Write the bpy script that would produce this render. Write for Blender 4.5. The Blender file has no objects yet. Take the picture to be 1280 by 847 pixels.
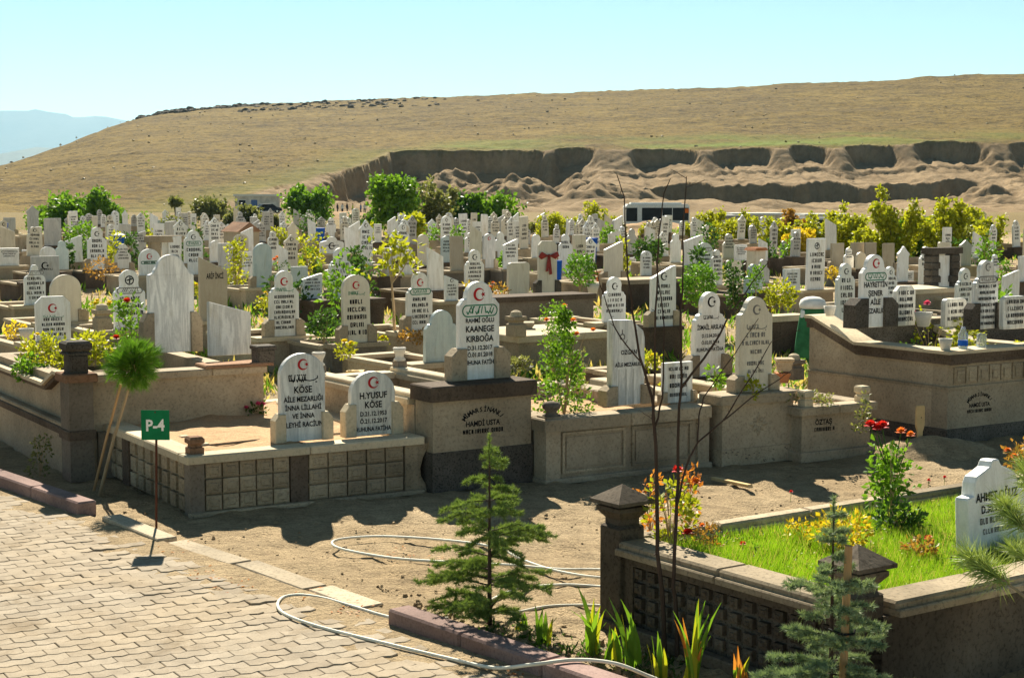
import bpy, math, random
import numpy as np
from mathutils import Vector, Matrix
R = math.radians
rnd = random.Random(7)
scene = bpy.context.scene
COL = scene.collection

# ------------------------------------------------------------------ camera
F = 2000.0            # focal length in photo pixels (1280 wide)
H = 2.7               # eye height
PITCH = math.atan((423.5 - 245.0) / F)
cam_d = bpy.data.cameras.new('camera'); cam = bpy.data.objects.new('camera', cam_d); COL.objects.link(cam)
cam_d.sensor_width = 36.0; cam_d.lens = 36.0 * F / 1280.0
cam_d.clip_start = 0.1; cam_d.clip_end = 60000
cam.location = (0, 0, H); cam.rotation_euler = (math.pi / 2 - PITCH, 0, 0)
scene.camera = cam

# ------------------------------------------------------------------ light
SUN_EL = R(37); SUN_AZ = R(-9)          # azimuth from +Y towards +X
world = bpy.data.worlds.new('World'); scene.world = world; world.use_nodes = True
wn = world.node_tree; wn.nodes.clear()
sky = wn.nodes.new('ShaderNodeTexSky'); sky.sky_type = 'NISHITA'; sky.sun_disc = False
sky.sun_elevation = SUN_EL; sky.sun_rotation = SUN_AZ
sky.air_density = 0.7; sky.dust_density = 0.0; sky.ozone_density = 1.5; sky.altitude = 1100
tint = wn.nodes.new('ShaderNodeMix'); tint.data_type = 'RGBA'; tint.blend_type = 'MULTIPLY'
tint.inputs['Factor'].default_value = 1.0; tint.inputs['B'].default_value = (0.98, 1.0, 0.735, 1)
bg = wn.nodes.new('ShaderNodeBackground'); bg.inputs['Strength'].default_value = 0.05
wo = wn.nodes.new('ShaderNodeOutputWorld')
wn.links.new(sky.outputs[0], tint.inputs['A']); wn.links.new(tint.outputs['Result'], bg.inputs['Color'])
wn.links.new(bg.outputs[0], wo.inputs[0])
sd = bpy.data.lights.new('sun', 'SUN'); sd.energy = 5.0; sd.angle = R(0.55); sd.color = (1.0, 0.92, 0.755)
sun = bpy.data.objects.new('sun', sd); COL.objects.link(sun)
sv = Vector((math.sin(SUN_AZ) * math.cos(SUN_EL), math.cos(SUN_AZ) * math.cos(SUN_EL), math.sin(SUN_EL)))
sun.rotation_euler = sv.to_track_quat('Z', 'Y').to_euler(); sun.location = (0, 0, 60)
vs = scene.view_settings; vs.view_transform = 'Standard'; vs.look = 'None'; vs.gamma = 1.0; vs.exposure = 1.45
vs.use_curve_mapping = False
scene.cycles.max_bounces = 6; scene.cycles.transparent_max_bounces = 8; scene.cycles.volume_bounces = 0

# ------------------------------------------------------------------ pixel -> place
FW = Vector((0, math.cos(PITCH), -math.sin(PITCH))); DN = Vector((0, -math.sin(PITCH), -math.cos(PITCH)))
def ray(px, py):
    return FW + Vector((1, 0, 0)) * ((px - 640) / F) + DN * ((py - 423.5) / F)
def gp(px, py, z=0.0):
    d = ray(px, py); t = (z - H) / d.z
    return Vector((d.x * t, d.y * t, z))
def at(px, py, Y):
    d = ray(px, py); t = Y / d.y
    return Vector((d.x * t, Y, H + d.z * t))
def proj(p):
    v = Vector(p) - Vector((0, 0, H)); w = v.dot(FW)
    return 640 + F * v.x / w, 423.5 + F * v.dot(DN) / w

# ------------------------------------------------------------------ materials
M = {}
def nodes(name):
    m = bpy.data.materials.new(name); m.use_nodes = True; nt = m.node_tree; nt.nodes.clear()
    out = nt.nodes.new('ShaderNodeOutputMaterial'); b = nt.nodes.new('ShaderNodeBsdfPrincipled')
    nt.links.new(b.outputs[0], out.inputs[0]); M[name] = m
    b.inputs['Specular IOR Level'].default_value = 0.04
    return m, nt, b, out
def N(nt, t, **kw):
    n = nt.nodes.new(t)
    for k, v in kw.items():
        if k in n.inputs: n.inputs[k].default_value = v
        else: setattr(n, k, v)
    return n
def pos(nt, scale=(1, 1, 1), obj=False):
    g = nt.nodes.new('ShaderNodeTexCoord') if obj else nt.nodes.new('ShaderNodeNewGeometry')
    mp = nt.nodes.new('ShaderNodeMapping'); mp.inputs['Scale'].default_value = scale
    nt.links.new(g.outputs['Object' if obj else 'Position'], mp.inputs[0]); return mp.outputs[0]
def noise(nt, vec, scale, detail=4, rough=0.55, dist=0.0):
    n = nt.nodes.new('ShaderNodeTexNoise'); n.inputs['Scale'].default_value = scale
    n.inputs['Detail'].default_value = detail; n.inputs['Roughness'].default_value = rough; n.inputs['Distortion'].default_value = dist
    nt.links.new(vec, n.inputs['Vector']); return n.outputs['Fac']
def ramp(nt, fac, stops):
    r = nt.nodes.new('ShaderNodeValToRGB'); e = r.color_ramp.elements
    while len(e) < len(stops): e.new(0.5)
    for i, (p, c) in enumerate(stops):
        e[i].position = p; e[i].color = (c[0], c[1], c[2], 1) if not isinstance(c, (int, float)) else (c, c, c, 1)
    nt.links.new(fac, r.inputs[0]); return r.outputs[0]
def mixc(nt, fac, a, b, mode='MIX'):
    m = nt.nodes.new('ShaderNodeMix'); m.data_type = 'RGBA'; m.blend_type = mode
    for s, v in (('Factor', fac), ('A', a), ('B', b)):
        if isinstance(v, (int, float)): m.inputs[s].default_value = v
        elif isinstance(v, tuple): m.inputs[s].default_value = (*v, 1) if len(v) == 3 else v
        else: nt.links.new(v, m.inputs[s])
    return m.outputs['Result']
def bump(nt, b, hsock, strength=0.4, dist=0.01):
    bp = nt.nodes.new('ShaderNodeBump'); bp.inputs['Strength'].default_value = strength; bp.inputs['Distance'].default_value = dist
    nt.links.new(hsock, bp.inputs['Height']); nt.links.new(bp.outputs[0], b.inputs['Normal'])
def stone(name, c1, c2, pit=0.25, rough=0.85, stain=0.35, sc=1.0, var=0.25):
    m, nt, b, o = nodes(name); p = pos(nt)
    n1 = noise(nt, p, 2.2 * sc, 6, 0.62); n2 = noise(nt, p, 38 * sc, 4, 0.7); n3 = noise(nt, p, 0.9, 4, 0.6, 0.4)
    c = mixc(nt, ramp(nt, n1, [(0.32, 0.0), (0.68, 1.0)]), c1, c2)
    c = mixc(nt, 1.0, c, ramp(nt, n2, [(0.30, 1 - pit * 1.6), (0.5, 1.0), (0.8, 1.08)]), 'MULTIPLY')
    c = mixc(nt, 1.0, c, ramp(nt, n3, [(0.35, 1 - stain), (0.6, 1.0)]), 'MULTIPLY')
    oi = nt.nodes.new('ShaderNodeObjectInfo')
    c = mixc(nt, 1.0, c, ramp(nt, oi.outputs['Random'], [(0.0, 1 - var), (1.0, 1.0)]), 'MULTIPLY')
    nt.links.new(c, b.inputs['Base Color']); b.inputs['Roughness'].default_value = rough
    bump(nt, b, n2, 0.5, 0.006)
    return m
stone('tuff', (0.46, 0.37, 0.26), (0.56, 0.46, 0.33))
stone('tuff_block', (0.45, 0.36, 0.245), (0.56, 0.455, 0.32), 0.3, stain=0.45, var=0.3)
stone('tuff_pale', (0.60, 0.50, 0.35), (0.70, 0.59, 0.42), 0.15, stain=0.25)
stone('tuff_dark', (0.125, 0.092, 0.068), (0.195, 0.148, 0.112), 0.35)
stone('tuff_red', (0.30, 0.16, 0.095), (0.36, 0.22, 0.14), 0.3)
stone('basalt', (0.12, 0.105, 0.088), (0.19, 0.165, 0.14), 0.6, sc=1.5)
stone('tuff_old', (0.135, 0.108, 0.082), (0.21, 0.17, 0.13), 0.35, stain=.5)
stone('wall_grey', (0.22, 0.185, 0.145), (0.30, 0.25, 0.20), 0.25)
stone('kerb_mauve', (0.30, 0.20, 0.18), (0.38, 0.265, 0.235), 0.25, sc=1.5)
stone('kerb_concrete', (0.44, 0.36, 0.255), (0.54, 0.45, 0.33), 0.3)
stone('hut_wall', (0.76, 0.70, 0.62), (0.82, 0.76, 0.68), 0.1, var=.1)
stone('rock_dark', (0.085, 0.07, 0.052), (0.19, 0.155, 0.11), 0.3, sc=0.4)
stone('pot_white', (0.70, 0.66, 0.58), (0.78, 0.74, 0.66), 0.05, stain=0.15)
def marble(name, c1, c2, vein):
    m, nt, b, o = nodes(name); p = pos(nt, (7, 7, 0.9)); p2 = pos(nt)
    n1 = noise(nt, p, 1.6, 5, 0.6, 1.2); n2 = noise(nt, p2, 3.0, 4, 0.6); n3 = noise(nt, p2, 60, 3, 0.6)
    c = mixc(nt, ramp(nt, n1, [(0.42, 0.0), (0.56, 0.85), (0.70, 0.1)]), c1, vein)
    c = mixc(nt, ramp(nt, n2, [(0.4, 0.0), (0.75, 0.6)]), c, c2)
    c = mixc(nt, 1.0, c, ramp(nt, n3, [(0.3, 0.92), (0.6, 1.0)]), 'MULTIPLY')
    oi = nt.nodes.new('ShaderNodeObjectInfo'); n4 = noise(nt, pos(nt, (5, 5, 1.2)), 1.3, 5, 0.65, .6)
    c = mixc(nt, 1.0, c, ramp(nt, oi.outputs['Random'], [(0.0, (.86, .85, .82)), (.35, (1, .99, .96)), (0.6, (.95, .96, .97)), (1.0, (1, 1, 1))]), 'MULTIPLY')
    c = mixc(nt, 1.0, c, ramp(nt, n4, [(0.28, (.80, .76, .67)), (0.44, (1, 1, 1))]), 'MULTIPLY')
    nt.links.new(c, b.inputs['Base Color']); b.inputs['Roughness'].default_value = 0.5; b.inputs['Specular IOR Level'].default_value = .2
    bump(nt, b, n3, 0.12, 0.003); return m
marble('marble', (0.87, 0.86, 0.82), (0.74, 0.71, 0.65), (0.50, 0.50, 0.49))
marble('marble_white', (0.90, 0.90, 0.89), (0.86, 0.855, 0.83), (0.74, 0.73, 0.70))
marble('marble_cream', (0.76, 0.70, 0.58), (0.68, 0.61, 0.48), (0.66, 0.60, 0.50))
marble('marble_blue', (0.50, 0.60, 0.60), (0.62, 0.66, 0.64), (0.40, 0.49, 0.51))
marble('marble_grey', (0.58, 0.57, 0.55), (0.50, 0.48, 0.45), (0.42, 0.42, 0.42))
marble('marble_tan', (0.42, 0.36, 0.27), (0.36, 0.30, 0.22), (0.46, 0.40, 0.31))
def flat(name, c, rough=0.6, metal=0.0, var=0.0):
    m, nt, b, o = nodes(name); p = pos(nt); n1 = noise(nt, p, 9, 4, 0.6)
    cc = mixc(nt, 1.0, c, ramp(nt, n1, [(0.3, 1 - 0.22 - var), (0.65, 1.0)]), 'MULTIPLY')
    nt.links.new(cc, b.inputs['Base Color']); b.inputs['Roughness'].default_value = rough; b.inputs['Metallic'].default_value = metal
    return m
flat('ink_black', (0.018, 0.018, 0.02)); flat('ink_red', (0.50, 0.03, 0.035)); flat('ink_green', (0.015, 0.22, 0.11)); flat('ink_grey', (0.22, 0.21, 0.2))
flat('sign_green', (0.012, 0.19, 0.075), 0.4); flat('sign_white', (0.82, 0.82, 0.78), 0.4); flat('rust', (0.10, 0.04, 0.025), 0.8)
flat('bus_white', (0.78, 0.78, 0.76), 0.35); flat('glass_dark', (0.02, 0.023, 0.026), 0.12); flat('tyre', (0.02, 0.02, 0.02), 0.8)
flat('lamp_orange', (0.75, 0.18, 0.02), 0.4); flat('plastic_blue', (0.015, 0.10, 0.5), 0.45); flat('plastic_white', (0.78, 0.78, 0.76), 0.4)
flat('car_dark', (0.03, 0.035, 0.045), 0.3); flat('roof_white', (0.78, 0.77, 0.72), 0.5); flat('roof_grey', (0.25, 0.25, 0.26), 0.6)
flat('cloth_green', (0.045, 0.19, 0.085), 0.8, var=0.2); flat('ribbon_red', (0.33, 0.06, 0.055), 0.7, var=0.15); flat('cloth_white', (0.8, 0.79, 0.75), 0.8)
flat('hose', (0.80, 0.77, 0.66), 0.45); flat('skin', (0.45, 0.27, 0.18)); flat('terracotta', (0.45, 0.19, 0.09), 0.8); flat('yellow_tin', (0.6, 0.36, 0.06), 0.5)
flat('chrome', (0.6, 0.6, 0.6), 0.25, 1.0)
for nm, c in (('shirt_white', (0.7, 0.7, 0.68)), ('shirt_dark', (0.04, 0.045, 0.06)), ('shirt_lime', (0.45, 0.55, 0.05)), ('shirt_blue', (0.12, 0.2, 0.4)), ('trousers', (0.03, 0.03, 0.035))): flat(nm, c, 0.9)
def wood(name, c1, c2):
    m, nt, b, o = nodes(name); p = pos(nt, (30, 30, 2)); n = noise(nt, p, 1.5, 5, 0.6, 0.5); n2 = noise(nt, pos(nt), 5, 3)
    c = mixc(nt, n, c1, c2); c = mixc(nt, 1.0, c, ramp(nt, n2, [(0.3, 0.75), (0.6, 1.0)]), 'MULTIPLY')
    nt.links.new(c, b.inputs['Base Color']); b.inputs['Roughness'].default_value = 0.8; bump(nt, b, n, 0.3, 0.004); return m
wood('wood_stake', (0.42, 0.24, 0.11), (0.55, 0.36, 0.19)); wood('wood_pale', (0.58, 0.40, 0.19), (0.70, 0.52, 0.28))
wood('bark_dark', (0.045, 0.03, 0.025), (0.10, 0.07, 0.055)); wood('bark_tan', (0.34, 0.24, 0.14), (0.48, 0.36, 0.22))
def leaf(name, c1, c2, trans=0.45, rough=0.5, patch=6.0):
    m = bpy.data.materials.new(name); m.use_nodes = True; nt = m.node_tree; nt.nodes.clear(); M[name] = m
    out = nt.nodes.new('ShaderNodeOutputMaterial'); b = nt.nodes.new('ShaderNodeBsdfPrincipled'); t = nt.nodes.new('ShaderNodeBsdfTranslucent')
    g = nt.nodes.new('ShaderNodeNewGeometry'); n1 = noise(nt, pos(nt), patch, 3)
    mx = nt.nodes.new('ShaderNodeMath'); mx.operation = 'ADD'; nt.links.new(g.outputs['Random Per Island'], mx.inputs[0]); nt.links.new(n1, mx.inputs[1])
    c = mixc(nt, ramp(nt, mx.outputs[0], [(0.35, 0.0), (1.0, 1.0)]), c1, c2)
    nt.links.new(c, b.inputs['Base Color']); b.inputs['Roughness'].default_value = rough; b.inputs['Specular IOR Level'].default_value = 0.3
    tc = mixc(nt, 1.0, c, (1.0, 1.0, 0.55), 'MULTIPLY'); nt.links.new(tc, t.inputs[0])
    ms = nt.nodes.new('ShaderNodeMixShader'); ms.inputs[0].default_value = trans
    nt.links.new(b.outputs[0], ms.inputs[1]); nt.links.new(t.outputs[0], ms.inputs[2]); nt.links.new(ms.outputs[0], out.inputs[0])
    return m
leaf('leaf_green', (0.045, 0.13, 0.012), (0.16, 0.30, 0.025)); leaf('leaf_lime', (0.14, 0.20, 0.012), (0.41, 0.42, 0.025))
leaf('leaf_deep', (0.02, 0.055, 0.012), (0.06, 0.13, 0.025)); leaf('leaf_olive', (0.10, 0.12, 0.045), (0.20, 0.21, 0.08))
leaf('leaf_yellow', (0.42, 0.32, 0.02), (0.62, 0.46, 0.03)); leaf('leaf_autumn', (0.35, 0.10, 0.02), (0.60, 0.24, 0.05)); leaf('leaf_bronze', (0.22, 0.16, 0.03), (0.38, 0.2, 0.05))
leaf('petal_red', (0.45, 0.01, 0.012), (0.62, 0.03, 0.03), 0.35); leaf('petal_orange', (0.7, 0.13, 0.03), (0.8, 0.25, 0.05), 0.4); leaf('petal_pink', (0.6, 0.02, 0.17), (0.7, 0.1, 0.25), 0.4)
leaf('petal_yellow', (0.72, 0.5, 0.02), (0.8, 0.62, 0.04), 0.4); leaf('petal_white', (0.72, 0.7, 0.66), (0.8, 0.78, 0.75), 0.4)
leaf('needle_green', (0.05, 0.15, 0.012), (0.16, 0.32, 0.03), 0.35); leaf('needle_cedar', (0.07, 0.13, 0.028), (0.24, 0.33, 0.085), 0.3, patch=9)
leaf('needle_blue', (0.10, 0.17, 0.10), (0.32, 0.40, 0.22), 0.25, patch=9); leaf('needle_pine', (0.10, 0.19, 0.035), (0.38, 0.46, 0.14), 0.35)
leaf('grass_blade', (0.07, 0.19, 0.010), (0.27, 0.44, 0.025), 0.5, patch=3); leaf('grass_dry', (0.36, 0.27, 0.10), (0.52, 0.42, 0.17), 0.5)

# ------------------------------------------------------------------ mesh builder
class MB:
    def __init__(s): s.v = []; s.f = []; s.mi = []; s.cur = 0
    def add(s, vs, fs, T=None):
        o = len(s.v)
        if T is not None: vs = [T @ Vector(v) for v in vs]
        s.v.extend([tuple(v) for v in vs]); s.f.extend([tuple(i + o for i in f) for f in fs]); s.mi.extend([s.cur] * len(fs)); return s
    def box(s, x0, x1, y0, y1, z0, z1, T=None, b=0.0):
        if b <= 0:
            v = [(x0, y0, z0), (x1, y0, z0), (x1, y1, z0), (x0, y1, z0), (x0, y0, z1), (x1, y0, z1), (x1, y1, z1), (x0, y1, z1)]
            f = [(0, 3, 2, 1), (4, 5, 6, 7), (0, 1, 5, 4), (1, 2, 6, 5), (2, 3, 7, 6), (3, 0, 4, 7)]
            return s.add(v, f, T)
        def rg(z, i): return [(x0 + i, y0 + b, z), (x0 + b, y0 + i, z), (x1 - b, y0 + i, z), (x1 - i, y0 + b, z), (x1 - i, y1 - b, z), (x1 - b, y1 - i, z), (x0 + b, y1 - i, z), (x0 + i, y1 - b, z)]
        v = rg(z0, 0) + rg(z1 - b, 0)
        v += [(x0 + b, y0 + b, z1)] * 2 + [(x1 - b, y0 + b, z1)] * 2 + [(x1 - b, y1 - b, z1)] * 2 + [(x0 + b, y1 - b, z1)] * 2
        v = v[:16] + [(x0 + b, y0 + b, z1), (x1 - b, y0 + b, z1), (x1 - b, y1 - b, z1), (x0 + b, y1 - b, z1)]
        f = [(7, 6, 5, 4, 3, 2, 1, 0)] + [(i, (i + 1) % 8, (i + 1) % 8 + 8, i + 8) for i in range(8)]
        f += [(9, 10, 17, 16), (11, 12, 18, 17), (13, 14, 19, 18), (15, 8, 16, 19), (8, 9, 16), (10, 11, 17), (12, 13, 18), (14, 15, 19), (16, 17, 18, 19)]
        return s.add(v, f, T)
    def slab(s, poly, y0, y1, b=0.006, T=None):
        """poly: (x,z) outline, counter-clockwise seen from -y; extruded from y0 (front) to y1"""
        n = len(poly); cx = sum(p[0] for p in poly) / n; cz = sum(p[1] for p in poly) / n
        def ins(d):
            out = []
            for i in range(n):
                p, q, r = poly[i - 1], poly[i], poly[(i + 1) % n]
                e1 = Vector((q[0] - p[0], q[1] - p[1])); e2 = Vector((r[0] - q[0], r[1] - q[1]))
                nn = Vector((-e1.y, e1.x)).normalized() + Vector((-e2.y, e2.x)).normalized()
                if nn.length < 1e-6: nn = Vector((cx - q[0], cz - q[1]))
                nn.normalize(); out.append((q[0] + nn.x * d, q[1] + nn.y * d))
            return out
        A = ins(b) if b > 0 else poly
        rings = [[(x, y0, z) for x, z in A], [(x, y0 + b, z) for x, z in poly], [(x, y1 - b, z) for x, z in poly], [(x, y1, z) for x, z in A]]
        v = [p for r_ in rings for p in r_]; f = [tuple(range(n)), tuple(range(4 * n - 1, 3 * n - 1, -1))]
        for k in range(3):
            f += [(k * n + i, (k + 1) * n + i, (k + 1) * n + (i + 1) % n, k * n + (i + 1) % n) for i in range(n)]
        return s.add(v, f, T)
    def tube(s, pts, rad, n=6, cap=True):
        pts = [Vector(p) for p in pts]; o = len(s.v); m = len(pts)
        if not isinstance(rad, (list, tuple)): rad = [rad] * m
        up = None
        for i, p in enumerate(pts):
            t = (pts[min(i + 1, m - 1)] - pts[max(i - 1, 0)])
            if t.length < 1e-9: t = Vector((0, 0, 1))
            t.normalize()
            if up is None: up = t.orthogonal().normalized()
            a = (up - t * up.dot(t));
            a = a.normalized() if a.length > 1e-6 else t.orthogonal().normalized()
            up = a; bb = t.cross(a)
            for k in range(n):
                an = 2 * math.pi * k / n
                s.v.append(tuple(p + (a * math.cos(an) + bb * math.sin(an)) * rad[i]))
        for i in range(m - 1):
            for k in range(n):
                s.f.append((o + i * n + k, o + i * n + (k + 1) % n, o + (i + 1) * n + (k + 1) % n, o + (i + 1) * n + k)); s.mi.append(s.cur)
        if cap:
            s.f.append(tuple(o + n - 1 - k for k in range(n))); s.f.append(tuple(o + (m - 1) * n + k for k in range(n))); s.mi += [s.cur] * 2
        return s
    def lathe(s, prof, n=12, T=None, sq=False):
        vs = []; fs = []
        if sq: n = 4
        for r_, z in prof:
            for k in range(n):
                an = 2 * math.pi * (k + (0.5 if sq else 0)) / n; q = r_ * (math.sqrt(2) if sq else 1)
                vs.append((q * math.cos(an), q * math.sin(an), z))
        m = len(prof)
        for i in range(m - 1):
            fs += [(i * n + k, i * n + (k + 1) % n, (i + 1) * n + (k + 1) % n, (i + 1) * n + k) for k in range(n)]
        fs.append(tuple(range(n - 1, -1, -1))); fs.append(tuple(range((m - 1) * n, m * n)))
        return s.add(vs, fs, T)
    def build(s, name, mat, parent=None, smooth=False, loc=None):
        me = bpy.data.meshes.new(name); me.from_pydata(s.v, [], s.f); me.update()
        mats = mat if isinstance(mat, (list, tuple)) else [mat]
        for k in mats: me.materials.append(M[k])
        if len(mats) > 1: me.polygons.foreach_set('material_index', s.mi)
        if smooth: me.polygons.foreach_set('use_smooth', [True] * len(me.polygons))
        return link(name, me, parent, loc)
def link(name, me, parent=None, loc=None):
    o = bpy.data.objects.new(name, me); COL.objects.link(o)
    if parent is not None: o.parent = parent
    if loc is not None: o.location = loc
    return o
def tag(o, label=None, cat=None, group=None, kind=None):
    if label: o['label'] = label
    if cat: o['category'] = cat
    if group: o['group'] = group
    if kind: o['kind'] = kind
    return o
def thing(name, label, cat, loc=(0, 0, 0), rz=0.0, group=None):
    o = bpy.data.objects.new(name, None); COL.objects.link(o); o.location = loc; o.rotation_euler = (0, 0, rz)
    o.empty_display_size = 0.2
    return tag(o, label, cat, group)
def copy_tree(o, parent=None):
    c = o.copy(); COL.objects.link(c); c.parent = parent
    for ch in o.children:
        if ch.name != c.name: copy_tree(ch, c)
    return c
def quick(name, verts, faces, mat, parent=None, smooth=False):
    me = bpy.data.meshes.new(name)
    me.from_pydata(verts, [], faces); me.update()
    if mat: me.materials.append(M[mat])
    if smooth: me.polygons.foreach_set('use_smooth', [True] * len(me.polygons))
    return link(name, me, parent)

# ------------------------------------------------------------------ lettering (built-in font, turned into mesh once)
TEXTS = ['KÖSE', 'AİLE MEZARLIĞI', 'İNNA LİLLAHİ', 'VE İNNA', 'İLEYHİ RACİUN', 'H.YUSUF', 'D.21.12.1953', 'Ö.21.12.2017', 'RUHUNA FATİHA',
         'RAHMİ OĞLU', 'KAANEGE', 'KIRBOĞA', 'D.31.12.2017', 'Ö.01.01.2018', 'OZGAN', 'AHMET OĞUZ', 'D.30.05.1957', 'HAYRETTİN', 'ŞENER', 'AİLE', 'MEZARLIĞI',
         'İSMAİL ARSLAN', 'D.12.04.2014', 'Ö.02.05.2014', 'ARİF İNCİ', 'P-4', 'ÖZTAŞ', 'MİMARSİNANLI', 'HAMDİ USTA']
GLY = {}
def bake_texts():
    obs = []
    for i, t in enumerate(TEXTS):
        for j, ch in enumerate([t] if t != 'MİMARSİNANLI' else list(t)):
            c = bpy.data.curves.new('t', 'FONT'); c.body = ch; c.align_x = 'CENTER'; c.resolution_u = 2; c.offset = 0.028
            o = bpy.data.objects.new('t', c); COL.objects.link(o); obs.append((t if t != 'MİMARSİNANLI' else ('arc', j), o, c))
    dg = bpy.context.evaluated_depsgraph_get()
    for key, o, c in obs:
        me = bpy.data.meshes.new_from_object(o.evaluated_get(dg))
        GLY[key] = ([tuple(v.co) for v in me.vertices], [tuple(p.vertices) for p in me.polygons])
        bpy.data.meshes.remove(me)
    for key, o, c in obs:
        bpy.data.objects.remove(o); bpy.data.curves.remove(c)
bake_texts()
def put_text(mb, t, cx, z, hgt, maxw=None, y=-0.003, rot=0.0):
    v, f = GLY[t]
    xs = [p[0] for p in v]; ys = [p[1] for p in v]; w = max(xs) - min(xs); s = hgt / 0.72; sx = s * 0.88
    if maxw and w * sx > maxw: sx = maxw / w
    mx = (max(xs) + min(xs)) / 2; c, sn = math.cos(rot), math.sin(rot)
    mb.add([(cx + (p[0] - mx) * sx * c - p[1] * s * sn, y, z + (p[0] - mx) * sx * sn + p[1] * s * c) for p in v], f)
def crescent(mb, cx, cz, r, y=-0.003, rot=0.0):
    vs = []; fs = []; n = 18
    for i in range(n + 1):
        a = R(38) + (2 * math.pi - R(76)) * i / n
        vs.append((cx + r * math.cos(a), y, cz + r * math.sin(a)))
        t = (i / n - 0.5) * 2
        ri = r * 0.76; vs.append((cx + r * 0.2 + ri * math.cos(R(30) + (2 * math.pi - R(60)) * i / n), y, cz + ri * math.sin(R(30) + (2 * math.pi - R(60)) * i / n)))
    for i in range(n): fs.append((2 * i, 2 * i + 1, 2 * i + 3, 2 * i + 2))
    mb.add(vs, fs)
    st = [(cx + r * 0.72, y, cz)]
    for i in range(10):
        a = math.pi + i * math.pi / 5; q = r * (0.46 if i % 2 == 0 else 0.19); st.append((cx + r * 0.72 + q * math.cos(a), y, cz + q * math.sin(a)))
    mb.add(st, [(0, 1 + i, 1 + (i + 1) % 10) for i in range(10)])
def stroke(mb, pts, w, y=-0.003):
    for (a, b) in zip(pts[:-1], pts[1:]):
        d = Vector((b[0] - a[0], b[1] - a[1]))
        if d.length < 1e-6: continue
        d.normalize(); n = Vector((-d.y, d.x)) * w / 2; e = d * w * 0.3
        mb.add([(a[0] - n.x - e.x, y, a[1] - n.y - e.y), (b[0] - n.x + e.x, y, b[1] - n.y + e.y), (b[0] + n.x + e.x, y, b[1] + n.y + e.y), (a[0] + n.x - e.x, y, a[1] + n.y - e.y)], [(0, 1, 2, 3)])
def script_line(mb, cx, cz, w, h, seed, y=-0.003, tail=True):
    """flowing brush calligraphy"""
    q = random.Random(seed); pts = []
    n = 9; x = -w / 2
    segw = w * (0.62 if tail else 1.0) / n
    for i in range(n):
        k = q.choice('hlos')
        if k == 'h': stroke(mb, [(cx + x, cz - h * .3), (cx + x + segw * .3, cz + h * .5)], h * .13, y)
        if k == 'l': stroke(mb, [(cx + x + segw * .2, cz + h * .45), (cx + x + segw * .5, cz - h * .25), (cx + x + segw, cz - h * .2)], h * .14, y)
        if k == 'o': stroke(mb, [(cx + x + segw * (.5 + .45 * math.cos(t * .9)), cz + h * .05 + h * .3 * math.sin(t * .9)) for t in range(8)], h * .11, y)
        if k == 's': stroke(mb, [(cx + x, cz - h * .1), (cx + x + segw * .4, cz - h * .4), (cx + x + segw * .9, cz - h * .05), (cx + x + segw * 1.2, cz + h * .3)], h * .13, y)
        if q.random() < .6: stroke(mb, [(cx + x + segw * .4, cz + h * .42), (cx + x + segw * .6, cz + h * .5)], h * .14, y)
        x += segw
    if tail:
        stroke(mb, [(cx + x - segw, cz - h * .2), (cx + x + w * .12, cz - h * .32), (cx + x + w * .26, cz - h * .25), (cx + w / 2, cz - h * .02), (cx + w / 2, cz + h * .25)], h * .13, y)
        stroke(mb, [(cx + w * .44, cz - h * .5), (cx + w * .48, cz - h * .5)], h * .15, y)
def cartouche(mb, cx, cz, w, h, y=-0.003, lw=0.008):
    pts = []
    for i in range(29):
        a = 2 * math.pi * i / 28; ex = 1 if math.cos(a) >= 0 else -1
        pts.append((cx + ex * (w / 2 - h / 2) + h / 2 * math.cos(a), cz + h / 2 * math.sin(a)))
    stroke(mb, pts, lw, y)
def glyph_rows(mb, rows, seed, y=-0.003):
    """worn lettering too small to read: rows of (cx, z, width, height)"""
    q = random.Random(seed)
    for cx, z, w, h in rows:
        if h <= .002: continue
        x = cx - w / 2; lw = h * 0.22
        while x < cx + w / 2 - h * .3:
            cw = h * q.choice((.45, .55, .6, .3)); k = q.randint(0, 5)
            L, Rr, T_, B_, Mm = x + lw / 2, x + cw - lw / 2, z + h - lw / 2, z + lw / 2, z + h / 2
            if k == 0: stroke(mb, [(L, B_), (L, T_), (Rr, T_), (Rr, B_)], lw, y); stroke(mb, [(L, Mm), (Rr, Mm)], lw, y)
            elif k == 1: stroke(mb, [(Rr, T_), (L, T_), (L, B_), (Rr, B_)], lw, y)
            elif k == 2: stroke(mb, [(L, T_), (L, B_)], lw, y); stroke(mb, [(Rr, T_), (Rr, B_)], lw, y); stroke(mb, [(L, T_), (Rr, B_)], lw, y)
            elif k == 3: stroke(mb, [(L, T_), (L, B_), (Rr, B_)], lw, y)
            elif k == 4: stroke(mb, [(L, B_), (L, T_), (Rr, T_), (Rr, Mm), (L, Mm), (Rr, B_)], lw, y)
            else: stroke(mb, [(L, B_), (L, T_), (Rr, T_), (Rr, B_), (L, B_)], lw, y)
            x += cw + h * .18
            if q.random() < .14: x += h * .35

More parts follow.
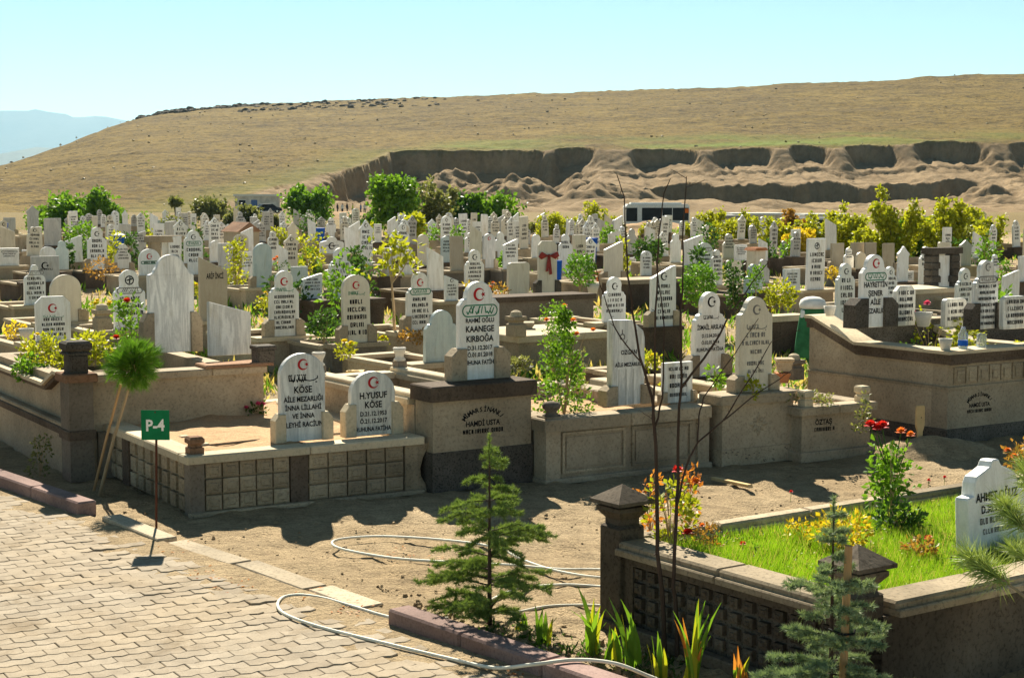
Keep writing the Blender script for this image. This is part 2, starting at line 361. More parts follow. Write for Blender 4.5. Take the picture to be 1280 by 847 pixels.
# ================================================================== GROUND
def vnoise(x, y, seed=0):
    """smooth value noise, numpy"""
    xi = np.floor(x).astype(np.int64); yi = np.floor(y).astype(np.int64); fx = x - xi; fy = y - yi
    def h(a, b):
        n = (a * 374761393 + b * 668265263 + seed * 1442695041) & 0x7fffffff
        n = ((n ^ (n >> 13)) * 1274126177) & 0x7fffffff
        return ((n ^ (n >> 16)) & 0xffff) / 65535.0
    fx = fx * fx * (3 - 2 * fx); fy = fy * fy * (3 - 2 * fy)
    return (h(xi, yi) * (1 - fx) + h(xi + 1, yi) * fx) * (1 - fy) + (h(xi, yi + 1) * (1 - fx) + h(xi + 1, yi + 1) * fx) * fy
def fbm(x, y, seed=0, o=4):
    t = np.zeros_like(x); a = .5
    for i in range(o): t += a * (vnoise(x * 2 ** i, y * 2 ** i, seed + i) - .5); a *= .5
    return t
def grid_mesh(name, X, Y, Z, mat, attrs=None, smooth=True):
    ny, nx = X.shape; v = np.stack([X, Y, Z], -1).reshape(-1, 3)
    i = np.arange(ny * nx).reshape(ny, nx); q = np.stack([i[:-1, :-1], i[:-1, 1:], i[1:, 1:], i[1:, :-1]], -1).reshape(-1, 4)
    me = bpy.data.meshes.new(name); me.vertices.add(len(v)); me.vertices.foreach_set('co', v.astype(np.float32).ravel())
    me.loops.add(q.size); me.loops.foreach_set('vertex_index', q.ravel().astype(np.int32))
    me.polygons.add(len(q)); me.polygons.foreach_set('loop_start', np.arange(0, q.size, 4, dtype=np.int32)); me.polygons.foreach_set('loop_total', np.full(len(q), 4, dtype=np.int32))
    me.update(calc_edges=True); me.validate()
    if smooth: me.polygons.foreach_set('use_smooth', [True] * len(me.polygons))
    for k, a in (attrs or {}).items():
        at_ = me.attributes.new(k, 'FLOAT', 'POINT'); at_.data.foreach_set('value', a.astype(np.float32).ravel())
    me.materials.append(M[mat]); return link(name, me)

# kerb line: road edge on the ground
KA = gp(0, 612); KB = gp(660, 847)
KD = (KB - KA).normalized(); KN = Vector((-KD.y, KD.x, 0))      # KN points away from the road (right/back)
KANG = math.atan2(KD.y, KD.x)

m, nt, b, o = nodes('dirt'); p = pos(nt)
n1 = noise(nt, p, 0.5, 5, 0.6); n2 = noise(nt, p, 5, 6, 0.65); n3 = noise(nt, p, 45, 4, 0.7); n4 = noise(nt, pos(nt, (2, 9, 2)), 2.5, 4, 0.6, 0.6)
c = mixc(nt, ramp(nt, n1, [(0.35, 0.0), (0.65, 1.0)]), (0.40, 0.295, 0.175), (0.49, 0.375, 0.235))
c = mixc(nt, 1.0, c, ramp(nt, n2, [(0.3, 0.72), (0.6, 1.05)]), 'MULTIPLY')
c = mixc(nt, 1.0, c, ramp(nt, n4, [(0.35, 0.8), (0.55, 1.0)]), 'MULTIPLY')
c = mixc(nt, 1.0, c, ramp(nt, n3, [(0.32, 0.6), (0.5, 1.0), (0.75, 1.15)]), 'MULTIPLY')
af = N(nt, 'ShaderNodeAttribute', attribute_name='dry')
c = mixc(nt, af.outputs['Fac'], c, mixc(nt, n2, (.12, .09, .04), (.22, .165, .07)))
nt.links.new(c, b.inputs['Base Color']); b.inputs['Roughness'].default_value = 0.95
ad = nt.nodes.new('ShaderNodeMath'); ad.operation = 'ADD'; nt.links.new(n2, ad.inputs[0]); nt.links.new(n3, ad.inputs[1]); bump(nt, b, ad.outputs[0], 0.9, 0.045)
far = [60, 200, 800, 3000, 9000, 40000]
xs = np.concatenate([-np.array(far[::-1]) - 20, np.arange(-50, -14, 6.), np.arange(-14, -6, .5), np.arange(-6, 6.01, .08), np.arange(6.5, 14, .5), np.arange(14, 110, 4.), np.array(far) + 60])
ys = np.concatenate([[-40000, -3000, -100, -10, 0, 4], np.arange(7, 21, .08), np.arange(21.5, 36, 1), np.arange(40, 120, 8.), np.arange(120, 264, 4.), [300, 500, 2000, 9000, 40000]])
X, Y = np.meshgrid(xs, ys)
dist = (X - KA.x) * KN.x + (Y - KA.y) * KN.y
mask = np.clip((dist - .15) / .5, 0, 1) * np.clip((22 - Y) / 2, 0, 1) * np.clip((Y - 7) / 1, 0, 1) * np.clip((6.5 - np.abs(X)) / 1, 0, 1)
Z = mask * (fbm(X * 1.3, Y * 1.3, 3) * .10 + fbm(X * 5, Y * 9, 8) * .085)
def dip(x, y):
    def s(a, b_, t): t = np.clip((t - a) / (b_ - a), 0, 1); return t * t * (3 - 2 * t)
    return -1.4 * s(118, 145, y) * (1 - s(222, 246, y)) * s(3, 12, x) * (1 - s(80, 96, x))
Z = Z + dip(X, Y)
dryness = np.clip((Y - 100) / 30, 0, 1) * np.where((X > -25) & (Y < 262), .9, 1.0)
tag(grid_mesh('ground', X, Y, Z, 'dirt', {'dry': dryness}), kind='structure')

# ---- loose stones and clods on the dirt
mb = MB(); q = random.Random(4)
def clod(mb, p, s, q):
    vs = []
    for k in range(4): a = k * math.pi / 2 + q.random(); vs.append((p[0] + s * math.cos(a) * q.uniform(.7, 1.2), p[1] + s * math.sin(a) * q.uniform(.7, 1.2), p[2] - s * .2))
    for k in range(4): a = k * math.pi / 2 + q.random(); vs.append((p[0] + .6 * s * math.cos(a), p[1] + .6 * s * math.sin(a), p[2] + s * q.uniform(.4, .75)))
    mb.add(vs, [(0, 1, 5, 4), (1, 2, 6, 5), (2, 3, 7, 6), (3, 0, 4, 7), (4, 5, 6, 7)])
for i in range(2200):
    pt = gp(q.uniform(100, 1250), q.uniform(560, 840))
    if (pt - KA).dot(KN) < .12: continue
    clod(mb, pt, q.choice((.004, .006, .008, .010, .014, .02)) * q.uniform(.6, 1.2), q)
for i in range(260):        # rubble behind the kerb under the planting
    s_ = q.random(); pt = gp(640 + 160 * q.random(), 0 + 800 + 30 * q.random()); pt = gp(520 + s_ * 330 + q.uniform(-20, 20), 762 + s_ * 75 + q.uniform(-16, 22))
    if (pt - KA).dot(KN) < .16: continue
    clod(mb, pt, q.uniform(.012, .042), q)
tag(mb.build('loose_stones', 'dirt'), 'loose stones and clods scattered over the dry sandy ground', 'stones', kind='stuff')

# ---- block paving
m, nt, b, o = nodes('paver'); p = pos(nt)
g = nt.nodes.new('ShaderNodeNewGeometry'); oi = nt.nodes.new('ShaderNodeObjectInfo'); ad = nt.nodes.new('ShaderNodeMath'); ad.operation = 'ADD'
nt.links.new(g.outputs['Random Per Island'], ad.inputs[0]); nt.links.new(oi.outputs['Random'], ad.inputs[1])
fr = nt.nodes.new('ShaderNodeMath'); fr.operation = 'FRACT'; nt.links.new(ad.outputs[0], fr.inputs[0])
n2 = noise(nt, p, 6, 5, 0.6); n3 = noise(nt, p, 90, 3, 0.7); n1 = noise(nt, p, 0.8, 4, 0.6, .4)
c = mixc(nt, fr.outputs[0], (0.29, 0.24, 0.182), (0.375, 0.318, 0.246))
c = mixc(nt, ramp(nt, n1, [(0.42, 0.0), (0.66, 0.7)]), c, (0.37, 0.295, 0.205))
c = mixc(nt, 1.0, c, ramp(nt, noise(nt, p, 1.7, 5, .7, .8), [(0.32, (.72, .68, .62)), (0.47, (1, 1, 1))]), 'MULTIPLY')
c = mixc(nt, 1.0, c, ramp(nt, n2, [(0.3, 0.8), (0.6, 1.04)]), 'MULTIPLY'); c = mixc(nt, 1.0, c, ramp(nt, n3, [(0.3, 0.78), (0.55, 1.0)]), 'MULTIPLY')
nt.links.new(c, b.inputs['Base Color']); b.inputs['Roughness'].default_value = 0.88; bump(nt, b, n3, 0.4, 0.004)
stone('joint_sand', (0.22, 0.17, 0.105), (0.34, 0.265, 0.17), 0.4)
rb = MB(); E = 60
P0 = KA - KD * E; P1 = KA + KD * E
rb.add([tuple(P0 - KN * 30 + Vector((0, 0, .013))), tuple(P1 - KN * 30 + Vector((0, 0, .013))), tuple(P1 + Vector((0, 0, .013))), tuple(P0 + Vector((0, 0, .013)))], [(0, 1, 2, 3)])
road = tag(rb.build('paved_road', 'joint_sand'), kind='structure')
PL, PW, PA = .208, .118, R(31)
def paver_mesh():
    a = .0105; k = 4; gapx = .0019
    def z(x): t = (x / (PL / 2)) % 1.0; return a * (4 * abs(t - .5) - 1)
    xs_ = [gapx] + [PL * i / 8 for i in range(1, 8)] + [PL - gapx]
    low = [(x, z(x) + gapx) for x in xs_]; up = [(x, z(x) + PW - gapx) for x in reversed(xs_)]
    poly = low + up; n = len(poly); cx, cy = PL / 2, PW / 2
    v = [(x - cx, y - cy, 0) for x, y in poly] + [(x - cx, y - cy, .012) for x, y in poly]
    v += [((x - cx) * (1 - .004 / PL * 2), (y - cy) * (1 - .004 / PW * 2), .0155) for x, y in poly]
    f = [(i, (i + 1) % n, n + (i + 1) % n, n + i) for i in range(n)] + [(n + i, n + (i + 1) % n, 2 * n + (i + 1) % n, 2 * n + i) for i in range(n)] + [tuple(range(2 * n, 3 * n))]
    return v, f
pv, pf = paver_mesh(); pme = bpy.data.meshes.new('paver'); pme.from_pydata(pv, [], pf); pme.materials.append(M['paver']); pme.update()
pu = Vector((math.cos(PA), math.sin(PA), 0)); pw = Vector((-math.sin(PA), math.cos(PA), 0)); cand = []
O0 = gp(200, 760)
for i in range(-70, 70):
    for j in range(-80, 80):
        pt = O0 + pu * (PL * (i + (.5 if j % 2 else 0))) + pw * (PW * j)
        dk = (pt - KA).dot(KN)
        if dk > -.1: continue
        if pt.y < 6.5: continue
        x_, y_ = proj(pt)
        if x_ < -350 or y_ > 1050 or y_ < 540 or pt.x > 3: continue
        cand.append((pt, x_, y_, dk))
inv = sorted([c_ for c_ in cand if -15 < c_[1] < 1290 and c_[2] < 856], key=lambda c_: c_[0].y)
near = set(id(c_) for c_ in inv[:300]); mbp = MB(); q = random.Random(11)
for c_ in cand:
    pt, x_, y_, dk = c_
    wob = 1.0 + 3.5 * max(0, 1 - abs(dk + .35) / .7) * (1 if -3.2 < pt.x < -.4 else .35)
    zz = .0045 + q.uniform(-.0025, .003) * wob * .55; rx = q.gauss(0, .007) * wob; ry = q.gauss(0, .007) * wob; rz = PA + q.gauss(0, .008) * wob
    loc = (pt.x + q.gauss(0, .002), pt.y + q.gauss(0, .002), zz)
    if id(c_) in near:
        o = link('paver', pme, road); o.location = loc; o.rotation_euler = (rx, ry, rz)
    else:
        mbp.add(pv, pf, Matrix.Translation(loc) @ Matrix.Rotation(rz, 4, 'Z') @ Matrix.Rotation(rx, 4, 'X') @ Matrix.Rotation(ry, 4, 'Y'))
tag(mbp.build('far_pavers', 'paver', road), kind='stuff')

# ---- sand washed over the paving edge
ss, tt = np.meshgrid(np.linspace(0, 9.5, 150), np.linspace(-.75, .06, 26)); bx = KA + KD * -1.0
Xs = bx.x + KD.x * ss + KN.x * tt; Ys_ = bx.y + KD.y * ss + KN.y * tt
Zs_ = .0125 + .022 * np.clip((tt + .75) / .8, 0, 1) ** 1.5 * (.55 + 1.6 * fbm(ss * 1.1, tt * 2.5, 12) + .8 * fbm(ss * 6, tt * 6, 13)) - .008 * np.clip((-.45 - tt) / .3, 0, 1)
tag(grid_mesh('sand_drift', Xs, Ys_, Zs_, 'dirt'), kind='structure')
# ---- kerbs
def kerb_piece(parent, s0, s1, w, h, mat, off=0.0, dz=0.0, yaw=0.0, name='kerb_stone', sink=0.02, tilt=0.0):
    mb = MB(); L = s1 - s0
    mb.box(-L / 2 + .004, L / 2 - .004, 0, w, -sink, h, b=.014 if h > .06 else .008)
    o = mb.build(name, mat, parent); p = KA + KD * ((s0 + s1) / 2) + KN * off
    o.location = (p.x, p.y, dz); o.rotation_euler = (0, tilt, KANG + yaw); return o
def sk(px, py): return (gp(px, py) - KA).dot(KD)
kl = tag(thing('kerb', None, None), kind='structure')
s_end = sk(112, 645); s = s_end
for k in range(9): kerb_piece(kl, s - .98, s, .17, .13, 'kerb_mauve', off=0.0); s -= .98
kc = tag(thing('concrete_edging', None, None), kind='structure')
e0, e1, e2, e3 = sk(120, 655), sk(196, 682), sk(262, 712), sk(352, 752)
kerb_piece(kc, e0, e1 - .02, .17, .055, 'kerb_concrete', off=.03, yaw=-.03, name='edging_slab', tilt=.015)
kerb_piece(kc, e1 + .02, e2, .20, .022, 'kerb_concrete', off=.06, yaw=.03, name='edging_slab')
kerb_piece(kc, e2 + .01, e3 - .15, .20, .02, 'kerb_concrete', off=.10, yaw=-.02, name='edging_slab')
kerb_piece(kc, e3 - .14, e3 + .5, .20, .014, 'kerb_concrete', off=.12, yaw=-.02, name='edging_slab')
kr = tag(thing('kerb', None, None), kind='structure')
s = sk(481, 783)
for k in range(8): kerb_piece(kr, s, s + .74, .17, .115, 'kerb_mauve', off=.02); s += .74

# ================================================================== HILL WITH THE QUARRY
skx = np.array([-900, -400, -150, 0, 60, 100, 165, 200, 230, 330, 480, 640, 860, 1060, 1280, 1500, 2400])
sky_ = np.array([246, 244, 240, 221, 197, 181, 157, 144, 138, 130, 124, 118, 112, 103, 92, 84, 70])
def Zs(Xv): return 2.7 + (245 - np.interp(640 + Xv * 2000 / 700, skx, sky_)) * .35
def sst(a, b_, x): t = np.clip((x - a) / (b_ - a), 0, 1); return t * t * (3 - 2 * t)
def h0(X, Y):
    t = np.clip((Y - 255) / 445, 0, 1); g = t ** 1.22
    return Zs(X) * g * (.53 + .47 * sst(-60, 25, X + .27 * Y)) - np.clip(Y - 700, 0, 999) * .16
def sst(a, b_, x): t = np.clip((x - a) / (b_ - a), 0, 1); return t * t * (3 - 2 * t)
xs = np.concatenate([np.arange(-420, -110, 3), np.arange(-110, 160, .62), np.arange(160, 420, 3.)])
ys = np.concatenate([np.arange(252, 285, 2.), np.arange(285, 442, .7), np.arange(442, 560, 1.8), np.arange(560, 760, 2.5)])
X, Y = np.meshgrid(xs, ys)
Zn = h0(X, Y) + fbm(X * .05, Y * .05, 5) * 2.0 * np.clip((Y - 270) / 60, 0, 1) + fbm(X * .45, Y * .45, 6) * .75 * np.clip((Y - 262) / 20, 0, 1)
wob = fbm(X * .035, X * 0 + 3.3, 21) * 22 + fbm(X * .3, X * 0 + 1.7, 22) * 3.5
edge = 431 + wob
left = -33 - sst(300, 420, 420 - (Y - 300)) * 10 + fbm(Y * .08, Y * 0, 23) * 6 - (424 - Y) * .05
d = np.minimum(edge - Y, (X - left) * 1.0)
segs = [(-40, 9), (11, 22.5), (31, 50), (53, 69.5), (74.5, 85), (89, 105), (108.5, 127), (133, 150), (156, 190)]
wX = np.zeros_like(X)
for a, b_ in segs[1:]: edge = edge + 5.5 * np.clip(1 - ((X - (a + b_) / 2) / ((b_ - a) / 2 + .8)) ** 2, 0, 1) * (.6 + .8 * ((a * 7.3) % 1))
d = np.minimum(edge - Y, (X - left) * 1.0)
for a, b_ in segs: ja = fbm(Y * .35, X * .1, 91) * 3; wX = np.maximum(wX, sst(a - .2 + ja, a + 2.4 + ja, X) * (1 - sst(b_ - 2.4 - ja, b_ + .2 - ja, X)))
top = h0(X, np.clip(Y + d, 0, 700)) + 0
top = np.where(edge - Y < (X - left), h0(X, edge), h0(left + 0 * X, Y))
hs = np.where(X < 9, 6.5, 3.6 + 2.2 * vnoise(X * .09, X * 0, 31) + 1.2 * fbm(X * .6, X * 0 + 2, 33))
scarp = np.where(d < 1.3, d / 1.3, 1.0) * hs
cone = np.minimum(d * .40, hs)
drop = scarp * wX + cone * (1 - wX)
body = top - drop - np.clip(d - 1.5, 0, 60) * .17
led = sst(0, 1.0, d - 13 - 2 * vnoise(X * .05, X * 0, 40)) * .7
low2 = sst(0, 1.6, d - 30 - 3 * vnoise(X * .04, X * 0, 41)) * (sst(22, 30, X) * (1 - sst(112, 120, X))) * 7.0
Zq = body - led - low2
Zq = np.where(X < 25, Zq - np.clip(d - 3, 0, 14) * .5 * (1 - sst(5, 25, X)), Zq)
rough = fbm(X * .16, Y * .16, 50) * 3.2 + fbm(X * .6, Y * .6, 51) * 1.1
rough = rough * (0.42 + .7 * (1 - sst(6, 30, X)) + .6 * sst(118, 128, X))
rid = (1 - np.abs(2 * vnoise(X * .09, Y * .07, 61) - 1)) * 2.6 + (1 - np.abs(2 * vnoise(X * .27, Y * .2, 62) - 1)) * 1.6
def mound(cx, cy, rx, ry, h): return h * np.exp(-((X - cx) / rx) ** 2 - ((Y - cy) / ry) ** 2)
heap = mound(-12, 375, 9, 9, 8) + mound(2, 360, 9, 8, 6) + mound(16, 372, 7, 9, 6.5) + mound(-22, 352, 7, 7, 4) + mound(25, 350, 8, 7, 4) + mound(112, 380, 10, 12, 7) + mound(128, 362, 9, 9, 6) + mound(48, 368, 7, 5, 2.2) + mound(62, 364, 8, 5, 2.5) + mound(34, 352, 8, 5, 2.0)
Zq = np.maximum(Zq, -.6) + rough * np.clip(d - 2, 0, 6) / 6 * np.clip((Y - 315) / 30, 0, 1) + rid * sst(-36, -26, X) * (1 - sst(14, 34, X)) * sst(325, 345, Y) * (1 - sst(385, 412, Y)) + .8 * heap * (1 + .8 * fbm(X * .3, Y * .3, 60))
Zq = Zq + sst(258, 276, Y) * (1 - sst(345, 365, Y)) * np.clip(d, 0, 8) / 8 * np.clip(fbm(X * .06, Y * .05, 70) + .22, 0, 1) * 6.0 + sst(258, 270, Y) * fbm(X * .5, Y * .5, 72) * .8
inq = d > 0
Zf = np.where(inq, np.minimum(Zq, Zn + 3), Zn)
Zf = Zf * sst(252, 260, Y) - .35
earth = np.where(inq, 1.0, np.clip(1 - (-d) / 3.0, 0, 1) * .5)
green = sst(-60, -8, d) * (1 - inq) * sst(-30, -10, X) * np.clip(1.7 * vnoise(X * .05, Y * .09, 77) - .35, 0, 1) * (1 - .5 * sst(70, 140, X))
green = np.maximum(green, sst(-24, -3, d) * (1 - inq) * (X < 20) * .3)
m, nt, b, o = nodes('hill'); p = pos(nt)
ae = N(nt, 'ShaderNodeAttribute', attribute_name='earth'); ag = N(nt, 'ShaderNodeAttribute', attribute_name='green')
n1 = noise(nt, p, .018, 6, .62, .5); n2 = noise(nt, p, .5, 6, .75); n3 = noise(nt, p, .11, 5, .65, .4); n5 = noise(nt, p, 1.3, 4, .75); n6 = noise(nt, pos(nt, (1, 3.5, 1)), .05, 5, .7, .3)
gr = mixc(nt, ramp(nt, n1, [(.35, 0.), (.65, 1.)]), (.195, .132, .032), (.130, .086, .024))
gr = mixc(nt, 1.0, gr, ramp(nt, n2, [(.36, .30), (.52, .95), (.68, 1.25)]), 'MULTIPLY')
gr = mixc(nt, 1.0, gr, ramp(nt, n5, [(.34, .45), (.54, 1.05)]), 'MULTIPLY')
gr = mixc(nt, ramp(nt, n3, [(.50, 0.), (.66, .6)]), gr, (.21, .148, .04))
gr = mixc(nt, 1.0, gr, ramp(nt, n6, [(.36, .62), (.52, 1.0)]), 'MULTIPLY')
gr = mixc(nt, ag.outputs['Fac'], gr, mixc(nt, n2, (.07, .10, .012), (.17, .21, .035)))
e1 = mixc(nt, ramp(nt, n3, [(.35, 0.), (.65, 1.)]), (.215, .148, .080), (.30, .215, .125)); e1 = mixc(nt, 1.0, e1, ramp(nt, n2, [(.3, .75), (.6, 1.05)]), 'MULTIPLY')
c = mixc(nt, ae.outputs['Fac'], gr, e1); nt.links.new(c, b.inputs['Base Color']); b.inputs['Roughness'].default_value = .95; bump(nt, b, n2, .8, .5)
tag(grid_mesh('hill', X, Y, Zf, 'hill', {'earth': earth, 'green': green}), kind='structure')
# rocks along the brow and scattered on the slope
def hz(x, y):
    j = np.clip(np.searchsorted(xs, x), 1, len(xs) - 1); i = np.clip(np.searchsorted(ys, y), 1, len(ys) - 1); return float(Zf[i, j])
mb = MB(); q = random.Random(5)
def boulder(mb, p, s, q, fl=.6):
    n = 6; vs = []; ph = q.random()
    for k, (rr, z) in enumerate(((1, -.3), (1.05, .2), (.75, .65), (.3, .85))):
        for i in range(n): a = 2 * math.pi * (i / n) + ph; e = q.uniform(.75, 1.2); vs.append((p[0] + s * rr * e * math.cos(a), p[1] + s * rr * e * math.sin(a), p[2] + s * z * fl * q.uniform(.85, 1.15)))
    fs = [(k * n + i, k * n + (i + 1) % n, (k + 1) * n + (i + 1) % n, (k + 1) * n + i) for k in range(3) for i in range(n)] + [tuple(range(3 * n, 4 * n))]
    mb.add(vs, fs)
for i in range(520):
    px = q.choice((q.uniform(175, 340), q.uniform(200, 500), q.uniform(270, 560))); x = (px - 640) * .35
    y = q.uniform(640, 699) if px > 330 else q.uniform(680, 700)
    boulder(mb, (x, y, hz(x, y) - .25), q.choice((.4, .6, .8, 1.1, 1.6)) * q.uniform(.7, 1.2), q, q.uniform(.35, .8))
for i in range(70):
    x = q.uniform(-240, 260); y = q.uniform(300, 690)
    if Zf[np.clip(np.searchsorted(ys, y), 1, len(ys) - 1), 0] is None: continue
    boulder(mb, (x, y, hz(x, y) - .1), q.uniform(.2, .6), q, .7)
tag(mb.build('hill_rocks', 'rock_dark'), 'dark rocks along the brow and scattered over the dry hillside', 'rocks', kind='stuff')
leaf('hill_tuft', (.13, .092, .02), (.19, .135, .03), .2)
# dry grass and low shrubs on the hillside
mb = MB(); q = random.Random(15)
for i in range(500):
    x = q.uniform(-250, 290); y = q.uniform(275, 699); z = hz(x, y)
    if x > -40 and y < 433: continue
    s = q.uniform(.15, .4); boulder(mb, (x, y, z - .02), s, q, q.uniform(.7, 1.3)); continue
    for k in range(3):
        a = q.uniform(0, 6.28); e = q.uniform(.5, 1); dx, dy = s * math.cos(a), s * math.sin(a)
        mb.add([(x - dx, y - dy, z - .15), (x + dx, y + dy, z - .15), (x + dx * .7 + q.uniform(-.2, .2), y + dy * .7, z + s * e), (x - dx * .7, y - dy * .7, z + s * e * q.uniform(.6, 1.1))], [(0, 1, 2, 3)])
tag(mb.build('dry_tufts', 'hill_tuft'), 'dry yellow grass tufts covering the hillside', 'grass', kind='stuff')
# far mountains
stone('mountain', (.07, .10, .10), (.13, .15, .13), 0.1, sc=.0004)
def ridge(name, Yd, pts, zs=1.0, depth=2500):
    px = np.arange(-900, 1000, 12.); X1 = (px - 640) * Yd / 2000
    zz = 2.7 + (245 - np.interp(px, [a for a, b_ in pts], [b_ for a, b_ in pts])) * Yd / 2000
    zz = zz + fbm(px * .02, px * 0 + 9, 3) * .012 * Yd; rows = []
    for t in np.linspace(0, 1, 10): rows.append((X1 + fbm(px * .05, px * 0 + t * 4, 5) * Yd * .01, np.full_like(X1, Yd - depth * (1 - t)), zz * t ** .8 * (1 + .25 * (1 - t) * fbm(px * .06, px * 0 + t * 9, 8))))
    tag(grid_mesh(name, np.array([r[0] for r in rows]), np.array([r[1] for r in rows]), np.array([r[2] for r in rows]), 'mountain'), kind='structure')
ridge('mountains', 19000, [(-900, 150), (-300, 144), (-60, 138), (20, 139), (70, 146), (160, 151), (300, 165), (500, 200), (1000, 240)])
ridge('foothills', 9000, [(-900, 185), (-200, 196), (0, 192), (60, 189), (110, 190), (200, 200), (500, 225), (1000, 240)])

# ================================================================== HEADSTONES (builder)
def arc(cx, cz, r, a0, a1, n): return [(cx + r * math.cos(R(a0 + (a1 - a0) * i / n)), cz + r * math.sin(R(a0 + (a1 - a0) * i / n))) for i in range(n + 1)]
def mirror(half):      # half: right side from bottom to top centre
    return half + [(-x, z) for x, z in reversed(half) if abs(x) > 1e-6]
def outline(shape, w, h):
    a = w / 2
    if shape == 'arch':
        rr = min(a * .92, h * .4); return mirror([(a, 0)] + [(a * math.cos(R(t)), h - rr + rr * math.sin(R(t))) for t in range(0, 91, 10)])
    if shape == 'head':
        r = a * .60; s = h - r * 2.05
        return mirror([(a, 0), (a, s - .10 * w), (a * .96, s - .06 * w), (a * .86, s - .02 * w), (a * .80, s + .05 * w), (r * .98, s + .09 * w)] + arc(0, h - r, r, -18, 90, 9))
    if shape == 'bighead':
        r = a * .62; s = h - r * 1.45
        return mirror([(a, 0), (a, s), (a * .97, s + .03 * w)] + arc(a * .97, s + .15 * w, .12 * w, 270, 190, 4) + arc(0, h - r, r, 12, 90, 8))
    if shape == 'step':
        r = a * .66; s = h - r * 1.15
        return mirror([(a, 0), (a, s - .12 * w), (a * .86, s - .04 * w), (a * .80, s), (r, s + .01)] + arc(0, h - r, r, 8, 90, 8))
    if shape == 'ogee':
        return mirror([(a, 0), (a, h * .62), (a * .97, h * .645), (a * .78, h * .66), (a * .76, h * .72), (a * .74, h * .79), (a * .66, h * .85), (a * .42, h * .89), (a * .2, h * .93), (a * .13, h * .985), (a * .07, h), (0, h)])
    if shape == 'point':
        return mirror([(a * .86, 0), (a * .86, h * .70), (a, h * .74), (a * .98, h * .80), (a * .62, h * .86), (a * .32, h * .93), (a * .12, h * .985), (0, h)])
    if shape == 'cham': return mirror([(a, 0), (a, h - a * .38), (a * .62, h), (0, h)])
    if shape == 'round': return mirror([(a * .92, 0), (a, h * .1), (a, h - a * .28)] + [(a - a * .28 + a * .28 * math.cos(R(t)), h - a * .28 + a * .28 * math.sin(R(t))) for t in (20, 45, 70, 90)] + [(0, h)])
    if shape == 'slantl': return [(a, 0), (a, h * .78), (-a, h), (-a, 0)]
    if shape == 'slantr': return [(a, 0), (a, h), (a * .7, h * .99), (-a, h * .80), (-a, 0)]
    if shape == 'cut': return [(a, 0), (a, h * .78), (a * .9, h * .86), (a * .2, h * .99), (-a * .95, h), (-a, h * .98), (-a, 0)]
    if shape == 'wide': return mirror([(a, 0), (a, h * .62), (a * .9, h * .70), (a * .45, h * .78), (a * .3, h * .95), (a * .15, h), (0, h)])
    return [(a, 0), (a, h), (-a, h), (-a, 0)]
UA = R(34)
def stone_at(x0, x1, yt, yb, z, ang=UA):
    p = gp((x0 + x1) / 2, yb, z); k = F / p.y * (math.cos(ang) - math.sin(ang) * p.x / p.y)
    return p, (x1 - x0) / k, (yb - yt) * p.y / F
def post_mesh(w, d, h, side):
    mb = MB(); a = w
    poly = [(0, 0), (a, 0), (a, h), (a * .45, h), (0, h * .78)] if side < 0 else [(0, 0), (a, 0), (a, h * .78), (a * .55, h), (0, h)]
    return mb.slab(poly, 0, d, .008)
def headstone(label, p, ang, w, h, shape, mat='marble', t=.07, draw=None, posts=None, pmat='tuff_pale', lean=0.0, group=None, name='headstone'):
    """draw: list of (material, function(mb)) for marks on the front face"""
    r = thing(name, label, 'headstone', p, ang, group); r.rotation_euler = (lean, 0, ang)
    MB().slab(outline(shape, w, h), 0, t, .007).build('slab', mat, r)
    for nm, mt, fn in (draw or []):
        if isinstance(fn, list):
            for f1 in fn: mb = MB(); f1(mb); mb.build(nm, mt, r)
            continue
        mb = MB(); fn(mb)
        if mb.v:
            o_ = mb.build(nm, mt, r)
            if 'lettering' in nm or nm == 'groove': o_['kind'] = 'stuff'
    if posts:
        pw, ph, pd = posts
        o = post_mesh(pw, pd, ph, -1).build('side_post', pmat, r); o.location = (-w / 2 - pw * .62, -.035, 0)
        o = post_mesh(pw, pd, ph, 1).build('side_post', pmat, r); o.location = (w / 2 - pw * .38, -.035, 0)
    return r
def lines(spec, w):
    return [lambda mb, t=t, z=z, hh=hh: put_text(mb, t, 0, z, hh, w * .88) for t, z, hh in spec]

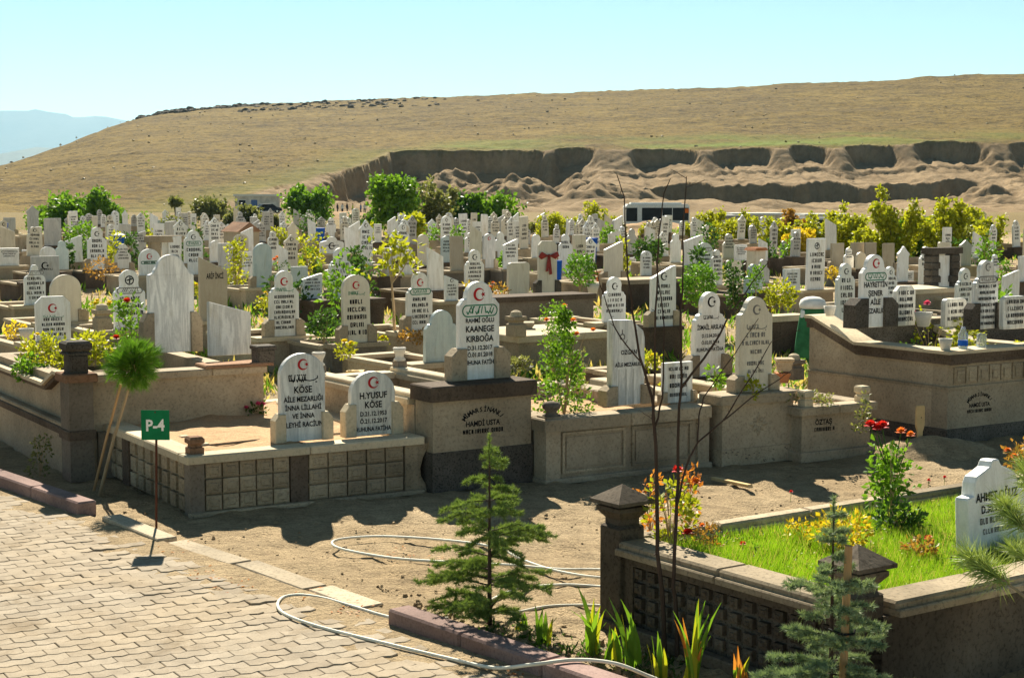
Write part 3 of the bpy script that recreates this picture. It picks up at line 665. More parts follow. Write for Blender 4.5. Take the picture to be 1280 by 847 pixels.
# ================================================================== NEAR TOMBS
def along(o, ang, tpx):
    lo, hi = 0.05, 12.0; d = Vector((math.cos(ang), math.sin(ang), 0)); sgn = 1 if proj(o + d * hi)[0] > proj(o)[0] else -1
    for _ in range(50):
        mid = (lo + hi) / 2
        if (proj(o + d * mid)[0] - tpx) * sgn < 0: lo = mid
        else: hi = mid
    return lo
def wallT(kind, W, D):
    if kind == 'front': return Matrix.Identity(4)
    if kind == 'left': return Matrix.Translation((0, D, 0)) @ Matrix.Rotation(-math.pi / 2, 4, 'Z')
    if kind == 'right': return Matrix.Translation((W, 0, 0)) @ Matrix.Rotation(math.pi / 2, 4, 'Z')
    return Matrix.Translation((W, D, 0)) @ Matrix.Rotation(math.pi, 4, 'Z')
BLK = {}
def block(parent, T, x0, x1, z0, z1, mat, proud=.014, q=rnd, name='block'):
    key = (round(x1 - x0, 3), round(z1 - z0, 3), mat, proud)
    if key not in BLK:
        w, h = x1 - x0, z1 - z0; c = .013; mb = MB()
        f = [(-w / 2, 0, -h / 2), (w / 2, 0, -h / 2), (w / 2, 0, h / 2), (-w / 2, 0, h / 2)]
        g_ = [(x * (1 - 2 * .5 * c / abs(x) if x else 1), -proud * .4, z * (1 - c / abs(z))) for x, y, z in f]
        k_ = [(x - math.copysign(.028 if w > .12 else .016, x), -proud * .4, z - math.copysign(.028 if h > .12 else .016, z)) for x, y, z in f]
        l_ = [(x - math.copysign(.036 if w > .12 else .022, x), -proud, z - math.copysign(.036 if h > .12 else .022, z)) for x, y, z in f]
        v = [(x, .034, z) for x, y, z in f] + f + g_ + k_ + l_
        fs = [(i + 4 * r_, (i + 1) % 4 + 4 * r_, (i + 1) % 4 + 4 * r_ + 4, i + 4 * r_ + 4) for r_ in range(4) for i in range(4)] + [(16, 17, 18, 19)]
        mb.add(v, fs); me = bpy.data.meshes.new('block'); me.from_pydata(mb.v, [], mb.f); me.materials.append(M[mat]); me.update(); BLK[key] = me
    o = link(name, BLK[key], parent)
    o.matrix_local = T @ Matrix.Translation(((x0 + x1) / 2, q.uniform(-.004, .002), (z0 + z1) / 2)) @ Matrix.Rotation(q.gauss(0, .004), 4, 'Y')
    return o
def block_grid(parent, T, x0, x1, z0, z1, nx, nz, mat, gap=.010, proud=.014, gx=None):
    gx = gx or gap
    bw = (x1 - x0) / nx; bh = (z1 - z0) / nz
    for i in range(nx):
        for j in range(nz): block(parent, T, x0 + i * bw + gx / 2, x0 + (i + 1) * bw - gx / 2, z0 + j * bh + gap / 2, z0 + (j + 1) * bh - gap / 2, mat, proud)
def four_walls(parent, W, D, t, z0, z1, mat, inset=0.0, name='wall'):
    i = inset
    MB().box(i, W - i, i, t, z0, z1).build('front_' + name, mat, parent)
    MB().box(i, W - i, D - t, D - i, z0, z1).build('back_' + name, mat, parent)
    MB().box(i, t, t, D - t, z0, z1).build('side_' + name, mat, parent)
    MB().box(W - t, W - i, t, D - t, z0, z1).build('side_' + name, mat, parent)
def caps(parent, W, D, t, z, th, mat, ov=.05, b=.012, seg=.9, back=True):
    def run(x0, x1, y0, y1, ax):
        L = (x1 - x0) if ax == 0 else (y1 - y0); n = max(1, round(L / seg))
        for k in range(n):
            if ax == 0: a, c_ = x0 + L * k / n, x0 + L * (k + 1) / n; MB().box(a + .002, c_ - .002, y0, y1, z, z + th, b=b).build('cap_stone', mat, parent)
            else: a, c_ = y0 + L * k / n, y0 + L * (k + 1) / n; MB().box(x0, x1, a + .002, c_ - .002, z, z + th, b=b).build('cap_stone', mat, parent)
    run(-ov, W + ov, -ov, t + .02, 0)
    if back: run(-ov, W + ov, D - t - .02, D + ov, 0)
    e = D - t - .02 if back else D
    run(-ov, t + .02, t + .02, e, 1); run(W - t - .02, W + ov, t + .02, e, 1)
def soil(parent, W, D, t, z, mat='soil', amp=.02, seed=1):
    nx, ny = 18, 22; x = np.linspace(t - .01, W - t + .01, nx); y = np.linspace(t - .01, D - t + .01, ny); X_, Y_ = np.meshgrid(x, y)
    o = grid_mesh('soil', X_, Y_, z + fbm(X_ * 3 + seed, Y_ * 3, seed) * amp * 4, mat); o.parent = parent; return o
m, nt, b, o = nodes('soil'); p = pos(nt); n2 = noise(nt, p, 9, 6, .65); n3 = noise(nt, p, 60, 4, .7)
c = mixc(nt, n2, (.34, .21, .11), (.55, .38, .23)); c = mixc(nt, 1.0, c, ramp(nt, n3, [(.3, .6), (.55, 1.05)]), 'MULTIPLY'); nt.links.new(c, b.inputs['Base Color']); b.inputs['Roughness'].default_value = .95; bump(nt, b, n2, .8, .03)
m, nt, b, o = nodes('soil_dark'); p = pos(nt); n2 = noise(nt, p, 9, 6, .65)
c = mixc(nt, n2, (.05, .04, .03), (.14, .105, .07)); nt.links.new(c, b.inputs['Base Color']); b.inputs['Roughness'].default_value = .95; bump(nt, b, n2, .8, .03)
def urn(parent, loc, mat='tuff_pale', s=1.0, sq=True):
    prof = [(.055, 0), (.055, .015), (.038, .03), (.042, .06), (.058, .09), (.062, .12), (.05, .125), (.048, .11), (.01, .10)] if not sq else [(.062, 0), (.062, .05), (.045, .062), (.045, .078), (.066, .092), (.066, .125), (.05, .145), (.02, .15)]
    o = MB().lathe([(r_ * s, z * s) for r_, z in prof], 14, sq=sq).build('finial', mat, parent, smooth=not sq); o.location = loc; return o

# ---- T1: low block-faced tomb with two arched stones (front, left of centre)
A1 = R(31); o1 = gp(240, 646); W1 = along(o1, A1, 522); D1 = along(o1, A1 + math.pi / 2, 107)
T1 = thing('family_tomb', 'low block-faced tomb carrying two arched white headstones behind the green plot sign', 'tomb', o1, A1)
h1 = .455; t1 = .15
four_walls(T1, W1, D1, t1, 0, h1, 'tuff_block', .03)
MB().box(-.03, W1 + .05, -.06, .016, 0, .035, b=.008).build('base_step', 'tuff_block', T1)
TF = wallT('front', W1, D1); TL = wallT('left', W1, D1)
MB().box(-.016, .11, -.016, .13, 0, h1).build('corner_pilaster', 'wall_grey', T1)
MB().box(W1 * .42, W1 * .42 + .16, -.006, .03, .036, h1).build('dark_panel', 'tuff_dark', T1)
MB().box(W1 - .13, W1 + .004, -.012, .16, .036, h1).build('end_pilaster', 'tuff_block', T1)
block_grid(T1, TF, .12, W1 * .42 - .01, .036, h1 - .004, 5, 3, 'tuff_block', .014, .016); block_grid(T1, TF, W1 * .42 + .17, W1 - .14, .036, h1 - .004, 5, 3, 'tuff_block', .014, .016)
block_grid(T1, TL, .32, D1 * .40, .01, h1 - .004, 4, 3, 'tuff_block', .024, .010, .075); block_grid(T1, TL, D1 * .46, D1 - .14, .01, h1 - .004, 7, 3, 'tuff_block', .024, .010, .075)
MB().box(-.008, .03, D1 * .54, D1 * .60, 0, h1).build('dark_panel', 'tuff_dark', T1)
sc = [(0, 0), (.10, 0), (.085, .07), (.04, .15), (.03, .22), (.06, .32), (.105, .40), (.115, h1), (0, h1)]
o = MB().slab(sc, 0, .18, .01).build('scroll_bracket', 'tuff_block', T1); o.location = (W1 + .004, .0, 0)
o = MB().slab([(-x, z) for x, z in reversed(sc)], 0, .2, .01).build('scroll_bracket', 'tuff_block', T1); o.matrix_local = TL @ Matrix.Translation((0, 0, 0))
caps(T1, W1, D1, t1, h1, .07, 'tuff_pale', .055, seg=1.1)
soil(T1, W1, D1, t1, h1 + .055, 'soil', .03, 4)
zt1 = h1 + .07
urn(T1, (.07, .10, zt1), 'tuff_red', 1.0)
MB().box(-.02, .12, D1 - .28, D1 - .1, zt1, zt1 + .07, b=.008).build('corner_block', 'pot_white', T1)
o = MB().tube([(.25, .55, h1 + .05), (1.0, .62, h1 + .055), (1.9, .6, h1 + .05)], .012, 6).build('rail', 'wall_grey', T1)
MB().box(.7, 1.0, D1 - .55, D1 - .42, h1, h1 + .09, b=.01).build('foot_stone', 'wall_grey', T1)
for k, yy in enumerate((.62, 1.15)): MB().box(.32, .40, yy, yy + .08, h1, h1 + .06, b=.008).build('spout_stone', 'tuff_pale', T1)
p, w, h = stone_at(351, 408, 440, 551, zt1, A1)
def kose_marks(w, h): return [
    ('crescent', 'ink_red', lambda mb: crescent(mb, .0, h * .875, w * .115)),
    ('calligraphy', 'ink_black', lambda mb: script_line(mb, 0, h * .715, w * .64, h * .09, 3)),
    ('lettering', 'ink_black', lines([('KÖSE', h * .555, h * .075), ('AİLE MEZARLIĞI', h * .455, h * .058), ('İNNA LİLLAHİ', h * .36, h * .055), ('VE İNNA', h * .265, h * .055), ('İLEYHİ RACİUN', h * .165, h * .058)], w * .98))]
headstone('taller arched white headstone with five lines of black lettering on the block-faced tomb', p, A1, w * .99, h, 'arch', 'marble', .07, kose_marks(w, h), (.105, .255, .13))
p, w, h = stone_at(439, 495, 463, 544, zt1, A1)
headstone('shorter arched white headstone with dates in black on the block-faced tomb', p, A1, w, h, 'arch', 'marble', .07, [
    ('crescent', 'ink_red', lambda mb: crescent(mb, 0, h * .83, w * .12)),
    ('lettering', 'ink_black', lines([('H.YUSUF', h * .585, h * .10), ('KÖSE', h * .44, h * .10), ('D.21.12.1953', h * .315, h * .07), ('Ö.21.12.2017', h * .20, h * .07), ('RUHUNA FATİHA', h * .075, h * .07)], w * .9))], (.11, .30, .13))

# ---- T0: taller tomb behind it with a dark corner pillar
A0 = R(31); o0 = gp(97, 600); D0 = 3.4; W0 = along(o0, A0, 334)
T0 = thing('family_tomb', 'tall beige tomb with dark corner pillar and sloping coping at the left edge', 'tomb', o0, A0)
four_walls(T0, W0, D0, .2, 0, .93, 'tuff', .02)
MB().box(.2, W0 - .02, -.03, .02, 0, .45).build('plinth', 'wall_grey', T0)
MB().box(-.06, .02, .2, D0, 0, .42).build('plinth', 'tuff', T0)
MB().box(-.09, .02, .2, D0 + .05, .42, .49, b=.012).build('ledge', 'tuff_dark', T0)
MB().box(-.075, .02, .2, D0 + .04, .49, .525, b=.012).build('ledge', 'tuff_block', T0)
MB().box(-.09, .14, -.1, .2, 0, .95).build('corner_pillar', 'wall_grey', T0)
MB().box(-.11, .16, -.12, .22, .40, .49, b=.01).build('pillar_band', 'tuff_dark', T0)
MB().box(-.13, .18, -.14, .24, .95, 1.03, b=.012).build('pillar_cap', 'tuff_red', T0)
MB().box(-.06, .11, -.07, .17, 1.03, 1.20, b=.01).build('pillar_block', 'basalt', T0)
MB().lathe([(.12, 1.20), (.12, 1.22), (.10, 1.235), (.125, 1.26), (.125, 1.31), (.10, 1.33)], sq=True).build('pillar_top', 'basalt', T0).location = (.025, .05, 0)
# front coping
for k in range(3):
    a = .18 + (W0 - .18) * k / 3; MB().box(a + .003, .18 + (W0 - .18) * (k + 1) / 3, -.05, .24, .93, 1.0, b=.012).build('cap_stone', 'tuff', T0)
MB().box(W0 * .66, W0 + .06, -.075, .26, 1.0, 1.035, b=.01).build('ledge', 'tuff_red', T0)
MB().box(W0 - .1, W0 + .08, -.06, .14, 1.035, 1.16, b=.01).build('end_block', 'basalt', T0)
MB().box(W0 - .115, W0 + .095, -.075, .155, 1.16, 1.20, b=.01).build('end_block', 'basalt', T0)
# side coping: high by the pillar, sloping down, then level
prof = [(.24, .93), (.50, .93), (.92, .775), (D0, .775)]
for (ya, za), (yb, zb) in zip(prof[:-1], prof[1:]):
    for dz, th, ov in ((0, .045, .05), (.045, .035, .085)):
        mb = MB(); v = []
        for (yy, zz) in ((ya, za), (yb, zb)): v += [(-ov, yy, zz + dz), (.24, yy, zz + dz), (.24, yy, zz + dz + th), (-ov, yy, zz + dz + th)]
        mb.add(v, [(0, 1, 2, 3), (7, 6, 5, 4), (0, 4, 5, 1), (1, 5, 6, 2), (2, 6, 7, 3), (3, 7, 4, 0)]).build('cap_stone', 'tuff_dark' if dz == 0 else 'tuff_pale', T0)
def plate_text(parent, T, cx, z, w, n, hh, seed, title=None):
    mb = MB(); rows = [(cx, z - k * hh * 1.5, w * (1 - .12 * k), hh) for k in range(n)]
    if title: put_text(mb, title, cx, z, hh * 1.05, w); rows = rows[1:]
    glyph_rows(mb, rows, seed); o = mb.build('lettering', 'ink_black', parent); o.matrix_local = T; o['kind'] = 'stuff'; return o
plate_text(T0, Matrix.Translation((.019, D0, 0)) @ Matrix.Rotation(-math.pi / 2, 4, 'Z'), D0 - .42, .83, .2, 2, .055, 5)
soil(T0, W0, D0, .2, .74, 'soil_dark', .03, 6)
TEXT_TOMB = []
p, w, h = stone_at(186, 243, 318, 441, 1.0, A0)
headstone('broad blank grey-veined marble headstone standing on the wall behind the round pine', p + Vector((0, .06, 0)), A0, w, h, 'bighead', 'marble', .08, None, (.13, .44, .16), 'tuff')
p, w, h = stone_at(262, 314, 376, 444, 1.035, A0)
headstone('blank white marble slab with slanting top beside the broad grey-veined headstone', p + Vector((0, .03, 0)), A0, w, h, 'slantl', 'marble', .08)

# ---- T2: narrow tomb with dark plinth and the tall white stone
A2 = R(33); o2 = gp(541, 617); W2 = along(o2, A2, 666); D2 = 2.5
T2 = thing('family_tomb', 'narrow beige tomb with dark plinth and dark top slab in the centre', 'tomb', o2, A2)
MB().box(0, W2, 0, .34, 0, .37).build('plinth', 'basalt', T2)
MB().box(.012, W2 - .012, .012, .33, .37, .84).build('pedestal', 'tuff', T2)
MB().box(-.03, W2 + .03, -.04, .37, .84, .98, b=.012).build('top_slab', 'tuff_dark', T2)
for x0_, x1_ in ((0, .14), (W2 - .14, W2)):
    MB().box(x0_, x1_, .34, D2, 0, .78).build('side_wall', 'tuff', T2)
    MB().box(x0_ - .05, x1_ + .04, .37, D2 + .05, .78, .84, b=.01).build('cap_stone', 'tuff_pale', T2)
    MB().box(x0_ - .02, x1_ + .01, .37, D2 + .02, .84, .885, b=.01).build('cap_stone', 'tuff_pale', T2)
MB().box(.14, W2 - .14, D2 - .14, D2, 0, .78).build('back_wall', 'tuff', T2)
MB().box(.185, W2 - .195, D2 - .17, D2 + .05, .78, .845, b=.01).build('cap_stone', 'tuff_pale', T2)
o = MB().box(.13, W2 - .13, .3, D2 - .13, .2, .35).build('soil', 'soil_dark', T2)
for xx in (.07, W2 - .07):
    MB().box(xx - .06, xx + .06, D2 - .10, D2 + .02, .885, .95, b=.008).build('urn_base', 'wall_grey', T2); urn(T2, (xx, D2 - .04, .95), 'pot_white', 1.15, False)
mb = MB()
for j, ch in enumerate('MİMARSİNANLI'):
    a = R(152 - 124 * j / 11); v, f = GLY[('arc', j)]; s_ = .062; mx = sum(q_[0] for q_ in v) / len(v); rot = a - math.pi / 2; cc, ss = math.cos(rot), math.sin(rot)
    cx_, cz_ = W2 * .5 + .21 * math.cos(a), .60 + .115 * math.sin(a)
    mb.add([(cx_ + (q_[0] - mx) * s_ * cc - q_[1] * s_ * ss, 0, cz_ + (q_[0] - mx) * s_ * ss + q_[1] * s_ * cc) for q_ in v], f)
put_text(mb, 'HAMDİ USTA', W2 * .5, .585, .05, .4, 0); glyph_rows(mb, [(W2 * .5, .515, .44, .042)], 77, 0)
mason_me = mb.build('lettering', 'ink_black', T2); mason_me.location = (0, .009, 0); mason_me['kind'] = 'stuff'
p, w, h = stone_at(575, 625, 351, 474, .98, A2)
headstone('tall white headstone with red crescent, green oval script and bold black name in the centre', p, A2, w, h, 'step', 'marble_white', .075, [
    ('crescent', 'ink_red', lambda mb: crescent(mb, -.01, h * .87, w * .14)),
    ('cartouche', 'ink_green', lambda mb: (cartouche(mb, 0, h * .705, w * .86, h * .115, lw=.011), script_line(mb, 0, h * .705, w * .66, h * .085, 9, tail=False))),
    ('lettering', 'ink_black', lines([('RAHMİ OĞLU', h * .585, h * .045), ('KAANEGE', h * .49, h * .062), ('KIRBOĞA', h * .39, h * .062), ('D.31.12.2017', h * .305, h * .045), ('Ö.01.01.2018', h * .235, h * .045), ('RUHUNA FATİHA', h * .155, h * .045)], w * .97))], (.17, .30, .15), 'tuff')

# ---- T3: long tomb with two framed panels
A3 = R(32); o3 = gp(683, 606); W3 = along(o3, A3, 884); D3 = 2.6
T3 = thing('family_tomb', 'long beige tomb with two framed panels behind the bare sapling', 'tomb', o3, A3)
four_walls(T3, W3, D3, .22, .05, .5, 'tuff', .016)
MB().box(-.03, W3 + .04, -.04, D3 + .02, 0, .05, b=.01).build('base_step', 'tuff', T3)
for k in range(2):
    xa, xb = .18 + k * (W3 - .3) / 2, .18 + (k + 1) * (W3 - .3) / 2 - .08
    fr = MB(); fr.box(xa, xb, -.004, .014, .09, .115); fr.box(xa, xb, -.004, .014, .455, .48); fr.box(xa, xa + .025, -.004, .014, .115, .455); fr.box(xb - .025, xb, -.004, .014, .115, .455)
    po = MB().box(xa + .05, xb - .05, .006, .014, .14, .43, b=0).build('panel', 'tuff', T3); fr.build('panel_frame', 'tuff_block', po)
for xa, xb in ((-.012, .15), (W3 - .13, W3 + .012)): MB().box(xa, xb, -.012, .2, .05, .5).build('pilaster', 'tuff', T3)
caps(T3, W3, D3, .22, .5, .12, 'tuff', .035, seg=.8)
soil(T3, W3, D3, .22, .5, 'soil', .03, 8)
MB().lathe([(.09, 0), (.09, .02), (.055, .04), (.05, .055), (.085, .09), (.09, .115), (.075, .14), (.02, .155)], 14).build('finial', 'wall_grey', T3, smooth=True).location = (.12, .1, .62)
MB().box(.02, .22, .0, .2, .62, .635).build('finial_base', 'tuff', T3)
p, w, h = stone_at(765, 806, 398, 506, .62, A3)
headstone('tall fluted white slab with sloping cut top behind the bare sapling', p, A3, w, h, 'cut', 'marble', .10, [
    ('emblem', 'ink_grey', lambda mb: (stroke(mb, arc(-w * .2, h * .80, .028, -60, 240, 10), .012), stroke(mb, [(-w * .2, h * .84), (-w * .2, h * .88)], .014))),
    ('lettering', 'ink_black', lines([('OZGAN', h * .595, h * .052), ('AİLE MEZARLIĞI', h * .455, h * .045)], w * .95)),
    ('groove', 'marble_grey', lambda mb: [stroke(mb, [(x_, .01), (x_, h * .42)], .012, -.002) for x_ in (-w * .3, -w * .08, w * .14)])], (.14, .20, .16), 'tuff')
p, w, h = stone_at(830, 866, 452, 503, .62, A3)
headstone('small square white headstone with worn lettering seen through the bare sapling stems', p, A3, w, h, 'flat', 'marble', .06, [
    ('lettering', 'ink_black', lambda mb: glyph_rows(mb, [(0, h * .80, w * .7, h * .09), (0, h * .60, w * .62, h * .11), (0, h * .38, w * .62, h * .11), (0, h * .16, w * .6, h * .09)], 12))], (.07, .12, .1), 'tuff')

# ---- T4 with carved star
A4 = R(30); o4 = gp(902, 584); W4 = along(o4, A4, 994); D4 = 2.4
T4 = thing('family_tomb', 'beige tomb with a carved flower star on its front and a pitted dark base', 'tomb', o4, A4)
MB().box(0, W4, 0, D4, 0, .17).build('plinth', 'tuff_block', T4)
MB().box(.02, W4 - .02, .02, .3, .17, .62).build('pedestal', 'tuff', T4)
for x0_, x1_ in ((.02, .16), (W4 - .16, W4 - .02)): MB().box(x0_, x1_, .3, D4 - .02, .17, .58).build('side_wall', 'tuff', T4)
MB().box(-.03, W4 + .03, -.03, .36, .62, .72, b=.012).build('top_slab', 'tuff', T4)
for x0_, x1_ in ((-.02, .2), (W4 - .2, W4 + .02)): MB().box(x0_, x1_, .36, D4 + .02, .58, .66, b=.012).build('cap_stone', 'tuff_pale', T4)
MB().box(.16, W4 - .16, .3, D4 - .1, .17, .5).build('soil', 'soil', T4)
mb = MB()
for k in range(8):
    a = k * math.pi / 4; ca, sa = math.cos(a), math.sin(a); L = .13 if k % 2 == 0 else .10
    pt = lambda r_, s_: (W4 / 2 + r_ * ca - s_ * sa, 0, .40 + r_ * sa + s_ * ca)
    c0, c1, c2, c3 = pt(.015, 0), pt(L * .6, .028), pt(L, 0), pt(L * .6, -.028); mid = pt(L * .55, 0); mid = (mid[0], -.014, mid[2])
    mb.add([c0, c1, c2, c3, mid], [(0, 4, 1), (1, 4, 2), (2, 4, 3), (3, 4, 0)])
mb.build('carved_star', 'tuff_block', T4).location = (0, .018, 0)
q = random.Random(3); mb = MB()
for k in range(26): clod(mb, (q.uniform(.05, W4 - .05), -.002, q.uniform(.02, .15)), q.uniform(.006, .014), q)
mb.build('pits', 'basalt', T4)
p, w, h = stone_at(924, 965, 370, 489, .72, A4)
headstone('tall arched white headstone with faint grey lettering above the carved star', p, A4, w, h, 'bighead', 'marble_cream', .08, [
    ('crescent', 'ink_grey', lambda mb: crescent(mb, 0, h * .865, w * .12)),
    ('calligraphy', 'ink_grey', lambda mb: script_line(mb, 0, h * .68, w * .6, h * .06, 21)),
    ('lettering', 'ink_grey', lambda mb: glyph_rows(mb, [(0, h * .575, w * .6, h * .05), (0, h * .495, w * .86, h * .045), (0, h * .40, w * .35, h * .045), (0, h * .28, w * .55, h * .042), (0, h * .20, w * .5, h * .035)], 31))], (.13, .17, .15), 'tuff')
# ---- T5 low tomb with weeds
A5 = R(30); o5 = gp(995, 578); W5 = along(o5, A5, 1084); D5 = 2.2
T5 = thing('family_tomb', 'plain low beige tomb with two small posts and weeds on top', 'tomb', o5 + Vector((.05, 0, 0)), A5)
four_walls(T5, W5, D5, .16, .1, .48, 'tuff', .02)
MB().box(-.02, W5 + .03, -.03, D5 + .02, 0, .1, b=.01).build('base_step', 'tuff', T5)
caps(T5, W5, D5, .16, .48, .085, 'tuff', .04, seg=.5); soil(T5, W5, D5, .16, .5, 'soil', .02, 3)
for xx in (.10, W5 - .10): MB().lathe([(.055, 0), (.055, .06), (.042, .07), (.042, .085), (.06, .10), (.06, .15), (.05, .165)], sq=True).build('finial', 'tuff_pale', T5).location = (xx, .06, .565)
mb = MB(); put_text(mb, 'ÖZTAŞ', W5 * .32, .37, .055, .25, 0); glyph_rows(mb, [(W5 * .33, .30, .26, .042)], 55, 0); o = mb.build('lettering', 'ink_black', T5); o.location = (0, .017, 0); o['kind'] = 'stuff'

# ---- T6 large tomb on the right
A6 = R(33); o6 = gp(1183, 556); D6 = along(o6, A6 + math.pi / 2, 1009); W6 = 4.4
T6 = thing('family_tomb', 'large beige tomb with dark moulded coping and a sloping side on the right', 'tomb', o6, A6)
MB().box(-.03, W6, -.03, .26, 0, .17).build('plinth', 'basalt', T6); MB().box(-.03, .23, .26, D6, 0, .17).build('plinth', 'basalt', T6)
MB().box(0, W6, 0, .23, .17, .60).build('front_wall', 'tuff', T6)
MB().box(0, .2, .23, D6, .17, .60).build('side_wall', 'tuff', T6)
MB().box(-.012, .21, -.012, .24, .60, .63).build('moulding', 'tuff_block', T6); MB().box(.21, W6, -.012, .24, .60, .63).build('moulding', 'tuff_block', T6)
MB().box(-.012, .21, .24, D6, .60, .63).build('moulding', 'tuff_block', T6)
MB().box(.015, W6, .015, .23, .63, .88).build('upper_wall', 'tuff', T6)
prof = [(.0, .88), (1.35, .88), (2.05, 1.14), (D6, 1.14)]
mb = MB(); v = []
poly = [(.23, .63)] + [(max(yy, .23), zz) for yy, zz in prof] + [(D6, .63)]
n = len(poly); mb.add([(.015, y_, z_) for y_, z_ in poly] + [(.2, y_, z_) for y_, z_ in poly], [tuple(range(n - 1, -1, -1)), tuple(range(n, 2 * n))] + [(i, (i + 1) % n, n + (i + 1) % n, n + i) for i in range(n)])
mb.build('upper_wall', 'tuff', T6)
for k in range(12):
    xx = .10 + k * .19; block(T6, Matrix.Identity(4), xx, xx + .165, .66, .84, 'tuff_block', .012)
    mb = MB(); mb.box(xx + .03, xx + .135, -.022, .0, .775, .79); mb.box(xx + .03, xx + .045, -.022, .0, .69, .775); mb.box(xx + .045, xx + .09, -.022, 0, .69, .705); mb.build('carved_key', 'tuff_block', T6)
for (ya, za), (yb, zb) in zip([(-.08, .88)] + prof[1:-1], prof[1:]):
    for dz, th, ov, mt in ((0, .07, .035, 'tuff_dark'), (.07, .045, .06, 'tuff_dark'), (.115, .035, .08, 'tuff_pale')):
        mb = MB(); v = []
        ya_ = ya if dz == 0 and ya < 0 else ya
        for (yy, zz) in ((ya_ , za), (yb, zb)): v += [(-ov, yy, zz + dz), (.26, yy, zz + dz), (.26, yy, zz + dz + th), (-ov, yy, zz + dz + th)]
        mb.add(v, [(0, 1, 2, 3), (7, 6, 5, 4), (0, 4, 5, 1), (1, 5, 6, 2), (2, 6, 7, 3), (3, 7, 4, 0)]).build('cap_stone', mt, T6)
for dz, th, ov, mt in ((0, .07, .035, 'tuff_dark'), (.07, .045, .06, 'tuff_dark'), (.115, .035, .078, 'tuff_pale')): MB().box(.262, W6, -ov, .26, .88 + dz, .88 + dz + th).build('cap_stone', mt, T6)
# partition between the two graves of the tomb
PXX = 1.75
prof2 = [(.26, .90), (1.35, .90), (2.0, 1.12), (D6 - .4, 1.12)]
for (ya, za), (yb, zb) in zip(prof2[:-1], prof2[1:]):
    mb = MB(); v = []
    for (yy, zz) in ((ya, za), (yb, zb)): v += [(PXX, yy, .3), (PXX + .16, yy, .3), (PXX + .16, yy, zz), (PXX, yy, zz)]
    mb.add(v, [(0, 1, 2, 3), (7, 6, 5, 4), (0, 4, 5, 1), (1, 5, 6, 2), (2, 6, 7, 3), (3, 7, 4, 0)]).build('partition', 'wall_grey', T6)
    mb = MB(); v = []
    for (yy, zz) in ((ya, za), (yb, zb)): v += [(PXX - .05, yy, zz), (PXX + .21, yy, zz), (PXX + .21, yy, zz + .08), (PXX - .05, yy, zz + .08)]
    mb.add(v, [(0, 1, 2, 3), (7, 6, 5, 4), (0, 4, 5, 1), (1, 5, 6, 2), (2, 6, 7, 3), (3, 7, 4, 0)]).build('cap_stone', 'tuff_pale', T6)
MB().box(.2, W6, .23, D6 - .4, .3, .62).build('soil', 'soil_dark', T6)
MB().box(.26, W6, D6 - .4, D6, .17, 1.19).build('back_plinth', 'basalt', T6)
o = bpy.data.objects.new('lettering', mason_me.data); COL.objects.link(o); o.parent = T6; o.location = (.02, -.003, -.14); o.scale = (.9, 1, .9)
zb6 = 1.19
def tomb6_stone(x0, x1, yt, yb, label, shape, draw, mat='marble', posts=None, dy=0):
    p, w, h = stone_at(x0, x1, yt, yb, zb6, A6)
    headstone(label, p, A6, w, h, shape, mat, .07, draw(w, h), posts, 'basalt')
tomb6_stone(1077, 1110, 318, 409, 'white headstone with green oval script and bold black family name between dark posts', 'step', lambda w, h: [
    ('crescent', 'ink_red', lambda mb: crescent(mb, 0, h * .88, w * .13)),
    ('cartouche', 'ink_green', lambda mb: (cartouche(mb, 0, h * .70, w * .78, h * .10, lw=.012), script_line(mb, 0, h * .70, w * .6, h * .07, 8, tail=False))),
    ('lettering', 'ink_black', lines([('HAYRETTİN', h * .555, h * .075), ('ŞENER', h * .435, h * .075), ('AİLE', h * .315, h * .075), ('MEZARLIĞI', h * .195, h * .07)], w))], 'marble_white', (.22, .34, .2))
def rowsT(n, top, bot, hh): return lambda w, h: [('lettering', 'ink_black', lambda mb: glyph_rows(mb, [(0, h * (top + (bot - top) * k / max(1, n - 1)), w * (.78 - .1 * (k % 2)), h * hh) for k in range(n)], int(w * 9999)))]
tomb6_stone(1120, 1144, 357, 407, 'short square white headstone just right of the dark-posted family stone', 'cham', rowsT(5, .78, .12, .10))
tomb6_stone(1181, 1208, 373, 408, 'low round-cornered white headstone behind the pink rose', 'round', rowsT(3, .72, .22, .14))
tomb6_stone(1219, 1247, 325, 411, 'tall pale headstone with dark oval script on the right-hand dark plinth', 'head', lambda w, h: [
    ('crescent', 'ink_grey', lambda mb: crescent(mb, 0, h * .9, w * .12)), ('cartouche', 'ink_grey', lambda mb: (cartouche(mb, 0, h * .72, w * .8, h * .09, lw=.012), script_line(mb, 0, h * .72, w * .6, h * .06, 5, tail=False)))] + rowsT(7, .60, .06, .045)(w, h), 'marble', (.13, .3, .15))
tomb6_stone(1254, 1284, 370, 411, 'low round-cornered white headstone at the right edge', 'round', rowsT(4, .78, .15, .12))

# ---- T7 near tomb with lawn
A7 = R(35); h7 = .50; cz7 = .58
a7 = gp(762, 786); L7 = along(a7 + Vector((0, 0, cz7)), A7 - math.pi / 2, 1076); W7 = 5.0
o7 = a7 + Vector((math.sin(A7), -math.cos(A7), 0)) * L7      # near corner B is the origin; x along u, y back to A
T7 = thing('family_tomb', 'near dark block-faced tomb filled with green lawn and roses', 'tomb', o7, A7)
MB().box(.02, W7, .02, .2, 0, h7).build('front_wall', 'tuff_old', T7); MB().box(.06, .2, .2, L7 - .2, 0, h7).build('side_wall', 'basalt', T7)
MB().box(.02, W7, L7 - .2, L7, 0, h7).build('back_wall', 'tuff_old', T7); MB().box(W7 - .2, W7, .2, L7 - .2, 0, h7).build('side_wall', 'tuff_old', T7)
MB().box(-.05, .03, .0, L7 + .12, 0, .07, b=.01).build('base_step', 'tuff_old', T7)
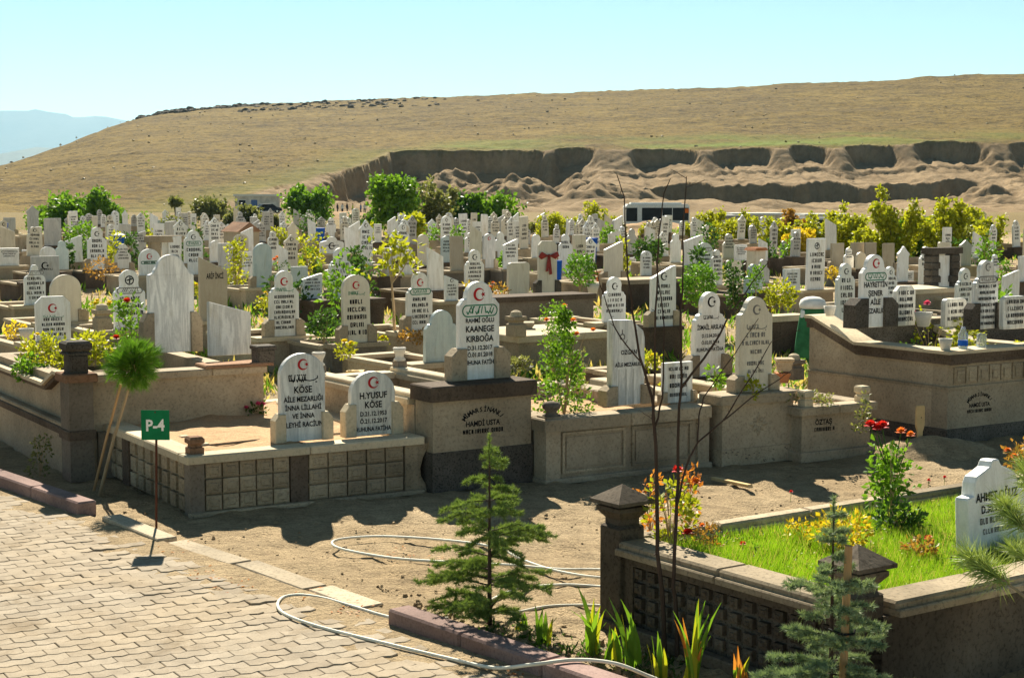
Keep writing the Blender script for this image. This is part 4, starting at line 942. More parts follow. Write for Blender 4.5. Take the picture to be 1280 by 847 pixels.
TL7 = wallT('left', W7, L7)
block_grid(T7, Matrix.Translation((.03, 0, 0)) @ TL7, .18, L7 - .2, .075, h7 - .06, 14, 4, 'tuff_old', .03, .014, .052)
MB().box(.004, .06, .2, L7 - .18, h7 - .058, h7).build('frieze', 'tuff_old', T7)
def cap7(x0, x1, y0, y1, ax):
    L = (x1 - x0) if ax == 0 else (y1 - y0); n = max(1, round(L / .8))
    for k in range(n):
        a, c_ = L * k / n, L * (k + 1) / n
        e = (x0 + a + .002, x0 + c_ - .002, y0, y1) if ax == 0 else (x0, x1, y0 + a + .002, y0 + c_ - .002)
        MB().box(*e, h7, h7 + .04, b=.008).build('cap_stone', 'tuff_block', T7)
        i = .03; e2 = (e[0], e[1], y0 + i, y1 - i) if ax == 0 else (x0 + i, x1 - i, e[2], e[3])
        MB().box(*e2, h7 + .04, cz7, b=.014).build('cap_stone', 'tuff_block', T7)
cap7(-.05, .25, .16, L7 - .1, 1); cap7(.25, W7, -.05, .25, 0); cap7(.02, W7, L7 - .12, L7 + .06, 0)
def pillar7(x, y, zt):
    MB().box(x - .10, x + .10, y - .10, y + .10, 0, zt, b=.008).build('corner_pillar', 'tuff_old', T7)
    MB().lathe([(.10, 0), (.075, .015), (.075, .05), (.095, .075), (.115, .10), (.115, .125), (.085, .135), (.085, .145)], sq=True).build('pillar_neck', 'tuff_old', T7).location = (x, y, zt)
    MB().lathe([(.145, 0), (.145, .022), (.002, .115)], sq=True).build('pillar_cap', 'tuff_old', T7).location = (x, y, zt + .145)
pillar7(.08, L7 - .02, .655); pillar7(.10, .12, .62)
nx, ny = 40, 40; x = np.linspace(.2, W7 - .2, nx); y = np.linspace(.2, L7 - .12, ny); X_, Y_ = np.meshgrid(x, y)
zg7 = .475
o = grid_mesh('turf', X_, Y_, zg7 + fbm(X_ * 2, Y_ * 2, 3) * .05, 'soil_dark'); o.parent = T7
p, w, h = stone_at(1212, 1290, 573, 690, .50, A7); 
headstone('leaning ogee-topped white headstone on the lawn behind the pine branches', Vector((p.x, p.y + .05, .47)), A7 + .05, w * .98, h + .03, 'ogee', 'marble_white', .10, [
    ('lettering', 'ink_black', lines([('AHMET OĞUZ', h * .62, h * .095), ('D.30.05.1957', h * .49, h * .085)], w * .82)),
    ('worn_lettering', 'ink_grey', lambda mb: glyph_rows(mb, [(0, h * .37, w * .6, h * .07), (0, h * .26, w * .5, h * .06)], 5))], lean=-.06)

# ================================================================== THE FIELD OF GRAVES
W_, C_, B_, G_, N_ = 'marble_white', 'marble_cream', 'marble_blue', 'marble_grey', 'marble_tan'
S = 'marble'
FIELD = [
 # left block
 (46, 89, 370, 426, 'cham', W_, 'RgT4', 'white chamfered headstone with red crescent and rose marks behind the left tomb'),
 (64, 103, 343, 402, 'arch', C_, '', 'blank cream arched headstone just behind the chamfered red-crescent stone'),
 (144, 183, 337, 411, 'head', W_, 'eKT4', 'white headstone with round emblem half hidden by a climbing red rose'),
 (31, 58, 331, 381, 'wide', W_, 'KT5', 'small white headstone with five dark lines near the left edge'),
 (40, 75, 320, 352, 'flat', G_, 'ET1', 'wide grey slab with small crescent behind the five-line stone at left'),
 (0, 24, 310, 332, 'flat', W_, 'KT2', 'white tablet with dark oval script at the very left edge'),
 (28, 45, 312, 323, 'flat', W_, 'T2', 'tiny white tablet next to the oval-script tablet at the left edge'),
 (51, 71, 308, 340, 'arch', W_, '', 'blank white arched headstone peeping above the wide grey slab'),
 (70, 86, 301, 337, 'head', B_, '', 'blue-grey round-headed stone beside the dark round bush at left'),
 (56, 77, 273, 307, 'flat', G_, '', 'tall fluted grey slab far back on the left'),
 (34, 50, 257, 293, 'point', G_, '', 'pale pointed stone standing highest at the far left'),
 (5, 20, 272, 292, 'flat', G_, '', 'square grey slab beside the blue cloth at the far left'),
 (110, 134, 284, 337, 'head', W_, 'ET4', 'tall white headstone with four dark lines right of the dark round bush'),
 (144, 164, 305, 336, 'head', W_, 'T4', 'short white headstone with dark text right below the blue bin'),
 (163, 183, 289, 317, 'slantr', G_, 'T3', 'grey headstone with curved slanting top and text left of the beige gateway'),
 (174, 201, 311, 344, 'arch', W_, 'RGT1', 'white arched headstone with red drop and green oval by the beige gateway'),
 (231, 254, 288, 343, 'step', W_, 'EGT3', 'white headstone with green oval script right of the beige gateway'),
 (153, 161, 263, 287, 'point', W_, '', 'small cream pointed stone below the green bushes far left'),
 (188, 198, 266, 291, 'slantl', W_, '', 'narrow slanting white stone just left of the blue-grey square one'),
 (198, 210, 275, 292, 'flat', B_, '', 'blue-grey square stone far back above the beige gateway'),
 (203, 211, 262, 280, 'point', W_, '', 'thin white pointed stone above the blue-grey square stone'),
 (250, 285, 321, 400, 'slantl', N_, 'A', 'tall tan slab with slanting top and a short black name'),
 (274, 292, 304, 342, 'flat', G_, '', 'fluted grey marble slab right of the white green-oval headstone'),
 (263, 275, 301, 328, 'arch', W_, '', 'narrow white arched stone tucked behind the fluted grey slab'),
 (304, 317, 315, 345, 'flat', W_, 'T4', 'narrow white text tablet beside the leaning blue-grey slab'),
 (317, 340, 304, 359, 'arch', B_, '', 'tall blank blue-grey slab leaning right in the middle left'),
 (336, 349, 289, 332, 'head', W_, 'ET3', 'slim white headstone just behind the leaning blue-grey slab'),
 (349, 360, 306, 340, 'slantl', W_, '', 'blank white slanting slab right of the leaning blue-grey slab'),
 (360, 374, 278, 312, 'point', C_, '', 'blank cream pointed stone far back left of the second blue bin'),
 (380, 395, 300, 321, 'arch', N_, '', 'small tan arched stone below the second blue bin'),
 (400, 430, 296, 317, 'wide', W_, 'ET1', 'wide white ogee headstone right of the second blue bin'),
 (408, 420, 272, 297, 'head', W_, 'T2', 'white round-headed stone directly right of the second blue bin'),
 (365, 385, 333, 357, 'flat', B_, '', 'small blank blue-grey tablet with orange flowers above it'),
 (378, 403, 342, 376, 'slantr', W_, 'T4', 'white text tablet with slanting top near a red flower, centre left'),
 (338, 374, 338, 420, 'head', W_, 'RgT7P', 'tall white headstone with red crescent, green script and seven dark lines'),
 (413, 440, 310, 375, 'head', W_, 'ET4P', 'white round-headed stone beside a dark green column of leaves'),
 (430, 464, 343, 428, 'arch', C_, 'RgT5P', 'cream arched headstone with red crescent and thin green script line'),
 (509, 541, 340, 413, 'head', W_, 'RGT5P', 'white headstone with green oval left of the tall plain slab'),
 (532, 572, 387, 452, 'step', B_, '', 'blank blue-green stone leaning beside the tall central headstone'),
 # centre block
 (450, 468, 275, 331, 'point', W_, 'ET4', 'tall white pointed headstone with text left of the big trees'),
 (468, 477, 280, 303, 'flat', W_, 'T3', 'tiny white tablet touching the tall pointed headstone below the big trees'),
 (485, 495, 271, 301, 'slantr', W_, '', 'thin white stone with slanting top below the big trees'),
 (479, 491, 310, 345, 'flat', G_, '', 'narrow blank grey slab left of the little bare tree'),
 (500, 516, 312, 343, 'flat', W_, 'T4', 'white text tablet right of the little bare tree'),
 (523, 536, 293, 332, 'arch', C_, '', 'plain cream arched slab behind the tall plain white slab'),
 (535, 546, 274, 299, 'point', W_, '', 'white pointed stone standing against the big trees, right side'),
 (536, 555, 309, 363, 'slantl', W_, '', 'tall plain white slab with slightly slanting top in the centre'),
 (552, 564, 295, 328, 'arch', B_, 'T4', 'blue-grey arched stone left of the plain tan slab'),
 (564, 580, 295, 338, 'flat', N_, '', 'plain tan upright slab in the centre middle distance'),
 (557, 573, 344, 376, 'slantl', W_, 'ET4', 'small white slant-topped text stone just above the tall central headstone'),
 (582, 605, 312, 357, 'head', W_, 'ET5', 'white round-headed stone with dark text right above the tall central headstone'),
 (604, 619, 292, 335, 'arch', G_, 'R', 'grey arched stone with red mark right of the plain tan slab'),
 (619, 634, 290, 322, 'head', W_, '', 'blank white headstone right of the red-marked grey stone'),
 (630, 648, 299, 336, 'slantr', W_, 'T4', 'white slant-topped text stone just above the blank rounded white block'),
 (635, 662, 328, 368, 'round', C_, '', 'blank rounded white block left of the ribbon-tied stone'),
 (665, 675, 293, 322, 'arch', W_, '', 'small white arched stone just behind the ribbon-tied stone'),
 (674, 696, 301, 367, 'cham', C_, 'P', 'cream headstone tied with a faded red ribbon bow'),
 (700, 716, 293, 341, 'head', W_, 'T2', 'white headstone right of the ribbon-tied stone behind a pine bush'),
 (704, 720, 345, 367, 'flat', C_, '', 'small cream block on the wall right of the ribbon-tied stone'),
 (756, 779, 302, 352, 'slantr', C_, '', 'tall blank cream slab beside an orange clay pot'),
 (755, 782, 346, 402, 'head', W_, 'ET4', 'white round-headed stone with crescent above the fluted slab'),
 (760, 770, 290, 304, 'point', W_, '', 'tiny white pointed stone above the tall blank cream slab'),
 (784, 796, 286, 318, 'head', G_, '', 'slim grey headstone in front of the bus'),
 (785, 795, 322, 339, 'flat', W_, 'T3', 'tiny white text tablet below the slim grey headstone by the bus'),
 (815, 845, 332, 408, 'slantr', W_, 'ET6P', 'tall white slant-topped text stone on a dark shelf seen through the sapling'),
 (839, 851, 292, 328, 'head', W_, '', 'narrow white stone just right of the sapling stems'),
 (855, 878, 294, 332, 'slantr', W_, '', 'white slab with rising slanted top behind the round pine shrub'),
 (871, 891, 303, 349, 'arch', B_, 'KT2', 'blue-green arched stone with dark oval right behind the round pine shrub'),
 (891, 903, 312, 356, 'head', W_, 'T6', 'slim white text stone right of the round pine shrub'),
 (904, 919, 292, 322, 'head', C_, 'T4', 'cream headstone below the yellow-green trees, right of centre'),
 (919, 934, 306, 326, 'flat', W_, 'T4', 'small white text tablet left of the orange-roofed lantern box'),
 (950, 960, 298, 326, 'slantl', W_, '', 'narrow white stone right of the orange-roofed lantern box'),
 (910, 928, 325, 354, 'round', C_, '', 'cream framed stone beside a dark leafy column'),
 (932, 953, 330, 366, 'head', B_, '', 'blue-grey round-headed stone with ivy climbing it'),
 (947, 962, 324, 353, 'head', G_, '', 'grey round-headed stone behind the ivy-clad one'),
 (976, 985, 301, 322, 'head', G_, '', 'small grey stone left of the tall flat text pillar'),
 (985, 1001, 321, 338, 'arch', G_, '', 'small grey arched stone left of the tall flat text pillar'),
 (981, 1000, 336, 366, 'flat', W_, 'T4', 'square white text tablet left of the tall flat text pillar'),
 (1009, 1030, 298, 362, 'flat', W_, 'eT5', 'tall flat-topped white pillar with dark text, right of centre'),
 (867, 906, 364, 470, 'head', W_, 'I', 'white round-headed stone with bold black name left of the faint-lettered arched stone'),
 # right block
 (1040, 1055, 304, 334, 'flat', N_, '', 'leftmost of the plain tan slabs below the right-hand trees'),
 (1065, 1080, 303, 325, 'flat', N_, '', 'second plain tan slab below the right-hand trees'),
 (1082, 1096, 303, 325, 'flat', N_, '', 'third plain tan slab below the right-hand trees'),
 (1105, 1118, 304, 337, 'flat', N_, '', 'rightmost plain tan slab below the right-hand trees'),
 (1056, 1067, 310, 335, 'head', W_, 'T3', 'little white text stone between the first two plain tan slabs'),
 (1071, 1083, 315, 336, 'arch', C_, '', 'little blank cream stone between the tan slabs on the right'),
 (1047, 1068, 329, 406, 'head', W_, 'ET5', 'slim white headstone with text just left of the dark-posted family stone'),
 (1107, 1122, 333, 382, 'head', W_, 'ET4', 'pale headstone partly hidden right behind the dark-posted family stone'),
 (1122, 1136, 308, 352, 'point', W_, '', 'blank white pointed stone right of the rightmost tan slab'),
 (1130, 1142, 339, 357, 'flat', W_, 'T3', 'tiny white tablet in front of the blank pointed stone on the right'),
 (1150, 1165, 308, 357, 'head', W_, 'T3', 'white headstone touching the dark rough-stone frame'),
 (1200, 1215, 300, 332, 'point', G_, '', 'blank grey pointed stone right of the dark rough-stone frame'),
 (1196, 1216, 335, 390, 'head', W_, 'ET4', 'white headstone with crescent in front of the grey pointed stone, right'),
 (1255, 1274, 338, 373, 'slantr', W_, '', 'blank white slab with rising slanted top at the right'),
 (1240, 1249, 318, 347, 'head', W_, 'T3', 'thin white text stone behind the tall dark-oval headstone at right'),
 (1275, 1284, 320, 352, 'flat', W_, '', 'white slab cut off by the right edge'),
]
occupied = []      # rotated-frame rectangles of graves
cu, su = math.cos(UA), math.sin(UA)
def to_uv(p): return p.x * cu + p.y * su, -p.x * su + p.y * cu
ARIF = None
def marks(code, w, h, seed):
    out = []; top = h * .86
    nl = 0
    i = 0
    while i < len(code):
        c_ = code[i]
        if c_ in 'ER': cz = h - w * .34; out.append(('crescent', 'ink_red' if c_ == 'R' else 'ink_black', lambda mb, cz=cz: crescent(mb, -w * .02, cz, w * .13))); top = cz - w * .20
        if c_ == 'e': cz = h - w * .32; out.append(('emblem', 'ink_black', lambda mb, cz=cz: (stroke(mb, arc(0, cz, w * .13, 0, 360, 12), w * .035), stroke(mb, [(-w * .08, cz), (w * .08, cz + w * .04)], w * .04), stroke(mb, [(0, cz - w * .09), (w * .02, cz + w * .09)], w * .04)))); top = cz - w * .22
        if c_ == 'g': zz = top - h * .03; out.append(('calligraphy', 'ink_green', lambda mb, zz=zz: script_line(mb, 0, zz, w * .6, h * .06, seed))); top = zz - h * .06
        if c_ in 'GK':
            zz = top - h * .055; mt = 'ink_green' if c_ == 'G' else 'ink_grey'
            out.append(('cartouche', mt, lambda mb, zz=zz: (cartouche(mb, 0, zz, w * .8, h * .095, lw=w * .03), script_line(mb, 0, zz, w * .58, h * .07, seed, tail=False)))); top = zz - h * .075
        if c_ == 'T': nl = int(code[i + 1]); i += 1
        i += 1
    if nl:
        bot = h * .10; top = max(top, h * .55); step = min((top - bot) / nl, h * .12); q = random.Random(seed)
        rows = [(0, top - step * (k + .85), w * q.uniform(.5, .8), step * .6) for k in range(nl)]
        out.append(('lettering', 'ink_black', lambda mb: glyph_rows(mb, rows, seed)))
    return out
PROTO = {}
def grave_proto(style):
    """unit grave 1 wide (x), 1 long (y), 1 high; stones stand at the front (y=0)"""
    if style in PROTO: return PROTO[style]
    wall, cap_, so = {0: ('tuff', 'tuff_pale', 'soil'), 1: ('tuff_dark', 'tuff_block', 'soil_dark'), 2: ('tuff_block', 'tuff_pale', 'soil'), 3: ('wall_grey', 'tuff', 'soil_dark')}[style]
    parts = []
    def mk(name, mat, *bx):
        mb = MB()
        for e in bx: mb.box(*e)
        me = bpy.data.meshes.new(name); me.from_pydata(mb.v, [], mb.f); me.materials.append(M[mat]); me.update(); parts.append((name, me))
    mk('front_wall', wall, (.01, .99, 0, .14, 0, .88)); mk('back_wall', wall, (.01, .99, .92, 1, 0, .84))
    mk('side_wall', wall, (.01, .10, .14, .92, 0, .82)); mk('side_wall', wall, (.90, .99, .14, .92, 0, .82))
    mk('front_cap', cap_ if style != 1 else 'tuff_dark', (-.02, 1.02, -.02, .16, .88, 1.0)); mk('side_cap', cap_, (-.015, .13, .16, .90, .82, .92)); mk('side_cap', cap_, (.87, 1.015, .16, .90, .82, .92)); mk('back_cap', cap_, (-.015, 1.015, .90, 1.015, .84, .94))
    mk('soil', so, (.10, .90, .14, .92, .2, .72)); PROTO[style] = parts; return parts
def grave(label, p, ang, w, L, h, style, group=None, dyf=.06):
    r = thing('grave_border', label, 'grave', (0, 0, 0), ang, group)
    u = Vector((math.cos(ang), math.sin(ang), 0)); v = Vector((-u.y, u.x, 0))
    r.location = Vector((p.x, p.y, 0)) - u * (w / 2) - v * dyf; r.scale = (w, L, h)
    for nm, me in grave_proto(style): link(nm, me, r)
    return r
def free_box(u0, u1, v0, v1):
    return all(u1 <= a or u0 >= b_ or v1 <= c_ or v0 >= d_ for a, b_, c_, d_ in occupied)
for root, W__, D__ in ((T0, W0, D0), (T1, W1, D1), (T2, W2, D2), (T3, W3, D3), (T4, W4, D4), (T5, W5, D5), (T6, W6, D6), (T7, W7, L7)):
    cs = [root.location + Vector((math.cos(root.rotation_euler.z) * a - math.sin(root.rotation_euler.z) * b_, math.sin(root.rotation_euler.z) * a + math.cos(root.rotation_euler.z) * b_, 0)) for a in (0, W__) for b_ in (0, D__)]
    uv = [to_uv(c_) for c_ in cs]; occupied.append((min(a for a, _ in uv), max(a for a, _ in uv), min(b_ for _, b_ in uv), max(b_ for _, b_ in uv)))
entries = []
for k, e in enumerate(FIELD):
    x0, x1, yt, yb = e[:4]; z = .55
    D = (H - z) * F / (yb - 245); hs_ = (yb - yt) * D / F
    if hs_ > 1.3: D = 1.3 * F / (yb - yt); z = H - (yb - 245) * D / F
    if hs_ < .5: D = .5 * F / (yb - yt); z = H - (yb - 245) * D / F
    z = max(.12, min(1.15, z)); p, w, h = stone_at(x0, x1, yt, yb, z)
    entries.append((k, e, p, w, h, z))
q = random.Random(21)
hd_rects = []
for k, e, p, w, h, z in entries:
    u_, v_ = to_uv(p); hd_rects.append((u_ - w / 2, u_ + w / 2, v_ - .02, v_ + .1))
for k, e, p, w, h, z in sorted(entries, key=lambda t: t[2].y):
    code = e[6]; ang = UA + q.gauss(0, .03); lean = q.gauss(0, .022)
    d = marks(code, w, h, k * 7 + 3)
    if code == 'A': d = [('lettering', 'ink_black', lambda mb, w=w, h=h: put_text(mb, 'ARİF İNCİ', .02, h * .66, h * .085, w * .62))]
    if code == 'I': d = [('crescent', 'ink_black', lambda mb, w=w, h=h: crescent(mb, 0, h * .885, w * .13)), ('calligraphy', 'ink_black', lambda mb, w=w, h=h: script_line(mb, 0, h * .70, w * .5, h * .05, 4)),
                         ('lettering', 'ink_black', lines([('İSMAİL ARSLAN', h * .56, h * .055), ('D.12.04.2014', h * .465, h * .042), ('Ö.02.05.2014', h * .385, h * .042), ('RUHUNA FATİHA', h * .30, h * .045)], w))]
    posts = (w * .34, h * .26, .14) if ('P' in code or code == 'I' or (h > .7 and q.random() < .3)) else None
    headstone(e[7], p, ang, w, h, e[4], e[5], .075, d, posts, 'basalt' if 'tied with' in e[7] else 'tuff', lean)
    gw = w * 1.35 + .32; GL = 1.9; u_, v_ = to_uv(p); ok = False
    for gw_, GL_ in ((gw, GL), (gw, 1.4), (w * 1.2 + .1, 1.2), (w * 1.12 + .06, .7), (w * 1.1 + .05, .3), (w * 1.04 + .04, .2)):
        box = (u_ - gw_ / 2 - .02, u_ + gw_ / 2 + .02, v_ - .08, v_ - .06 + GL_)
        if free_box(*box) and not any(i != k and not (box[1] <= r_[0] or box[0] >= r_[1] or box[3] <= r_[2] or box[2] >= r_[3]) for i, r_ in enumerate(hd_rects)): ok = True; break
    if not ok: gw_, GL_ = w * 1.02 + .03, .16; box = (u_ - gw_ / 2, u_ + gw_ / 2, v_ - .06, v_ + .1)
    occupied.append(box)
    short = e[7]
    grave('grave under ' + short, p, UA, gw_, GL_, z, q.choice((0, 0, 1, 2, 3, 1)), dyf=.06)

# ---- far rows: one mesh each, too small to show parts
FAR = []
shapes = ['head', 'arch', 'point', 'slantr', 'slantl', 'flat', 'step', 'round', 'head', 'point']
meshes = []
for i, sh in enumerate(shapes):
    for mt in (W_, W_, C_, G_):
        mb = MB(); w, h = .46, 1.0; mb.slab(outline(sh, w, h), 0, .09, .012); mb.cur = 1
        if sh in ('head', 'arch', 'flat', 'step', 'point'):
            glyph_rows(mb, [(0, h * (.68 - .13 * j), w * rnd.uniform(.5, .75), .075) for j in range(4)], i * 3 + 1, -.004)
            if sh != 'flat': crescent(mb, 0, h * .87, w * .13, -.004)
        mb.cur = 2; mb.box(-.36, .36, -.12, .25, -1.0, -.001); mb.box(-.36, -.27, .25, 1.5, -1.0, -.12); mb.box(.27, .36, .25, 1.5, -1.0, -.12); mb.box(-.27, .27, 1.42, 1.5, -1.0, -.12)
        me = bpy.data.meshes.new('headstone'); me.from_pydata(mb.v, [], mb.f); me.update(); me['what'] = {W_: 'white', C_: 'cream', G_: 'grey'}[mt] + ' ' + {'head': 'round-headed', 'arch': 'arched', 'point': 'pointed', 'slantr': 'slant-topped', 'slantl': 'slant-topped', 'flat': 'square-topped', 'step': 'shouldered', 'round': 'blank rounded'}[sh]
        for mm in (mt, 'ink_black', rnd.choice(('tuff', 'tuff_block', 'tuff_dark'))): me.materials.append(M[mm])
        me.polygons.foreach_set('material_index', mb.mi); meshes.append(me)
zones = [((-20, 230), 'small pale headstone in the distant crowded rows on the far left', 'distant headstones on the far left'),
         ((230, 440), 'small pale headstone in the distant rows below the hut and the round tree', 'distant headstones below the hut'),
         ((440, 640), 'small pale headstone in the distant rows below the big trees', 'distant headstones below the big trees'),
         ((640, 900), 'small pale headstone in the distant rows between the big trees and the bus', 'distant headstones by the bus'),
         ((900, 1290), 'small pale headstone in the distant rows at the foot of the right-hand trees', 'distant headstones by the right-hand trees')]
q = random.Random(33); cnt = 0; tries = 0
fr_rects = [e[:4] for e in FIELD]
while cnt < 195 and tries < 6000:
    tries += 1
    px = q.uniform(-15, 1285); D = q.choice((q.uniform(48, 75), q.uniform(55, 105), q.uniform(80, 118)))
    if px > 890 and D > 62 and q.random() < .85: continue
    if px > 640 and D > 95: continue
    zb = q.uniform(.25, .7); yb = 245 + (H - zb) * F / D; hh = q.uniform(.75, 1.3); ytop = yb - hh * F / D
    p = Vector(((px - 640) * D / F, D, 0)); u_, v_ = to_uv(p); box = (u_ - .45, u_ + .45, v_ - .25, v_ + 1.65)
    if not free_box(*box): continue
    if any(a - 4 < px < b_ + 4 and c_ - 6 < (ytop + yb) / 2 < d_ + 2 for a, b_, c_, d_ in fr_rects): continue
    occupied.append(box); cnt += 1
    o = link('headstone', q.choice(meshes)); o.location = (p.x, p.y, zb); s_ = q.uniform(.8, 1.25); o.scale = (s_, 1, hh); o.rotation_euler = (q.gauss(0, .035), q.gauss(0, .03), UA + q.gauss(0, .1))
    for (a, b_), lab, grp in zones:
        if a <= px < b_: tag(o, lab.replace('pale', o.data['what']), 'headstone', o.data['what'] + ' ' + grp)

# ================================================================== PLANTS
class LF:
    """fast collection of leaf faces"""
    def __init__(s, seed): s.v = []; s.f = []; s.q = random.Random(seed)
    def leaf(s, p, d, L, w, up=None):
        q = s.q; d = d.normalized(); a = d.cross(up if up is not None else Vector((q.gauss(0, 1), q.gauss(0, 1), q.gauss(0, 1))))
        if a.length < 1e-5: a = d.orthogonal()
        a.normalize(); n = a.cross(d); o = len(s.v)
        mid = p + d * L * .5 + n * L * .10
        s.v += [tuple(p), tuple(mid + a * w * .5), tuple(p + d * L), tuple(mid - a * w * .5)]; s.f.append((o, o + 1, o + 2, o + 3))
    def needle(s, p, d, L, w):
        d = d.normalized(); a = d.orthogonal().normalized() * w * .5; o = len(s.v)
        s.v += [tuple(p - a), tuple(p + a), tuple(p + d * L)]; s.f.append((o, o + 1, o + 2))
    def build(s, name, mat, parent=None): return quick(name, s.v, s.f, mat, parent)
def rdir(q, zb=0.0):
    v = Vector((q.gauss(0, 1), q.gauss(0, 1), q.gauss(0, 1) + zb)); return v.normalized()
def shrub(label, p, wd, ht, n, ls, mat, seed, flowers=(), cat='shrub', name='shrub', group=None, stems=5, shape='ball', stem_mat='bark_tan', clump=7):
    """p: base on its soil; leaves in clumps along twigs; flowers: list of (material, count, size)"""
    r = thing(name, label, cat, p, 0, group); lf = LF(seed); q = lf.q; sm = MB(); tips = []
    for i in range(stems):
        a = q.uniform(0, 6.28); rr = wd * .5 * q.uniform(.2, .9); e = Vector((rr * math.cos(a), rr * math.sin(a), ht * q.uniform(.6, .97))); mid = Vector((e.x * .35, e.y * .35, e.z * .5))
        sm.tube([(0, 0, -.02), tuple(mid), tuple(e)], [max(.004, ht * .012), max(.003, ht * .008), .002], 4, False); tips.append((mid, e))
    n = int(n * 1.9); cl = max(4, n // clump)
    for c in range(cl):
        if shape == 'ball':
            d = rdir(q); rad = q.uniform(.35, 1.0) ** .6; c0 = Vector((d.x * wd * .5 * rad, d.y * wd * .5 * rad, ht * .54 + d.z * ht * .44 * rad))
        elif shape == 'cone':
            t = q.random() ** 1.2; a = q.uniform(0, 6.28); rad = wd * .5 * (1 - t) ** .8 * q.uniform(.3, 1); c0 = Vector((rad * math.cos(a), rad * math.sin(a), t * ht))
        else:
            t = q.uniform(.05, 1.0); a = q.uniform(0, 6.28); rad = wd * .5 * q.uniform(.1, 1); c0 = Vector((rad * math.cos(a), rad * math.sin(a), t * ht))
        for k in range(clump):
            off = rdir(q) * ls * q.uniform(.2, 1.2); d = (off.normalized() * .8 + Vector((c0.x, c0.y, 0)).normalized() * .3 + Vector((0, 0, .25)) + rdir(q) * .3) if c0.length > 0 else off
            lf.leaf(c0 + off, d, ls * q.uniform(.8, 1.4), ls * q.uniform(.5, .85))
    sm.build('stem', stem_mat, r); lf.build('foliage', mat, r)
    for fm, cnt, fs in flowers:
        for k in range(cnt):
            d = rdir(q, .9); pp = Vector((d.x * wd * .48, d.y * wd * .48, ht * .55 + d.z * ht * .48)); blossom(r, pp, fs, fm, q)
    return r
def blossom(parent, p, s, mat, q, name='blossom'):
    fl = LF(q.randint(0, 9999))
    for ring, (nn, tilt, L) in enumerate(((7, .1, .8), (7, .7, .95), (6, 1.5, .95), (5, 3.0, .85), (4, 8.0, .7))):
        for k in range(nn):
            a = 6.283 * k / nn + ring * .5; d = Vector((math.cos(a), math.sin(a), tilt)); fl.leaf(Vector(p), d, s * L * q.uniform(.85, 1.1), s * 1.0, Vector((0, 0, 1)))
    return fl.build(name, mat, parent)

# ---- young cedar in the middle
def conifer(label, base, ht, rad, mat, seed, nl=.030, dens=1.0, droop=.1, bushy=False, stake=False, skew=0.0, tiers=17, name='young_conifer', bottom=.1, nw=.0028):
    r = thing(name, label, 'conifer', base); lf = LF(seed); q = lf.q; tr = MB(); br = MB()
    tr.tube([(0, 0, -.03), (skew * .3, 0, ht * .4), (skew, 0, ht * .99)], [.017, .011, .003], 7)
    def twig(a, b_, fine):
        d = (b_ - a); L = d.length; n = max(6, int(L * 900 * dens)); dn = d.normalized()
        for k in range(n):
            t = q.random() ** .85; p = a + d * t; nd = (dn * q.uniform(.25, .9) + rdir(q, .35) * .8); lf.needle(p, nd, nl * q.uniform(.6, 1.15), nw)
    for i in range(tiers):
        t = bottom + (1 - bottom) * (i + q.uniform(-.3, .3)) / tiers; z = ht * t
        prof_ = (1 - t) ** .75 * (1.0 if t > .2 else .75 + t)
        if bushy: prof_ = (1 - t ** 3) * (.8 + .2 * math.sin(t * 9)) * (1 if t < .72 else .35)
        nb = max(4, int(8 - 4 * t))
        for k in range(nb):
            a = q.uniform(0, 6.283); L = rad * prof_ * q.choice((.45, .7, .9, 1.0, 1.25)) * q.uniform(.85, 1.1) + .03
            s0 = Vector((skew * t, 0, z)); dirn = Vector((math.cos(a), math.sin(a), q.uniform(.02, .28)))
            e1 = s0 + dirn * L * .55; e2 = e1 + Vector((math.cos(a + q.uniform(-.3, .3)), math.sin(a + q.uniform(-.3, .3)), -droop + q.uniform(-.1, .1))) * L * .45
            br.tube([tuple(s0), tuple(e1), tuple(e2)], [.0055 * (1 - t) + .002, .003, .0012], 4, False)
            twig(s0 + (e1 - s0) * .3, e1, 1); twig(e1, e2, 1)
            for m_ in range(int(5 + L * 16)):
                f = q.uniform(.25, 1.0); st = s0 + (e1 - s0) * (f / .55) if f < .55 else e1 + (e2 - e1) * ((f - .55) / .45)
                sd_ = Vector((math.cos(a + q.choice((-1, 1)) * q.uniform(.5, 1.3)), math.sin(a + q.choice((-1, 1)) * q.uniform(.5, 1.3)), q.uniform(-.35, .25)))
                en = st + sd_ * L * q.uniform(.12, .32) * (1.1 - f * .4); br.tube([tuple(st), tuple(en)], [.0016, .0008], 3, False); twig(st, en, 0)
    twig(Vector((skew * .85, 0, ht * .85)), Vector((skew, 0, ht * 1.02)), 1)
    tr.build('trunk', 'bark_dark', r); br.build('branches', 'bark_dark', r); lf.build('needles', mat, r); return r
bp = gp(612, 783); conifer('young green cedar growing behind the mauve kerb in the foreground', bp, 1.2, .44, 'needle_cedar', 3, .034, 1.15, .30, tiers=17, nw=.0050)
bp = gp(1036, 975); cf = conifer('bluish young cedar tied to a wooden stake before the lawn tomb', bp, 1.30, .34, 'needle_blue', 9, .034, 1.5, .0, True, tiers=19, bottom=.12, nw=.0056)
stk = MB().tube([(0, 0, -.1), (.012, 0, .6), (.024, 0, 1.12)], [.019, .019, .018], 9).build('wooden_stake', 'wood_stake'); stk.location = bp + Vector((.035, -.06, 0)); tag(stk, 'round wooden stake standing in the bluish young cedar', 'stake')
tie = MB().tube([(-.05, .05, .72), (-.0, -.03, .715), (.05, -.03, .72), (.06, .0, .73)], .006, 5).build('tie', 'tyre', stk)

